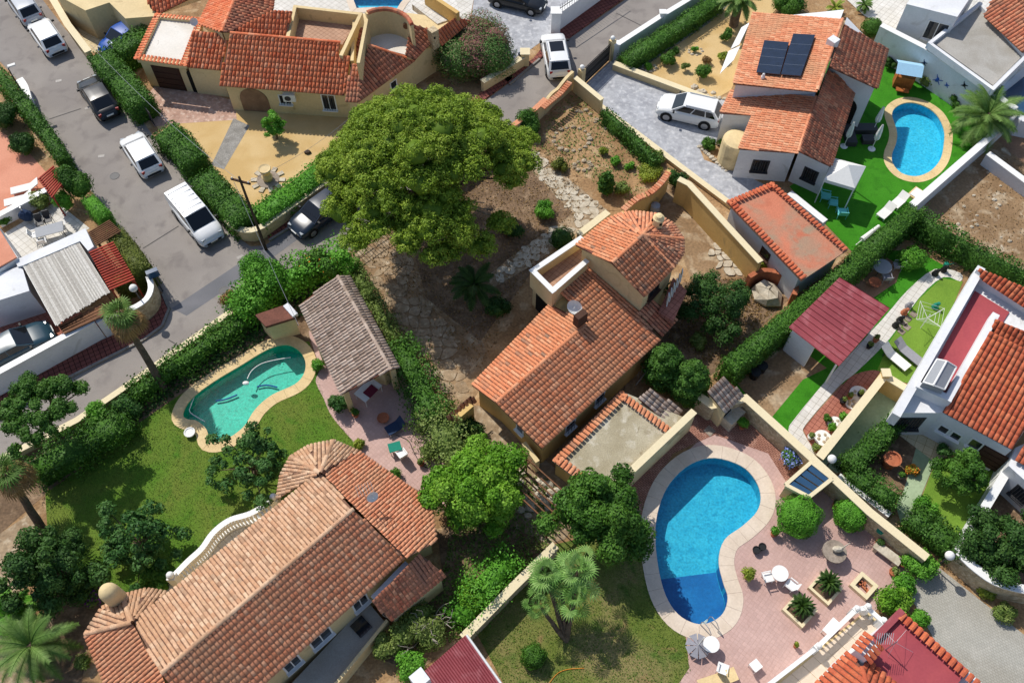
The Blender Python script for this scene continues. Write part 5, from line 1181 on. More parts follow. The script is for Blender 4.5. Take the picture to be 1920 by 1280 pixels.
for p in q: b = MB(); b.tube((p.x, p.y, 0), (p.x, p.y, 2.45), .06, n=6); b.build('post', 'white_paint', h)
b = MB(); b.bar(q[3], q[3].lerp(q[2], .5), .15, 0, 2.3); b.bar(q[3], q[0], .15, 0, 2.3); b.build('side_wall', 'wall_white', h)

# --- glass-topped frame beside the terrace
h = T('glass_roof', 'low cream frame with blue-grey glass panes beside the blue hydrangea', 'glass roof', W(1515, 920)); K = WP([(1473,908),(1521,866),(1560,897),(1517,931)], 1.6); b = MB()
for i in range(4): b.bar(K[i], K[(i + 1) % 4], .2, 1.45 - .003 * i, 1.62 + .003 * i)
b.build('frame', 'cream_paint', h); b = MB(); P = offset([(p.x, p.y) for p in K], .03); b.prism(P, 0, 1.4); b.build('base_wall', 'wall_cream', h)
for i in range(4):
    t0, t1 = (i + .06) / 4, (i + .94) / 4; b = MB(); p = [K[0].lerp(K[1], t0), K[3].lerp(K[2], t0), K[3].lerp(K[2], t1), K[0].lerp(K[1], t1)]; cc = sum(p, Vector()) / 4; p = [cc + (x - cc) * .92 for x in p]; b.prism([(x.x, x.y) for x in p], 1.5, 1.56, .5, True); b.build('pane', 'glass_blue', h)

# --- bottom right house
h = T('villa', 'house with crimson roof deck and cream tiled terrace in the bottom right corner', 'house', W(1640, 1270))
DX = [(1689,1144),(1815,1255),(1760,1310),(1640,1240),(1640,1195)]; foot(h, [(1689,1144),(1850,1285),(1760,1360),(1500,1340),(1590,1220)], 3.0, 'wall_white', 0, 2.9); flat(h, [(1689,1144),(1815,1255),(1760,1330),(1660,1330),(1625,1250),(1640,1195)], 3.1, 'roof_crimson', .25, 'roof_deck')
O = WP([(1691,1146),(1850,1290)], 3.2); ctr = W(1700,1230,3.2); edge_tiles(h, [(O[0], O[1], inw(O[0], O[1]))], 'tile_red', .3, .5); b = MB(); b.bar(W(1689,1146,3.1), W(1640,1196,3.1), .3, 3.0, 3.35); b.build('parapet', 'metal_red', h)
pX = PE((1590,1222), (1480,1330), 3.1, (1640,1300), 4.0); fx = F([(1591,1221),(1616,1250),(1640,1330),(1480,1330)], pX, 'tile_red'); pX2 = PL(RI((1616,1250), pX), RI((1640,1330), pX), W(1660,1262,3.3)); roof(h, [fx, F([(1616,1250),(1632,1242),(1700,1300),(1690,1340),(1640,1330)], pX2, 'tile_red')], ridges=[(RI((1616,1250), pX), RI((1640,1330), pX))], w=.28, solo=120, attic='wall_white')
c = W(1625,1215,3.9); b = MB(); b.box((c.x, c.y, 3.4), (.9, .6, 1.2), .75); ch = b.build('chimney', 'wall_white', h); d = Vector((math.cos(.75), math.sin(.75), 0)); u = Vector((-d.y, d.x, 0)); edge_tiles(h, [(c - d * .55 - u * .5 + Vector((0, 0, .1)), c + d * .55 - u * .5 + Vector((0, 0, .1)), u), (c + d * .55 + u * .5 + Vector((0, 0, .1)), c - d * .55 + u * .5 + Vector((0, 0, .1)), -u)], 'tile_red', .25, .5, 'chimney_tile', .5)
p = W(1682,1202,4.6); b = MB(); b.tube((p.x, p.y, 3.1), p, .03, n=5); an = b.build('television_aerial', 'steel', h)
for q in ((1700,1180),(1665,1230),(1712,1222),(1660,1185)): b = MB(); b.tube(p - Vector((0, 0, .2)), W(*q, 3.15), .008, n=4); b.build('guy_wire', 'white_paint', an)
for i in range(8): b = MB(); cc = p + Vector((-.9 + i * .1, .1, .1)); b.tube(cc - Vector((.1, .25, 0)), cc + Vector((.1, .25, 0)), .012, n=4); b.build('aerial_rod', 'steel', an)
TZ = .5; TX = [(1625,1143),(1652,1165),(1600,1215),(1480,1330),(1390,1330)]; P = WP(TX, TZ); b = MB(); b.prism([(q.x, q.y) for q in P], 0, TZ - .03); tr = b.build('raised_terrace', 'wall_cream', h); a, c, d2, e = W(1618,1150,TZ), W(1648,1172,TZ), W(1425,1330,TZ), W(1385,1300,TZ)
for i in range(11):
    for j in range(3):
        A_ = W(1622,1150,TZ).lerp(W(1400,1330,TZ), i / 11); B_ = W(1622,1150,TZ).lerp(W(1400,1330,TZ), (i + 1) / 11); s_ = (W(1652,1176,TZ) - W(1622,1150,TZ)) * 1.25
        p = [A_ + s_ * (j / 2.4), B_ + s_ * (j / 2.4), B_ + s_ * ((j + 1) / 2.4), A_ + s_ * ((j + 1) / 2.4)]; cc = sum(p, Vector()) / 4; p = [cc + (x - cc) * .97 for x in p]; b = MB(); b.prism([(x.x, x.y) for x in p], TZ - .03, TZ + random.uniform(0, .006), random.random()); b.build('floor_tile', 'coping_pale', tr)
BL = [(1533,1212),(1605,1142),(1626,1138),(1655,1164)]; PT = WP(BL, 1.3); bt = MB()
for a, c in zip(PT, PT[1:]): bt.bar(a, c, .22, 1.2, 1.32)
bt.build('handrail', 'white_paint', h)
for a, c in zip(PT, PT[1:]):
    n = max(1, round((c - a).length / .28))
    for i in range(n): q = a.lerp(c, (i + .5) / n); b = MB(); b.lathe((q.x, q.y, TZ), [(.07, 0), (.05, .08), (.09, .25), (.045, .5), (.07, .7)], 7); b.build('baluster', 'white_paint', h)
for q in PT: b = MB(); b.box((q.x, q.y, .9), (.3, .3, 1.0), .7); po = b.build('pillar', 'white_paint', h); b = MB(); b.ball((q.x, q.y, 1.55), .14, 8); b.build('finial', 'white_paint', po)
PT = WP([(1533,1212),(1380,1330)], 1.2); b = MB(); b.bar(PT[0], PT[1], .2, 0, 1.2); b.build('terrace_wall', 'wall_white', h)

# --- red ribbed shed roof at the bottom edge
h = T('shed', 'shed with red ribbed roof and white chimney box cut by the bottom edge', 'shed', W(870, 1300)); SX = [(873,1190),(955,1300),(770,1320),(785,1262)]; P = WP(SX, 2.2); pS2 = PL(W(873,1190,2.3), W(790,1262,2.3), W(950,1290,1.9)); roof(h, [F([(873,1190),(965,1320),(860,1360),(788,1264)], pS2, None)], bed='metal_red'); fc = F([(873,1190),(965,1320),(860,1360),(788,1264)], pS2, None)[0]
for i in range(22):
    t = (i + .5) / 22; a, c = fc[0].lerp(fc[3], t), fc[1].lerp(fc[2], t); b = MB(); b.tube(a + Vector((0, 0, .01)), c + Vector((0, 0, .01)), .06, n=6); b.build('roof_rib', 'metal_red', h)
walls(h, inset(fc, .15), [2.1, 1.75, 1.75, 2.1], 'wall_white'); b = MB(); b.tube(fc[0] + Vector((.05, 0, .05)), fc[1] + Vector((.05, 0, .05)), .06, n=6); b.build('edge_trim', 'white_paint', h); chimney(h, 787, 1272, 0, 3.0, .35, 'wall_white', False, 2.8)

# --- left-hand houses
h = T('terrace_house', 'white terrace house with salmon flat roof at the left edge', 'house', W(0, 560)); foot(h, [(-120,440),(-20,400),(33,482),(-10,510),(-120,560)], 2.6, 'wall_white', 0, 2.55); flat(h, [(-120,440),(-14,408),(31,482),(-10,505),(-120,556)], 2.66, 'pave_salmon', .1); q = WP([(-10,510),(33,482)], 2.6); win(h, WP([(-120,560)], 2.6)[0], WP([(-8,508)], 2.6)[0], 3.8, .9, .9, 1.9)
h = T('terrace_house', 'white wall block between the cane shade and the tiled patio', 'house', W(90, 470)); foot(h, [(33,500),(28,488),(160,428),(176,462),(165,470),(150,452),(42,498)], 2.4, 'wall_white', 0, 2.4); foot(h, [(-20,520),(33,500),(43,505),(55,545),(-40,575)], 2.3, 'wall_white', 0, 2.3, 'low_wall')
h = T('cane_shade', 'pale split-cane shade roof over the left driveway', 'shade roof', W(125, 570)); CX = [(42,497),(147,452),(207,548),(105,612)]; C = [W(*p, 2.35) for p in CX]; k = 46
for i in range(k):
    t0, t1 = i / k, (i + .92) / k; b = MB(); dz = random.uniform(-.015, .015); e0, e1 = random.uniform(-.01, .01), random.uniform(0, .03); p = [C[0].lerp(C[1], t0), C[0].lerp(C[1], t1), C[3].lerp(C[2], t1) , C[3].lerp(C[2], t0)]; p = [p[0].lerp(p[3], e0), p[1].lerp(p[2], e0), p[2].lerp(p[1], e1), p[3].lerp(p[0], e1)]; b.prism([(q.x, q.y) for q in p], 2.32 + dz, 2.35 + dz, random.random(), True); b.build('cane_strip', 'cane', h)
for p in inset(C, .25): b = MB(); b.tube((p.x, p.y, 0), (p.x, p.y, 2.3), .06, n=6); b.build('post', 'wood', h)
b = MB()
for t in (.1, .5, .9): b.bar(C[0].lerp(C[3], t), C[1].lerp(C[2], t), .08, 2.2, 2.31)
b.build('beam', 'wood', h)
def slats(label, px, z, n, mt, name='slat_pergola', w=.09, posts=True):
    h = T(name, label, 'pergola', W(*px[3], 0)); C = [W(*p, z) for p in px]
    for i in range(n): t = (i + .5) / n; b = MB(); b.bar(C[0].lerp(C[3], t), C[1].lerp(C[2], t), w, z - .04, z + .04); b.build('slat', mt, h)
    for t in (.12, .88): b = MB(); b.bar(C[0].lerp(C[1], t), C[3].lerp(C[2], t), .1, z - .16, z - .042); b.build('beam', mt, h)
    for p in inset(C, .2): b = MB(); b.tube((p.x, p.y, 0), (p.x, p.y, z - .15), .05, n=6); b.build('post', mt, h)
slats('bright red slatted pergola beside the cane shade', [(166,472),(212,452),(254,525),(206,545)], 2.3, 17, 'slat_red'); slats('dark slatted pergola above the bright red one, by the street hedge', [(165,435),(205,412),(228,434),(180,462)], 2.2, 9, 'wood', w=.06); slats('small red slatted pergola by the two white loungers', [(70,335),(100,310),(118,345),(98,372)], 2.0, 10, 'slat_red'); slats('brown slatted shade beside the left driveway wall', [(110,612),(190,570),(198,590),(120,625)], 2.0, 4, 'wood', w=.25)
slats('weathered timber pergola frame over the rubble yard below the centre house', [(985,850),(1080,935),(1030,990),(940,905)], 2.1, 7, 'wood', w=.07)
# ------------------------------------------------------------ garden walls and gates
def WH(pts, h): return WP(pts, h)
def tcap(t, pts, h, mt='tile_salmon', w=.22, r=.2):
    P = WP(pts, h); b = MB()
    for a, c in zip(P, P[1:]):
        d = c - a; n = max(1, round(d.length / w)); s = Vector((-d.y, d.x, 0)).normalized()
        for i in range(n): q = a + d * ((i + .5) / n); b.tube(q - s * r, q + s * r, w * .45, w * .42, 7, random.random())
    b.build('coping_tile', mt, t, kind='stuff')
wall_run('cream street wall under the bright hedge of the sand garden', WP(smooth([(432,430),(452,446),(478,450),(500,442)], 3, False) + [(612,362),(700,304),(800,240)]), .95, .25, 'wall_cream', 'cream_paint')
wall_run('cream wall with dark cable along the top left street', WP([(88,-20),(128,48),(166,98)], 1.1), 1.1, .35, 'wall_cream', 'cream_paint')
wall_run('long white wall along the pavement below the left driveway', WP([(-100,792),(0,741),(198,632)]), 1.8, .25, 'wall_white', 'white_paint')
wall_run('rounded stone corner wall with white inner face at the junction', WP(smooth([(212,624),(262,606),(290,588),(299,566),(294,545)], 3, False)), 1.5, .3, 'wall_stone', 'white_paint', .02)
wall_run('low pale wall between the lower street and the pool garden', WP([(-60,905),(38,853),(150,795),(232,739),(430,597),(560,524),(655,478)]), .45, .22, 'wall_cream', 'cream_paint')
wall_run('cream street wall hidden under the big pine', WP([(738,424),(870,331),(1000,233),(1022,212)]), 1.3, .22, 'wall_cream', 'tile_salmon')
wx = smooth([(1022,212),(1038,196),(1050,186),(1072,167)], 3, False); t = wall_run('wavy-topped cream wall with orange tile coping beside the street gate', WP(wx), 1.5, .22, 'wall_cream', hs=[1.1 + .5 * (i / (len(wx) - 1)) + .12 * math.sin(i) for i in range(len(wx))])
tcap(t, [(1017,203),(1035,188),(1050,176),(1069,154)], 1.4)
wall_run('beige wall dividing the rocky garden from the grey driveway', WP([(1076,172),(1126,214)]), 1.3, .22, 'wall_cream', 'cream_paint')
wall_run('white wall along the upper street in front of the clipped hedge', WP([(1152,108),(1238,52),(1340,-10)]), 1.1, .25, 'wall_white', 'white_paint', posts=[W(1238,52), W(1153,110)])
wall_run('low cream wall between grey driveway and sand garden with bushes', WP([(1150,124),(1338,194)], .3), .55, .3, 'wall_cream', 'cream_paint')
wall_run('low pale kerb wall along the curved edge of the grey driveway', WP(smooth([(1126,206),(1190,254),(1240,292),(1310,345),(1370,390)], 3, False)), .3, .25, 'wall_cream', 'cream_paint')
wx = smooth([(1168,394),(1195,372),(1218,362),(1240,342),(1254,322)], 3, False); t = wall_run('wavy yellow garden wall with orange tiled top behind the tower', [(p.x, p.y) for p in WP(wx, 1.9)], 1.8, .22, 'wall_yellow', hs=[1.6 + .12 * i / 3 for i in range(len(wx))]); tcap(t, wx, 2.0)
wall_run('tall yellow retaining wall right of the tower yard', WP([(1272,336),(1292,346),(1426,492)], 2.1), 2.1, .25, 'wall_yellow', 'cream_paint')
wall_run('white wall on the right side of the artificial lawn', WP([(1905,212),(1862,252),(1710,385)], 1.5), 1.5, .3, 'wall_white', 'white_paint')
wall_run('white wall between the brown deck and the bare plot at the right edge', WP([(1852,288),(1925,342),(1990,385)], 1.0), 1.0, .3, 'wall_white', 'white_paint')
wall_run('short white wall beside the red-roofed garage', WP([(1480,362),(1547,416)], 1.4), 1.4, .3, 'wall_white', 'white_paint')
wall_run('stone boundary wall with cream coping on the right of the pool terrace', WP([(1310,742),(1335,760)], 1.5) + WP([(1398,747),(1525,862),(1630,960),(1738,1046)], 1.5), 1.5, .3, 'wall_stone', 'cream_paint')
wall_run('yellow garden wall beside the round flower beds', WP([(1706,733),(1658,704),(1536,858)], 1.4), 1.4, .3, 'wall_yellow', 'cream_paint', posts=[W(1658,704,1.4)])
wall_run('narrow white edging wall with gutter beside the trimmed hedge', WP([(1572,892),(1668,966)], .5), .5, .2, 'wall_white', 'white_paint')
wall_run('straight white wall between the right lawn and the dark tree', WP([(1888,882),(1797,1034)], 1.5), 1.5, .3, 'wall_white', 'white_paint')
wall_run('curved white-topped stone wall below the dark tree at the right', WP(smooth([(1797,1034),(1830,1066),(1880,1095),(1990,1118)], 4, False), 1.5), 1.5, .3, 'wall_stone', 'white_paint')
wall_run('long cream wall with rubble top between lawn and planted strip', WP([(1042,1022),(962,1100),(868,1196)], 1.2), 1.2, .3, 'wall_stone', 'cream_paint')
t = wall_run('white street wall with gate pillar at the top', WP([(1040,62),(1172,-34)]), 1.7, .3, 'wall_white', 'white_paint', posts=[W(1041,62)], post_w=.7)
for i in range(24): p = W(1050 + i * 4.5, 20 - i * 2.9, 1.9); b = MB(); b.tube((p.x, p.y, 1.7), (p.x, p.y, 2.4), .015, n=4); b.build('rail_bar', 'black_metal', t)
b = MB(); b.tube(W(1050,16,2.4), W(1155,-52,2.4), .03, n=5); b.build('rail', 'black_metal', t)
wall_run('white gate pillar wall with mailbox by the pink oleander', WP([(985,122),(957,140),(905,172)]), .9, .3, 'wall_cream', 'cream_paint', posts=[W(984,122)], post_w=.6)
wall_run('white low wall between the two left patios', WP([(-10,408),(88,356)], .9), .9, .25, 'wall_white', 'white_paint'); wall_run('short curved white wall end beside the left street hedge', WP(smooth([(46,165),(56,180),(63,205)], 3, False)), .8, .35, 'wall_white', 'white_paint')
wall_run('white front wall under the driveway palm', WP([(200,632),(212,624)]), 1.7, .3, 'wall_white', 'white_paint'); wall_run('pale wall closing the terrace beside the stone path', WP([(1085,440),(1140,398)], 1.0), 1.0, .3, 'wall_cream', 'cream_paint')
def gate(label, a, c, h, n, mt, pillars=True, panel=False, name='driveway_gate'):
    a, c = W(*a), W(*c); t = T(name, label, 'gate', a); d = c - a
    for i in range(n + 1): p = a + d * (i / n); b = MB(); b.tube((p.x, p.y, .05), (p.x, p.y, h), .018, n=5); b.build('bar', mt, t)
    for z in (.1, h * .5, h): b = MB(); b.tube(a + Vector((0, 0, z)), c + Vector((0, 0, z)), .03, n=5); b.build('rail', mt, t)
    if panel:
        for i in range(6): z = .14 + i * (h - .2) / 6; b = MB(); b.bar(a, c, .03, z, z + (h - .2) / 6 * .78); b.build('board', mt, t)
    if pillars:
        for p in (a, c): q = p + (p - (a + c) / 2).normalized() * .25; b = MB(); b.box((q.x, q.y, h * .55), (.4, .4, h * 1.1), .8); po = b.build('pillar', 'wall_cream', t); b = MB(); b.ball((q.x, q.y, h * 1.1 + .18), .18, 10); b.build('finial', 'white_paint', po)
gate('black slatted driveway gate between ball-topped pillars', (1092,162), (1141,115), 1.6, 12, 'black_metal', True, True); gate('open metal bar gate of the flagstone driveway', (662,476), (728,432), 1.5, 14, 'iron', False); gate('thin metal gate at the villa drive beside the hedge', (264,202), (292,238), 1.3, 12, 'iron', False)
for x, y, lb in ((976,103,'grey mailbox on the white gate pillar by the oleander'),): p = W(x, y, 1.0); b = MB(); b.box((p.x, p.y, 1.0), (.3, .2, .4), .7); m_ = b.build('mailbox', 'cloth_navy', label=lb, cat='mailbox'); q = MB(); q.box((p.x + .02, p.y - .11, 1.08), (.2, .02, .04), .7); q.build('slot', 'black_metal', m_)

# ------------------------------------------------------------ hedges
def HW(pts, h): return WP(pts, h * .85)
hedge('thick leafy hedge running behind the blue car', HW([(280,60),(218,94)], 2.0), 1.8, 2.0)
hedge('broad street hedge left of the villa garage', HW([(186,100),(222,140),(266,196)], 1.8), 1.9, 1.8)
hedge('dark street hedge along the left side of the upper road', HW([(-5,135),(40,188),(82,242),(120,300)], 1.8), 1.0, 1.8, 'leaf_hedge')
hedge('rounded hedge block between villa drive and street', HW([(306,244),(334,262),(364,304)], 1.6), 2.0, 1.6, 'leaf_hedge'); hedge('broad corner hedge beside the parked van', HW([(378,328),(420,372),(460,412)], 1.6), 2.0, 1.6)
hedge('bright green hedge between sand garden and the lower street', HW([(480,404),(560,350),(660,268)], 1.5), 1.7, 1.5, 'leaf_lime'); hedge('narrow dark hedge between rocky garden and grey driveway', HW([(1134,208),(1180,248),(1232,302)], 1.3), .8, 1.3, 'leaf_cypress')
hedge('long clipped hedge behind the white upper street wall', HW([(1172,112),(1260,56),(1350,-6)], 1.2), 1.4, 1.2, 'leaf_hedge', .12, 140); hedge('tall clipped boundary hedge running beside the red canopy', HW([(1716,396),(1620,478),(1540,548),(1366,690)], 2.2), 1.25, 2.2, 'leaf_hedge', .12, 150, .08)
hedge('row of bushy conifers along the bare plot', HW([(1722,404),(1800,450),(1940,522)], 1.9), 1.2, 1.9, 'leaf_cypress', .14, 140, .28); hedge('trimmed hedge beside the green paved court', HW([(1682,788),(1645,824),(1594,870)], 1.5), 1.2, 1.5, 'leaf_cypress', .12, 150, .12)
hedge('lower trimmed hedge of round humps beside the white edging', HW([(1600,880),(1640,910),(1684,938)], 1.4), 1.3, 1.4, 'leaf_cypress', .12, 150, .2); hedge('dark green hedge mass under the right lawn', HW([(1712,962),(1750,990),(1800,1022)], 1.3), 1.7, 1.3, 'leaf_cypress', .13, 140, .2)
hedge('flat-clipped mossy hedge beside the red slatted pergola', HW([(214,438),(238,468),(266,510)], 2.1), 1.35, 2.1, 'leaf_moss', .1, 170, .05); hedge('small square clipped hedge under the street trees', HW([(165,372),(198,408)], 1.6), 1.0, 1.6, 'leaf_lime', .1, 170, .05); hedge('small mossy clipped block beside the round lamp', HW([(216,530),(240,520)], 1.6), 1.2, 1.6, 'leaf_moss', .1, 170, .05)
hedge('leafy hedge between the lower street and the green pool', HW([(478,578),(404,628),(322,682),(246,734)], 1.2), 1.3, 1.2, 'leaf_hedge', .16, 110, .3); hedge('untidy hedge along the street beside the flat-topped tree', HW([(236,778),(160,822),(60,880)], 1.5), 2.0, 1.5, 'leaf_hedge', .16, 100, .35)
hedge('thick leafy vine mass over the street wall by the pool house', HW([(440,580),(490,535),(570,498),(652,472)], 2.0), 1.9, 2.0, 'leaf_lime', .18, 85, .45); hedge('wild olive-green hedge along the flagstone driveway', HW([(662,498),(700,560),(745,640)], 1.5), 1.1, 1.5, 'leaf_olive', .14, 120, .3); hedge('tangled shrub hedge right of the pool house', HW([(748,640),(790,720),(815,780)], 1.8), 1.9, 1.8, 'leaf_hedge', .15, 110, .4); hedge('greyish shrub hedge between pink patio and centre house', HW([(812,770),(850,840),(880,880)], 1.7), 2.2, 1.7, 'leaf_olive', .14, 110, .4)
hedge('planted strip of green shrubs below the lime tree', HW([(960,1040),(900,1100),(860,1160)], 1.5), 1.9, 1.5, 'leaf_lime', .14, 110, .4)

# ------------------------------------------------------------ trees
def BZ(px, py, z): p = W(px, py, z); p.z = 0; return p
def pine():
    c = W(800, 300, 7.4); base = Vector((c.x + .6, c.y - .5, 0)); t = T('pine_tree', 'huge umbrella pine with yellow-green crown over the flagstone driveway', 'tree', base); Ps, Ns, Ts = [], [], []; br = MB(); n = 0; cb = MB(); cl = []
    for i in range(112):
        r = math.sqrt((i + .5) / 112) * 5.75; q = i * 2.399963; x, y = r * math.cos(q), r * math.sin(q) * .95; z = 4.4 * (1 - (r / 6.0) ** 2) - 1.7 + random.uniform(-.7, .55); p = Vector((c.x + x, c.y + y, c.z + z)); px, py = proj(p)
        if ((px - 915) / 46) ** 2 + ((py - 372) / 66) ** 2 < 1 or (px - 985) ** 2 + (py - 220) ** 2 < 900 or (px > 890 and py > 330): continue
        if random.random() < .02: continue
        cl.append((p, random.uniform(.8, 1.25)))
    for px, py, z in ((770,455,6.2),(815,478,5.8),(748,420,6.3),(845,470,5.6),(900,460,5.2),(640,330,6.5),(700,400,6.4),(960,335,6.6),(860,420,6.0),(930,250,7.4),(965,290,6.8),(985,260,6.3),(940,420,5.4)): cl.append((W(px, py, z), random.uniform(.6, .95)))
    for p, R_ in cl:
        tb = random.random()
        for k in range(26):
            d = Vector(sphere_pts(1)[0]); d.z = abs(d.z) * .95 - .12; o = p + Vector((d.x * R_ * .85, d.y * R_ * .85, d.z * R_ * .75)); rr = random.uniform(.24, .38)
            a, b_, c_ = blob(tuple(o), (rr, rr, rr * .8), 75, tb * .6 + random.random() * .4, -.6, .5); Ps.append(a); Ns.append(b_); Ts.append(c_)
        cb.ball(p, 1, 7, .15, (R_ * .7, R_ * .7, R_ * .5), .2)
    fork = base + Vector((-.3, .3, 4.2)); limb(br, base, fork, .42, .3, 5, .1)
    hubs = [fork + Vector((math.cos(a) * 2.4, math.sin(a) * 2.4, 1.3 + .3 * math.sin(a * 3))) for a in (.2, 1.2, 2.2, 3.2, 4.2, 5.3)]
    for hb in hubs: limb(br, fork, hb, .2, .11, 4, .12)
    for p, R_ in cl[::2]: hb = min(hubs, key=lambda q: (q - p).length); limb(br, hb, p - Vector((0, 0, .2)), .07, .03, 3, .1)
    br.build('trunk', 'bark', t, smooth=True); leaf_obj('crown', 'leaf_pine', t, np.concatenate(Ps), np.concatenate(Ns), .15 * (.7 + .6 * rng.random(sum(map(len, Ps)))), np.concatenate(Ts), .42, cb)
    for k in range(6): b = MB(); p = W(860 + k * 16, 380 + 14 * (k % 3), 5.6); limb(b, fork, p, .08, .03, 4, .15); b.build('dead_branch', 'bark_pale', t)
pine()
tree('round lime-green tree below the centre house', BZ(897,915,2.6), 4.0, 2.35, 'leaf_bright', 26, .4, .12, .17, 120, .75); tree('dark green leafy tree hiding the corner of the big pool', BZ(1126,958,3.3), 4.8, 2.2, 'leaf_hedge', 24, .42, .12, .17, 110, .8)
tree('loose dark citrus tree in the yard right of the tower', BZ(1345,562,2.0), 3.2, 2.1, 'leaf_dark', 22, .36, .12, .15, 85, .7, core=.5); tree('fig tree with blue-green leaves beside the steps of the green pool', BZ(466,862,1.8), 3.0, 1.95, 'leaf_fig', 24, .27, .1, .2, 80, .75, core=.4, stems=3, spread=1.1)
tree('blue-green fig tree on the lawn left of the balustrade', BZ(258,1012,1.8), 3.0, 2.0, 'leaf_fig', 24, .28, .1, .2, 80, .75, core=.4, stems=3, spread=1.1); tree('dark bushy tree at the left edge of the pool garden', BZ(92,1058,2.2), 3.6, 2.1, 'leaf_dark', 24, .38, .12, .17, 100, .8); tree('flat-topped dark conifer leaning over the lower street', BZ(112,818,0), 4.2, 2.1, 'leaf_cypress', 40, .26, .13, .14, 120, .26, tuple((W(66,768,4.7) - W(112,818))[:2]), bark='bark', zc=4.7)
tree('citrus tree with round crown on the right lawn', BZ(1806,890,1.6), 2.7, 1.35, 'leaf_hedge', 16, .45, .1, .14, 130, .85); tree('dark grey-green tree in the walled corner at the right', BZ(1880,1015,2.0), 3.2, 2.0, 'leaf_dark', 22, .4, .12, .15, 110, .7); tree('small round tree with loose crown in the sand garden', BZ(512,237,1.2), 2.1, 1.0, 'leaf_lime', 12, .45, .08, .14, 120, .9)
def conifer(label, px, py, r, h, lean=0):
    base = BZ(px, py, h * .5); t = T('cypress_tree', label, 'tree', base); cl = []
    for i in range(26): z = h * (.08 + .86 * (i + .5) / 26); q = i * 2.4; rr = r * (1 - abs(z / h - .42) ** 1.6 * 1.35); cl.append(((base.x + math.cos(q) * rr * .55, base.y + math.sin(q) * rr * .55, z), (rr * .6, rr * .6, h * .1)))
    b = MB(); limb(b, base, base + Vector((0, 0, h * .8)), .1, .04); b.build('trunk', 'bark', t); foliage('crown', 'leaf_cypress', t, cl, .13, 150, .6, .8)
conifer('plump dark cypress nearest the centre house', 1246, 688, 1.15, 3.4); conifer('plump dark cypress nearest the barbecue hut', 1294, 716, 1.15, 3.2); conifer('column-shaped clipped conifer beside the rocky garden', 1137, 343, .55, 1.9)
# palms
b1 = W(308,730); l1 = W(226,588,5.4) - b1; fan_palm('tall fan palm with brown dead skirt beside the left driveway', b1, 5.4, 11, .6, 'leaf_palm', (l1.x, l1.y), .2, 36, fanr=.75); b1 = W(78,990); l1 = W(12,885,4.2) - b1; fan_palm('fan palm with dry skirt at the left edge below the street', b1, 4.2, 11, .6, 'leaf_palm', (l1.x, l1.y), .2, 18, fanr=.75)
b0 = W(1062,1200); fan_palm('clump of fan palms with five green heads on the dry lawn', b0, 3, 13, .85, 'leaf_fan', trunk=.12, fanr=.58, low=-.35, heads=[(Vector(W(1022,1075,3.4)) - b0, 1), (Vector(W(1085,1065,3.6)) - b0, 1), (Vector(W(1078,1122,2.9)) - b0, 1), (Vector(W(1008,1132,2.6)) - b0, .75), (Vector(W(1052,1098,2.8)) - b0, .8)])
feather_palm('date palm with long arching fronds beside the light blue pool', BZ(1838,240,.8), 1.8, 44, 2.5, trunk=.28, leaflets=40, lw=.035); feather_palm('dark feather palm at the bottom left corner', BZ(68,1215,1.2), 1.7, 24, 2.3, 'leaf_palm', trunk=.2, leaflets=56, lw=.022); feather_palm('thick-trunked palm in the top sand garden', W(1375,48), 2.4, 34, 1.7, trunk=.3, leaflets=32); feather_palm('small shaded palm under the pine beside the driveway', BZ(890,545,1), 1.6, 20, 1.6, 'leaf_cycad', trunk=.12, leaflets=32)
feather_palm('little palm on the top right white terrace', BZ(1620,12,.4), .5, 18, .7, trunk=.08, leaflets=16); feather_palm('yellowish young palm beside the villa roof edge', BZ(1565,18,.4), .5, 16, .8, 'leaf_yellow', trunk=.08, leaflets=16); feather_palm('low banana-like plant at the left edge near the bottom', BZ(20,1150,.8), .8, 14, 1.6, 'leaf_lime', trunk=.12, leaflets=24, lw=.09)

# ------------------------------------------------------------ shrubs
def S(label, px, py, r, h, mt='leaf_hedge', **k): return shrub(label, BZ(px, py, h * .5), r, h, mt, **k)
S('large ball-clipped bush beside the glass frame', 1497, 967, 1.15, 1.9, 'leaf_lime', tight=True, size=.1, dens=260); S('smaller ball-clipped bush against the stone wall', 1595, 965, .9, 1.6, 'leaf_lime', tight=True, size=.1, dens=260); S('ball bush on the dry lawn near the bottom edge', 1000, 1230, .62, 1.1, 'leaf_hedge', tight=True, size=.1, dens=260); S('dark round bush beside the shaded stone path', 1054, 447, .75, 1.2, 'leaf_dark', tight=True, size=.1, dens=240)
S('blue hydrangea bush beside the glass frame', 1486, 858, .75, 1.1, 'leaf_hedge', flowers=('petal_blue', 90)); S('big pink oleander above the upper street', 890, 94, 2.9, 2.7, 'leaf_oleander', n=22, dens=90); S('round bush in front of the curved white wall at the top', 1636, 52, .8, 1.2, 'leaf_hedge', tight=True, size=.12, dens=200)
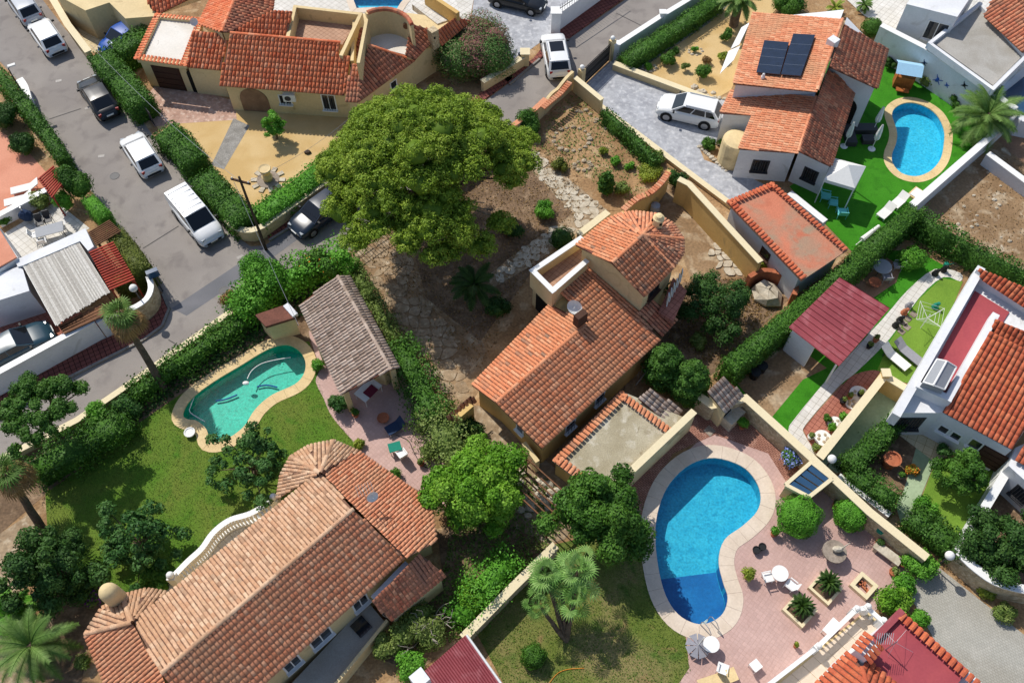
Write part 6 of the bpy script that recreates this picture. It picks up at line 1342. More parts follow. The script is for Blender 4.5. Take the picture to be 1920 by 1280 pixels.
S('dark bush by the wavy street wall under the pine', 992, 228, 1.1, 1.8, 'leaf_hedge'); S('light green bush beside the pale path', 1020, 396, .85, 1.0, 'leaf_lime'); S('low clipped bush by the end of the path', 1050, 310, .6, .7, 'leaf_moss'); S('bush leaning over the tower yard wall', 1268, 336, .8, 1.7, 'leaf_dark'); S('yellow-green weeds in the rocky garden', 1220, 325, .9, .7, 'leaf_yellow'); S('yellow grassy tuft in the rocky garden', 1133, 283, .4, .6, 'leaf_yellow', n=5); S('small green shrub beside the yellow tuft', 1155, 302, .45, .6, 'leaf_lime', n=5); S('pale green shrub beside the column conifer', 1165, 352, .6, .7, 'leaf_olive', n=5); S('small shrub at the foot of the rocky garden', 1182, 312, .4, .5, 'leaf_lime', n=5); S('straggly shrub at the corner of the grey driveway', 1232, 295, .6, .9, 'leaf_olive', n=5)
for i, (lb, x, y, r, h_, m_) in enumerate([('largest round bush in the top sand garden', 1318, 136, .65, 1.0, 'leaf_hedge'), ('dense round bush left of the stone-ringed shrub', 1253, 112, .65, 1.0, 'leaf_hedge'), ('small bush behind the dense round bush', 1266, 95, .35, .5, 'leaf_hedge'), ('round bush beside the awnings', 1363, 68, .55, 1.0, 'leaf_hedge'), ('yellow-green bush under the lower awning', 1355, 106, .45, .8, 'leaf_yellow'), ('brownish twiggy bush in the sand garden', 1325, 112, .4, .6, 'leaf_dry'), ('upright pale shrub in the middle of the sand garden', 1286, 125, .35, .8, 'leaf_olive'), ('dark bush near the gravel strip', 1303, 50, .45, .7, 'leaf_dark'), ('leafy bush at the top of the gravel strip', 1328, 24, .55, .9, 'leaf_hedge'), ('little shrub in a ring of stones near the hedge end', 1217, 125, .35, .5, 'leaf_lime'), ('little shrub in a ring of stones in the middle', 1302, 92, .3, .5, 'leaf_lime')]): S(lb + (' of the white villa' if 'sand garden' not in lb else ''), x, y, r, h_, m_, n=6, group=None)
for lb, x, y, r, h_, m_ in [('leafy shrub in the raised bed beside the round porch', 1330, 270, .6, .8, 'leaf_hedge'), ('second shrub in the raised bed nearest the round porch', 1360, 262, .5, .9, 'leaf_lime'), ('dark hedge shrub behind the villa roof at the top', 1480, 10, 1.3, 1.4, 'leaf_hedge'), ('bush below the pool palm on the lawn edge', 1800, 190, .8, 1.0, 'leaf_hedge'), ('flowering bush strip beside the play hut', 1740, 155, .7, .8, 'leaf_olive'), ('grey-leaved bush on top of the white garden wall', 1694, 97, .5, .8, 'leaf_olive'), ('bush with red flowers at the right end of the lawn wall', 1868, 232, .6, .9, 'leaf_hedge'), ('dark bush behind the play hut', 1672, 118, .55, .9, 'leaf_dark'),
  ('spiky palm-like shrub beside the round garden table', 1712, 488, .95, 1.4, 'leaf_lime'), ('vine bush spilling over the stone wall end', 1722, 1058, .9, 1.2, 'leaf_lime'), ('bright green bush at the corner of the block-paved drive', 1672, 1128, .95, 1.3, 'leaf_bright'), ('vine bush between pink terrace and block-paved drive', 1698, 1092, .7, 1.1, 'leaf_lime'), ('low green bush beside the crimson roof deck', 1722, 1160, .6, 1.0, 'leaf_lime'), ('climbing plant on the curved stone wall', 1855, 1108, .6, .7, 'leaf_yellow'), ('trailing shrub at the far edge of the block-paved drive', 1880, 1150, .6, .8, 'leaf_olive'),
  ('dense green vine bush at the street corner of the pool house', 505, 520, 1.6, 2.6, 'leaf_lime'), ('leafy vine bush left of the pool house roof', 470, 560, 1.2, 2.4, 'leaf_lime'), ('vine bush with orange flowers over the street wall', 600, 500, 1.3, 2.3, 'leaf_hedge'), ('pale grassy plant leaning over the lower street', 432, 560, .7, 1.2, 'leaf_dry'), ('leafy shrub at the gate end of the pool house', 650, 505, .9, 1.9, 'leaf_lime'), ('broad-leaved shrub at the corner of the pool house', 632, 755, .7, 1.2, 'leaf_fig'), ('small palm-like shrub between pool and pool house', 595, 685, .5, .8, 'leaf_lime'),
  ('spiky shrub on the pink patio beside the fan roof', 735, 895, .55, .8, 'leaf_hedge'), ('pale succulent tuft beside the fan roof', 672, 832, .4, .5, 'leaf_yellow'), ('dark shrub below the greyish hedge', 880, 800, .9, 1.3, 'leaf_dark'), ('reddish scrubby shrub beside the lime tree', 805, 848, .6, .8, 'leaf_olive'), ('tall green shrub row end by the dead branches', 885, 1120, 1.0, 1.5, 'leaf_bright'), ('grey twiggy shrub with bare branches near the bottom', 790, 1180, 1.4, 1.5, 'leaf_olive'), ('green shrub at the bottom edge beside the shed', 770, 1245, .9, 1.3, 'leaf_lime'), ('broad shrub on the left bank of the shed', 720, 1215, .8, 1.2, 'leaf_olive'),
  ('shrub growing against the west fan roof', 150, 1100, 1.0, 1.4, 'leaf_dark'), ('bush with purple flowers beside the round chimney', 180, 1120, .6, .9, 'leaf_olive'), ('shrub under the balustrade end', 300, 1080, 1.0, 1.2, 'leaf_hedge'), ('yellow-green shrub at the bottom left edge', 30, 1165, .8, 1.1, 'leaf_lime'), ('ivy mat along the west porch eave', 155, 1240, .5, .9, 'leaf_olive'),
  ('tall street bush right of the two loungers', 142, 345, 1.35, 2.8, 'leaf_hedge'), ('leafy bush under the street bush on the left patio', 120, 380, .8, 1.6, 'leaf_lime'), ('trailing bush on the white patio wall', 72, 375, .8, 1.1, 'leaf_olive'), ('dark bush in the shaded left garden', 10, 220, 1.2, 1.6, 'leaf_dark'), ('second dark bush behind the left street hedge', 45, 270, 1.0, 1.3, 'leaf_dark'), ('small bush at the left patio edge', 8, 412, .5, .7, 'leaf_hedge'),
  ('green bush against the street wall by the broad corner', 240, 760, .9, 1.5, 'leaf_fig'), ('bushy plant by the low street wall', 180, 775, .7, 1.6, 'leaf_lime'), ('shaded shrub under the pine left of the path', 930, 575, .9, 1.1, 'leaf_dark'), ('dry shrub under the pine', 960, 430, .8, .9, 'leaf_dark'), ('bush beside the yellow retaining wall end', 1425, 495, .6, 1.2, 'leaf_yellow'), ('green shrub beside the light-coloured yard hedge', 1310, 640, .6, .8, 'leaf_olive'),
  ('orange-flowered shrub in the green court', 1710, 880, .4, .6, 'leaf_yellow'), ('round topiary in the round flower bed', 1552, 785, .28, .5, 'leaf_hedge'), ('leafy topiary nearest the yellow wall', 1562, 803, .3, .5, 'leaf_lime'), ('bushy plant in the upper round flower bed', 1582, 780, .35, .6, 'leaf_lime'), ('pale shrub in the lowest round flower bed', 1530, 838, .3, .5, 'leaf_olive'), ('climbing shrub on the terrace steps of the right house', 1770, 845, .5, .8, 'leaf_fig'), ('small bush at the bottom of the right lawn', 1735, 950, .7, 1.0, 'leaf_lime'), ('dark shrub in the walled corner at the right', 1840, 1045, .8, 1.0, 'leaf_dark')]: S(lb, x, y, r, h_, m_, flowers=({'orange-flowered': ('petal_orange', 40), 'bush with purple': ('petal_purple', 25), 'vine bush with or': ('petal_orange', 12), 'bush with red': ('petal_pink', 20)}.get(next((k for k in ('orange-flowered', 'bush with purple', 'vine bush with or', 'bush with red') if lb.startswith(k)), ''))))
t = T('dead_branches', 'bare pale dead branches over the grey twiggy shrub', 'branches', W(790,1190))
for i in range(14): b = MB(); a = BZ(790 + random.uniform(-20, 30), 1180 + random.uniform(-20, 20), 0); q = a + Vector((random.uniform(-1.6, 1.6), random.uniform(-1.2, 1.2), random.uniform(1.2, 2.3))); limb(b, a, q, .035, .012, 5, .18); m = a.lerp(q, .6); limb(b, m, m + Vector((random.uniform(-.7, .7), random.uniform(-.6, .6), .4)), .02, .008, 3, .1); b.build('branch', 'bark_pale', t)
# ------------------------------------------------------------ ground cover too fine to count
scatter('grass', LAWN1, 16000, 'leaf_grass', 'short grass blades of the lawn round the green pool', 'grass', .06, .03, .5, .03); scatter('grass', LAWN2, 9000, 'leaf_grass', 'patchy dry grass blades of the lawn below the palms', 'grass', .075, .03, .5, .03)
for nm, pl_, n_, mt, lb, s_ in (('fallen_needles', [(680,480),(735,425),(870,340),(1000,240),(1080,300),(1090,400),(990,520),(900,700),(800,600)], 5000, 'leaf_dry', 'dry needles and litter scattered under the pine', .12), ('weeds', [(1030,215),(1075,175),(1235,305),(1190,385),(1000,280)], 1600, 'leaf_olive', 'sparse weeds over the rocky garden', .14), ('weeds', [(1740,430),(1870,300),(1920,300),(1920,500)], 500, 'leaf_dry', 'dry weeds on the bare plot at the right', .12), ('leaf_litter', [(1280,530),(1400,520),(1470,560),(1350,690),(1250,640)], 2500, 'leaf_dry', 'dry leaf litter in the shaded yard beside the hedge', .13), ('leaf_litter', [(870,860),(1030,900),(1080,960),(900,1180),(760,1240),(830,1080)], 5000, 'leaf_olive', 'leaf litter and creepers in the planted strip below the pergola', .16), ('creepers', [(0,900),(150,810),(430,620),(560,540),(650,500),(620,560),(330,740),(110,900)], 5000, 'leaf_dark', 'dark ground creepers under the lower street hedge', .17)): scatter(nm, pl_, n_, mt, lb, 'plants' if nm in ('weeds', 'creepers') else 'litter', s_, .04, .8, .08)
# ------------------------------------------------------------ vehicles
car('white parked hatchback with black rear window, second in the left street row', 88, 68, -36, -52, 'hatch', 'paint_white'); car('silver parked car cut off by the top left corner', 46, 12, -36, -52, 'hatch', 'paint_silver'); car('dark grey parked sedan in the middle of the left street row', 184, 181, -34, -52, 'sedan', 'paint_black'); car('white parked hatchback beside the rounded hedge block', 265, 288, -34, -52, 'hatch', 'paint_white')
car('white delivery van with ribbed roof parked by the corner hedge', 368, 410, 52, 62, 'van', 'paint_white', stripes=True, group=None); car('dark blue sedan parked half under the pine', 602, 396, -58, 42, 'sedan', 'paint_steel'); car('teal-blue car on the left red driveway', 26, 650, 60, -30, 'sedan', 'paint_teal', group=None); car('white car with dark glass roof standing at the upper gate', 1042, 104, -12, -60, 'suv', 'paint_white', True, group=None)
car('white crossover parked on the grey stamped driveway', 1292, 208, -60, -14, 'suv', 'paint_white', group=None); car('dark car cut off by the top edge on the pale driveway', 970, -2, 50, 12, 'sedan', 'paint_black', group=None); car('blue car half hidden behind the thick hedge', 234, 70, -50, 34, 'hatch', 'paint_blue', group=None)

# ------------------------------------------------------------ poles, lamps, cables
pb = W(499, 468); t = T('utility_pole', 'wooden utility pole with crossarm at the hedge corner', 'pole', pb); b = MB(); b.tube(pb, pb + Vector((0, 0, 6.8)), .1, .07, 9); b.build('pole', 'bark_dark', t); b = MB(); b.bar(pb + Vector((-.6, .2, 0)), pb + Vector((.6, -.2, 0)), .1, 6.35, 6.47); b.build('crossarm', 'wood_dark', t)
for x in (-.5, 0, .5): b = MB(); b.lathe(pb + Vector((x, -x * .33, 6.47)), [(.03, 0), (.05, .06), (.03, .12)], 6); b.build('insulator', 'cloth_white', t)
def cable(label, a, c, sag):
    t = MB(); n = 16; pts = [a.lerp(c, i / n) - Vector((0, 0, sag * 4 * (i / n) * (1 - i / n))) for i in range(n + 1)]; t.path(pts, .012, 4); t.build('cable', 'grey_paint', org=a, label=label, cat='cable')
tp = pb + Vector((0, 0, 6.4)); cable('overhead cable from the pole along the hedge to the top left', tp, W(170,85,6), .8); cable('overhead cable from the pole across to the villa corner', tp + Vector((.4, 0, 0)), W(690,190,3), .6); cable('overhead cable from the pole down to the pool house', tp + Vector((-.4, 0, 0)), W(560,610,2.6), .5)
def lamp(label, px, py, h, kind='globe', arm=None):
    p = W(px, py, h) if kind == 'globe' else W(px, py); p.z = 0; t = T('garden_lamp' if kind == 'globe' else 'street_lamp', label, 'lamp', p); b = MB(); b.tube(p, p + Vector((0, 0, h - .15)), .04, n=7); b.build('post', 'iron', t); b = MB()
    if kind == 'globe': b.ball(p + Vector((0, 0, h)), .24, 14); b.build('globe', 'cloth_white', t, smooth=True)
    else: q = p + Vector((0, 0, h)) + Vector(arm); b.tube(p + Vector((0, 0, h - .15)), q, .035, n=6); b.build('arm', 'iron', t); b = MB(); b.box(q, (.5, .22, .1), .5); b.build('lamp_head', 'cloth_white', t)
lamp('white globe lamp behind the mossy clipped block', 250, 540, 2.6); lamp('white globe lamp in the green court beside the hydrangea', 1560, 860, 1.7); lamp('white globe lamp where the white walls meet at the right', 1781, 1041, 2.0); lamp('street lamp with pale head above the left street hedge', 58, 200, 3.6, 'street', (.25, .15, 0))
p = W(288,515,1.7); t = T('street_name_sign', 'blue sign box standing on the rounded corner wall', 'sign', Vector((p.x, p.y, 1.55))); b = MB(); b.box((p.x, p.y, 1.85), (.7, .3, .5), .5); b.build('sign_box', 'glass_blue', t); b = MB(); b.tube((p.x, p.y, 0), (p.x, p.y, 1.6), .04, n=6); b.build('post', 'iron', t)

# ------------------------------------------------------------ left patios
lounger('white sun lounger nearest the street hedge', 48, 352, .35, group=None); lounger('white sun lounger beside the patio wall', 36, 374, .35, group=None)
table('grey rectangular table on the tiled left patio', 92, 430, 0, 'grey_paint', False, .35, (1.7, .85), leg='iron')
for x, y, a, lb in ((75,418,-1.2,'dark chair at the far left side of the patio table'),(90,412,-1.2,'dark chair at the far right side of the patio table')): chair(lb, x, y, a, 'iron')
for x, y, a, lb in ((80,452,1.9,'white chair at the near left side of the patio table'),(68,440,.35,'white chair at the left end of the patio table'),(115,428,3.5,'white chair at the right end of the patio table')): chair(lb, x, y, a, 'white_paint')
p = W(45,400,.8); t = T('parasol', 'folded blue cloth bundle on the shaded patio', 'parasol', Vector((p.x, p.y, 0))); b = MB(); b.ball((p.x, p.y, .6), .45, 9, .5, (1, .8, 1), .3); b.build('canopy', 'cloth_navy', t); b = MB(); b.tube((p.x, p.y, 0), (p.x, p.y, 1.4), .03, n=6); b.build('pole', 'steel', t)
for i, (x, y, lb) in enumerate([(20,470,'small pot at the upper end of the patio row'), (25,480,'small pot in the middle of the patio row'), (32,492,'small pot at the lower end of the patio row')]): pot(lb, x, y, .15, .25, 'cloth_white', 'leaf_hedge', .2, .25)
# sand garden urn, stump
p = W(503,338); t = T('fountain', 'stone urn on a round paved ring in the sand garden', 'urn', p); b = MB(); b.lathe(p, [(.75, .01), (.75, .1), (.65, .1)], 20); b.build('ring', 'stone_grey', t); b = MB(); b.lathe(p + Vector((0, 0, .1)), [(.3, 0), (.38, .3), (.25, .55), (.3, .65), (.42, 1.0), (.4, 1.05), (.3, 1.0)], 14); b.build('urn', 'wall_cream', t)
for k in range(10): b = MB(); q = p + Vector((math.cos(k * .63) * .95, math.sin(k * .63) * .95, 0)); b.box((q.x, q.y, .05), (.4, .3, .08), k * .63); b.build('paving_stone', 'stone_white', t)
rocks('dark stump on the sand beside the little round tree', [(577,287)], .35, 'bark_dark', 'tree_stump', 'stump')
# rocky garden
for cx, cy, rx, ry, n, lb in ((1072,262,34,22,17,'stone of the large rock ring in the dirt garden'),(1092,312,16,9,9,'stone of the small rock ring in the dirt garden')): rocks(lb, [(cx + rx * math.cos(i * 2 * math.pi / n), cy + ry * math.sin(i * 2 * math.pi / n)) for i in range(n)], .2, group=lb.replace('stone of the ', ''))
rocks('loose rock along the beige dividing wall', [(1085 + i * 6 + random.uniform(-5, 5), 205 + i * 4 + random.uniform(-6, 6)) for i in range(9)], .18, group='loose rocks by the dividing wall')
rocks('stone of the low border beside the pale path', [(1045 + i * 9, 330 + i * 6.5 + random.uniform(-3, 3)) for i in range(11)], .17, group='path border stones')
rocks('pale rock piled at the end of the low driveway wall', [(1300 + i * 7 + random.uniform(-3, 3), 165 + i * 3 + random.uniform(-5, 5)) for i in range(9)], .25, 'stone_white', group='rocks at the driveway wall')
for cx, cy, lb in ((1217,128,'stone of the ring round the bush near the hedge end'),(1304,97,'stone of the ring round the little shrub in the middle of the sand')): rocks(lb, [(cx + 13 * math.cos(i * .7), cy + 7 * math.sin(i * .7)) for i in range(9)], .13, 'stone_white', group=lb.replace('stone of the ', ''))
rocks('stone edging the raised bed beside the round porch', [(1312 + i * 5.5, 276 + i * 5) for i in range(10)], .18, 'stone_white', group='raised bed stones')
rocks('big white boulder beside the round terracotta wall', [(1436,556)], .85, 'stone_white', 'boulder', 'boulder'); rocks('rubble stone in the yard under the timber pergola', [(985 + random.uniform(-20, 90), 900 + random.uniform(-15, 80)) for _ in range(26)], .25, 'stone_white', group='pergola rubble')
rocks('stone on the crest of the long cream wall', [(1030 - i * 11, 1030 + i * 11.5) for i in range(14)], .16, 'stone_white', group='wall crest stones'); rocks('stone scattered on the bare plot', [(1790 + random.uniform(-20, 110), 400 + random.uniform(-60, 60)) for _ in range(18)], .14, 'stone_white', group='bare plot stones')
p = W(1455,535,1.0); t = T('round_wall', 'curved terracotta wall around a small court by the garage', 'wall', Vector((p.x, p.y, 0))); b = MB(); P = WP(smooth([(1405,518),(1430,506),(1465,512),(1492,532),(1490,552)], 4, False), 1.2)
for a, c in zip(P, P[1:]): b.bar(a, c, .3, 0, 1.2)
b.build('wall', 'terracotta', t)
# flat slabs set in the lawn
t = T('stepping_stones', 'green-grey square stepping slabs across the curved lawn', 'stepping stones', W(1690,610))
for x, y in ((1712,590),(1702,598),(1694,606),(1700,614),(1690,622),(1682,612)): p = W(x, y); b = MB(); b.box((p.x, p.y, .03), (.38, .38, .06), .75); b.build('slab', 'leaf_moss' if False else 'stone_grey', t)
# ------------------------------------------------------------ white villa lawn
parasol('closed white parasol nearest the light blue pool', 1636, 247); parasol('closed white parasol close to the villa wall', 1582, 275); parasol('closed white parasol on the lawn between villa and pool', 1634, 280)
lounger('white lounger at the lower lawn edge, nearer the pool', 1686, 377, .75, L=1.3); lounger('white lounger at the lower lawn edge, nearer the hedge', 1661, 397, .75, L=1.3)
chair('pale aqua garden chair nearest the gazebo', 1549, 368, -.3, 'cloth_aqua', size=.6); chair('bright aqua garden chair in the middle of three', 1563, 380, -.2, 'cloth_aqua', size=.55); chair('aqua garden chair furthest from the garage', 1579, 398, 1.5, 'cloth_aqua', size=.62)
a, c = W(1648,424,.15), W(1616,450,.15); b = MB(); b.tube(a, c, .12, .2, 10); b.tube(c, c + (c - a) * .35, .03, n=6); m_ = b.build('folded_parasol', 'cloth_white', label='folded white parasol lying on the lawn beside the hedge', cat='parasol')
p = W(1704,132); t = T('play_hut', 'wooden play hut with pale blue roof at the lawn edge', 'play hut', p); q = W(1704,130,1.5); b = MB(); b.box((q.x, q.y, .55), (1.3, .8, .9), -.25); b.build('cabin', 'wood_orange', t); b = MB()
ca, sa = math.cos(-.25), math.sin(-.25); X = lambda x, y, z: Vector((q.x + x * ca - y * sa, q.y + x * sa + y * ca, z))
for s in (-1, 1): b.poly([X(-.9, 0, 1.95), X(.9, 0, 1.95), X(.9, s * .75, 1.55), X(-.9, s * .75, 1.55)][::s])
b.build('roof', 'toy_blue', t)
for x in (-.6, .6):
    for y in (-.35, .35): b = MB(); b.tube(X(x, y, 0), X(x, y, 1.7), .04, n=5); b.build('post', 'wood_orange', t)
b = MB(); b.box((q.x - .2, q.y - .8, .3), (.9, .4, .08), -.25); b.build('bench', 'wood_orange', t)
p = W(1718,360); b = MB(); c0 = W(1718,362,.2); t = T('pool_shower', 'small cream tray against the lawn wall', 'tray', W(1718,362)); b.box((c0.x, c0.y, .1), (1.0, .7, .2), .75); b.build('tray', 'coping', t); b = MB(); b.box((c0.x, c0.y, .23), (.8, .5, .03), .75); b.build('mat', 'wall_white', t)
t = T('black_lounge_set', 'dark outdoor sofa set in the shade of the villa', 'sofa', W(1610,255)); c0 = W(1612,252,.3)
for dx, dy, sx, sy in ((-.7,0,.7,1.8),(.5,.6,1.6,.7)): b = MB(); b.box((c0.x + dx, c0.y + dy, .22), (sx, sy, .42)); b.build('seat', 'iron', t)
b = MB(); b.box((c0.x + .5, c0.y - .4, .2), (.8, .6, .4)); b.build('coffee_table', 'iron', t)
# ------------------------------------------------------------ garden with the red canopy
table('round grey garden table near the tall hedge', 1655, 499, .58, 'grey_paint', leg='iron')
for x, y, a, lb in ((1648,476,-1.5,'pale chair on the far side of the round garden table'),(1630,498,0,'pale chair on the left of the round garden table'),(1683,498,3.1,'pale chair on the right of the round garden table'),(1662,520,1.6,'pale chair on the near side of the round garden table')): chair(lb, x, y, a, 'cloth_grey', size=.5)
b = MB(); c0 = W(1640,530,.3); t = T('fire_bowl', 'rusty round fire bowl beside the garden table', 'fire bowl', Vector((c0.x, c0.y, 0))); b.lathe((c0.x, c0.y, .15), [(.1, 0), (.35, .2), (.4, .22), (.3, .12), (.02, .06)], 14); b.build('bowl', 'terracotta', t); b = MB(); b.lathe((c0.x, c0.y, 0), [(.18, 0), (.1, .16)], 8); b.build('foot', 'iron', t)
for i, (x, y, mt, lb) in enumerate([(1678,612,'black_metal','black cat-like figure at the lower end of the row on the white path'),(1686,602,'black_metal','black figure in the middle of the row on the white path'),(1694,588,'terracotta','red-brown figure on the white path'),(1702,576,'cloth_grey','grey figure at the upper end of the row on the white path'),(1752,515,'black_metal','black figure at the top bend of the white path'),(1768,508,'black_metal','second black figure at the top bend of the white path'),(1752,577,'cloth_teal','dark green figure on the curved lawn')]):
    p = W(x, y); t = T('garden_figure', lb, 'figurine', p); b = MB(); b.lathe(p, [(.2, 0), (.22, .1), (.15, .35), (.08, .45)], 10); b.build('body', mt, t); b = MB(); b.ball(p + Vector((.05, -.05, .52)), .12, 8); b.build('head', mt, t)
c0 = W(1738,598,1.0); t = T('clothes_airer', 'white folding rotary clothes airer on the curved lawn', 'airer', Vector((c0.x, c0.y, 0))); b = MB(); b.tube((c0.x, c0.y, 0), (c0.x, c0.y, 1.5), .025, n=6); b.build('pole', 'white_paint', t)
for k in range(4): b = MB(); q = k * math.pi / 2 + .4; b.tube((c0.x, c0.y, 1.1), (c0.x + math.cos(q), c0.y + math.sin(q), 1.55), .018, n=5); b.build('arm', 'white_paint', t)
for k in range(4):
    for s in (.5, .75, 1): b = MB(); q, r_ = k * math.pi / 2 + .4, (k + 1) * math.pi / 2 + .4; b.tube((c0.x + math.cos(q) * s, c0.y + math.sin(q) * s, 1.1 + .45 * s), (c0.x + math.cos(r_) * s, c0.y + math.sin(r_) * s, 1.1 + .45 * s), .008, n=4); b.build('line', 'white_paint', t)
lounger('grey padded lounger on the lawn nearer the long white wall', 1702, 660, 2.25, 'cloth_grey', 'iron', 1.9); lounger('pale padded lounger on the lawn further from the long white wall', 1678, 670, 2.25, 'cloth_white', 'iron', 1.9)
for cx, cy, r_, lb in ((1610,740,.55,'uppermost round white flower bed beside the yellow wall'),(1596,758,.35,'narrow white flower bed beside the yellow wall'),(1566,795,.45,'middle round white flower bed beside the yellow wall'),(1542,822,.5,'lowest round white flower bed beside the yellow wall')):
    p = W(cx, cy); t = T('flower_bed', lb, 'flower bed', p); b = MB(); b.lathe(p, [(r_, .01), (r_, .1), (r_ * .85, .1)], 20); b.build('kerb', 'white_paint', t)
    for k in range(6): b = MB(); q = k * 2.4; b.ball(p + Vector((math.cos(q) * r_ * .5, math.sin(q) * r_ * .5, .12)), .1, 6, .5, (1, 1, .6), .3); b.build('pebble', 'stone_white', t)
for x, y, lb, mt in ((1611,742,'black spiky pot plant in the uppermost round bed','black_metal'),(1578,755,'dark pot on the pink strip','black_metal'),(1590,747,'pot plant with pale leaves by the yellow wall','terracotta'),(1518,822,'white ring pot at the end of the pink strip','cloth_white'),(1640,640,'terracotta pot at the corner of the red canopy','terracotta'),(1628,652,'dark pot beside the red canopy post','black_metal')): pot(lb, x, y, .18, .3, mt, 'leaf_olive', .22, .3)
pot('big terracotta amphora pot in the dark bed of the court', 1664, 872, .45, .9, 'terracotta'); pot('small grey pot at the corner of the dark bed', 1685, 895, .2, .35, 'stone_grey', 'leaf_hedge', .25, .3)
t = T('watering_can', 'green plastic watering can beside the flower trough', 'watering can', W(1775,495)); c0 = W(1775,495,.2); b = MB(); b.lathe((c0.x, c0.y, 0), [(.16, 0), (.16, .25), (.1, .3)], 10); b.build('body', 'cloth_teal', t); b = MB(); b.tube((c0.x + .1, c0.y, .1), (c0.x + .4, c0.y - .05, .35), .03, n=6); b.build('spout', 'cloth_teal', t)
t = T('black_bins', 'dark plastic compost bins in the shaded corner of the bare yard', 'bins', W(1420,705))
for x, y in ((1415,702),(1428,690)): c0 = W(x, y, .3); b = MB(); b.lathe((c0.x, c0.y, 0), [(.25, 0), (.3, .6), (.32, .62), (.05, .66)], 12); b.build('bin', 'plastic_black', t)
# ------------------------------------------------------------ pool terrace
for (cx, cy), (px, py), lb in (((1545,1105),(1553,1092),'nearer the raised hedge bushes'),((1497,1146),(1503,1136),'nearer the cream terrace wall')):
    p = W(cx, cy); t = T('square_planter', 'square cream-edged planting bed ' + lb, 'planter', p); b = MB(); s_ = .56
    for k in range(4): q = k * math.pi / 2 + .75; d = Vector((math.cos(q), math.sin(q), 0)); u = Vector((-d.y, d.x, 0)); b.bar(p + d * s_ - u * (s_ + .07), p + d * s_ + u * (s_ - .07), .14, .01, .32)
    b.build('edging', 'cream_paint', t); b = MB(); d = [Vector((math.cos(k * math.pi / 2 + .75 + math.pi / 4), math.sin(k * math.pi / 2 + .75 + math.pi / 4), 0)) * s_ * 1.3 for k in range(4)]; b.prism([p + v for v in d], .01, .2); b.build('soil', 'dirt_dark', t)
    q = W(px, py, .5); q.z = .2; c = T('cycad', 'dark spiky cycad in the square bed ' + lb, 'plant', q); b = MB(); b.tube(q, q + Vector((0, 0, .35)), .14, .16, 8); b.build('trunk', 'bark_dark', c)
    for k in range(4): rosette(c, q + Vector((0, 0, .35)), 22, .85 - .06 * k, 'leaf_cycad', .06, 'frond_ring', 1.25 - .25 * k, .25 - .1 * k)
p = W(1617,1100); t = T('fire_pit', 'square cream-framed fire pit with red bricks on the terrace', 'fire pit', p); b = MB()
for k in range(4): q = k * math.pi / 2 + .75; d = Vector((math.cos(q), math.sin(q), 0)); u = Vector((-d.y, d.x, 0)); b.bar(p + d * .42 - u * .52, p + d * .42 + u * .32, .2, .02, .3)
b.build('frame', 'cream_paint', t)
for k in range(5): b = MB(); b.box((p.x + random.uniform(-.25, .25), p.y + random.uniform(-.25, .25), .12), (.26, .12, .12), random.random() * 3); b.build('brick', 'terracotta', t)
p = W(1557,1042); t = T('stone_table', 'round stone pedestal table with white figures on the pink terrace', 'table', p); b = MB(); b.lathe(p, [(.3, 0), (.22, .3), (.3, .6), (.62, .66), (.62, .76)], 18); b.build('pedestal', 'stone_grey', t); b = MB(); b.ball(p + Vector((.1, .05, .95)), .22, 9, .5, (1.4, .8, .9)); b.build('carving', 'stone_white', t); b = MB(); b.tube(p + Vector((.25, .05, .9)), p + Vector((.5, .1, 1.7)), .06, .02, 6); b.build('spire', 'stone_white', t)
table('white round garden table between the chairs near the pool', 1463, 1074, .42)
for x, y, a, lb in ((1440,1082,.2,'white garden chair left of the small round table'),(1482,1096,2.4,'white garden chair right of the small round table')): chair(lb, x, y, a)
table('white round side table beside the folded grey parasol', 1334, 1207, .4); c0 = W(1306,1214); t = T('parasol', 'grey parasol folded upside down with spread ribs at the pool end', 'parasol', c0); b = MB(); b.tube(c0, c0 + Vector((.1, .1, 1.6)), .03, n=6); b.build('pole', 'white_paint', t)
for k in range(8): b = MB(); q, r_ = k * math.pi / 4, (k + .85) * math.pi / 4; d0, d1 = Vector((math.cos(q), math.sin(q), 0)), Vector((math.cos(r_), math.sin(r_), 0)); o = c0 + Vector((0, 0, .5)); b.poly([o, o + d0 * .62 - Vector((0, 0, .12)), o + d1 * .62 - Vector((0, 0, .12))]); b.poly([o - Vector((0, 0, .02)), o + d1 * .62 - Vector((0, 0, .14)), o + d0 * .62 - Vector((0, 0, .14))]); b.build('canopy_panel', 'cloth_grey', t)
chair('white folding chair at the bottom of the terrace', 1354, 1252, 1.2); chair('white stool by the terrace wall at the bottom', 1417, 1247, .6, arms=False); lounger('cream lounger cut by the bottom edge of the terrace', 1345, 1275, .3, 'coping')
table('white rectangular table against the cream terrace wall', 1560, 1175, 0, 'white_paint', False, .75, (.9, .5), .6)
for x, y, lb, r_, pr, mt in ((1400,1082,'leafy pot plant near the waist of the big pool',.2,.42,'leaf_yellow'),(1449,1003,'spiky pot plant beside the big ball bush',.18,.35,'leaf_lime'),(1390,802,'leafy pot plant behind the pool by the stone wall',.2,.42,'leaf_lime'),(1490,1212,'small yellow flower pot near the cream terrace',.12,.18,'leaf_yellow'),(1672,1075,'pot with white flowers at the terrace corner',.22,.28,'leaf_olive'),(1690,1058,'dark pot at the terrace corner by the vine',.22,.25,'leaf_dark'),(1645,1022,'orange pot in the shade of the smaller ball bush',.22,.28,'leaf_dark'),(1565,950,'pot in the shade behind the ball bushes',.2,.25,'leaf_dark')): pot(lb, x, y, r_, .32, 'terracotta', mt, pr, pr * 1.2)
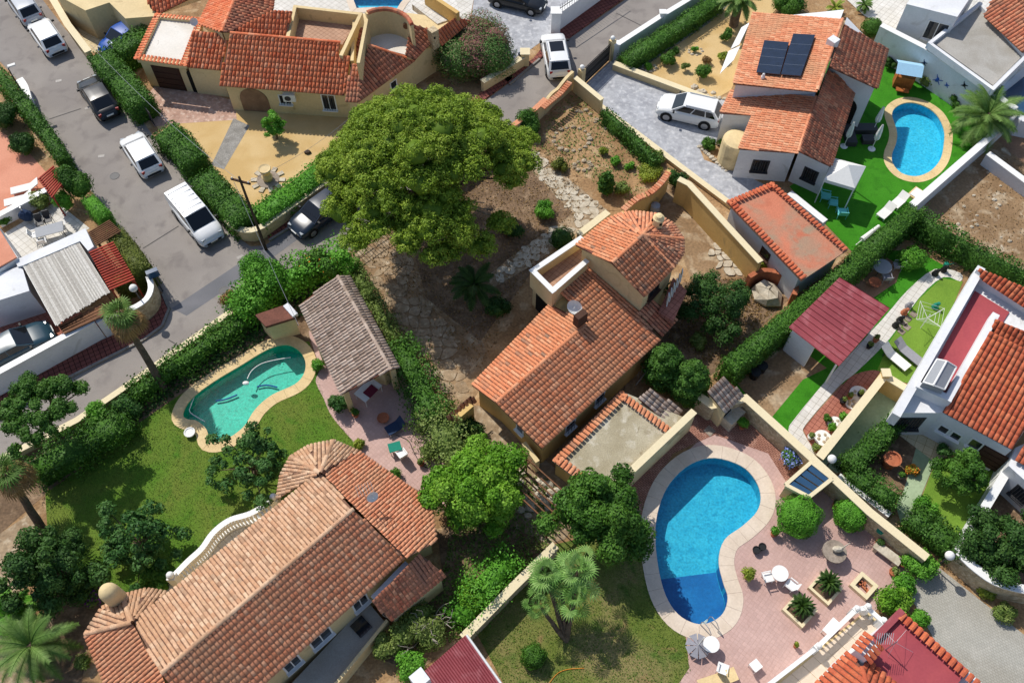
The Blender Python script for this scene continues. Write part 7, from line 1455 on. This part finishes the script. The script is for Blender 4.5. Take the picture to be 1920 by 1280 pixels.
for x, y, lb in ((1416,1034,'black round pot at the waist of the pool, left one'),(1427,1028,'black round pot at the waist of the pool, right one')): pot(lb, x, y, .2, .35, 'plastic_black')
c0 = W(1664,1037,.4); t = T('stone_bench', 'pale stone bench with pots against the boundary wall', 'bench', Vector((c0.x, c0.y, 0))); b = MB(); b.box((c0.x, c0.y, .42), (1.5, .5, .1), -.75); b.build('seat', 'stone_white', t)
for s in (-1, 1): b = MB(); b.box((c0.x + s * .4, c0.y - s * .37, .18), (.2, .45, .36), -.75); b.build('leg', 'stone_white', t)
c0 = W(1650,995,.5); t = T('green_urn', 'dark green urn on a post beside the stone wall', 'urn', Vector((c0.x, c0.y, 0))); b = MB(); b.lathe((c0.x, c0.y, 0), [(.16, 0), (.12, .4), (.3, .7), (.32, 1.0), (.2, 1.02)], 12); b.build('urn', 'cloth_teal', t)
# pool ladder
a, d = W(1325,1172,.0), (W(1345,1196) - W(1322,1165)); d.z = 0; d.normalize(); s = Vector((-d.y, d.x, 0)); t = T('pool_ladder', 'steel pool ladder at the deep end of the big pool', 'ladder', a)
for k in (-1, 1): b = MB(); o = a + s * k * .25; b.path([o - d * .2 + Vector((0, 0, -.7)), o - d * .2 + Vector((0, 0, .5)), o - d * .1 + Vector((0, 0, .75)), o + d * .25 + Vector((0, 0, .8)), o + d * .5 + Vector((0, 0, .55)), o + d * .55 + Vector((0, 0, .03))], .025, 6); b.build('rail', 'steel', t)
for z in (-.15, -.4): b = MB(); b.bar(a - d * .2 - s * .25, a - d * .2 + s * .25, .1, z, z + .03); b.build('step', 'white_paint', t)
for x, y, lb in ((215,330,'round iron manhole cover beside the second white hatchback'),(420,545,'round iron manhole cover at the street junction'),(880,258,'round iron manhole cover on the upper street by the pine')):
    p = W(x, y); b = MB(); b.lathe((p.x, p.y, .0), [(.33, .012), (.33, .026), (.27, .026), (.265, .02)], 18); m_ = b.build('manhole_cover', 'iron', label=lb, cat='manhole cover')
p = W(1330,808); b = MB(); b.box((p.x, p.y, .045), (.5, .5, .012), .75); m_ = b.build('drain_cover', 'stone_grey', label='square drain cover in the brick paving behind the big pool', cat='drain cover')
# ------------------------------------------------------------ pool garden things
t = T('pool_robot', 'white pool cleaner with floating hose in the green pool', 'pool cleaner', W(460,716,-.1)); c0 = W(461,718,-.1); b = MB(); b.ball(c0, .17, 9, .5, (1.2, .8, .6)); b.build('body', 'cloth_white', t); b = MB(); b.path([Vector(q) for q in smooth([tuple(W(x, y, -.09)) for x, y in ((464,710),(472,695),(490,682),(515,675),(545,670))], 4, False)], .03, 5); b.build('hose', 'cloth_white', t); b = MB(); b.path([Vector(q) for q in smooth([tuple(W(x, y, -.09)) for x, y in ((364,745),(358,760),(356,772),(372,783),(384,790))], 4, False)], .025, 5); b.build('hose_end', 'cloth_white', t)
for k, pts in enumerate([[(405,752),(425,748),(445,740)], [(482,725),(500,722),(520,726)]]): b = MB(); b.path([Vector(q) for q in smooth([tuple(W(x, y, -.7)) for x, y in pts], 4, False)], .05, 5); b.build('submerged_hose', 'paint_blue', t)
pot('white round planter on the lawn beside the pool steps', 358, 814, .3, .3, 'cloth_white'); table('white patio table with wine-red cloth under the pool house', 690, 730, 0, 'cloth_white', False, .9, (1.4, .9)); c0 = W(695,733,.75); b = MB(); b.box((c0.x, c0.y, .75), (.7, .55, .04), .9); m_ = b.build('table_cloth', 'cloth_wine', label='wine-red folded cloth on the patio table', cat='cloth')
lounger('dark blue cushioned bench at the shade edge of the patio', 741, 800, .6, 'cloth_navy', 'white_paint', 1.1); c0 = W(718,782,.3); t = T('clay_bowl', 'round clay bowl planter in the shade of the pool house', 'planter', Vector((c0.x, c0.y, 0))); b = MB(); b.lathe((c0.x, c0.y, 0), [(.2, 0), (.33, .22), (.35, .24), (.25, .18), (.02, .15)], 14); b.build('bowl', 'terracotta', t)
table('small teal-topped table on the sunny patio', 740, 837, 0, 'cloth_teal', False, .3, (.7, .55), .55); chair('white garden chair beside the teal table', 753, 851, 2.2); pot('spiky pot beside the broad-leaved shrub', 668, 780, .2, .35, 'terracotta', 'leaf_hedge', .3, .3); pot('small pot at the corner of the pink patio', 790, 870, .2, .3, 'terracotta', 'leaf_olive', .25, .3)
b = MB(); b.path([Vector(q) for q in smooth([tuple(W(x, y, .05)) for x, y in ((742,815),(765,825),(775,845),(790,870),(810,880))], 4, False)], .02, 5); b.build('garden_hose', 'iron', label='dark garden hose lying across the pink patio', cat='hose')
b = MB(); b.path([Vector(q) for q in smooth([tuple(W(x, y, .05)) for x, y in ((1030,1280),(1045,1262),(1065,1254),(1095,1252))], 4, False)], .018, 5); b.build('garden_hose', 'petal_orange', label='yellow garden hose on the dry lawn at the bottom', cat='hose')
t = T('gas_bottle', 'dark barrel beside the wavy yellow wall behind the tower', 'barrel', W(1228,395)); c0 = W(1228,392,.5); b = MB(); b.lathe((c0.x, c0.y, 0), [(.3, 0), (.32, .5), (.3, .9), (.1, 1.0)], 12); b.build('barrel', 'grey_paint', t)
t = T('rotary_airer', 'weathered metal trellis beside the centre house', 'trellis', W(1205,720))
for k in range(5): b = MB(); a = W(1192 + k * 7, 722 - k * 9, 0); b.tube(a, a + Vector((0, 0, 1.6)), .02, n=5); b.build('post', 'wood_grey', t)
b = MB(); b.tube(W(1192,722,1.6), W(1220,686,1.6), .02, n=5); b.build('rail', 'wood_grey', t)
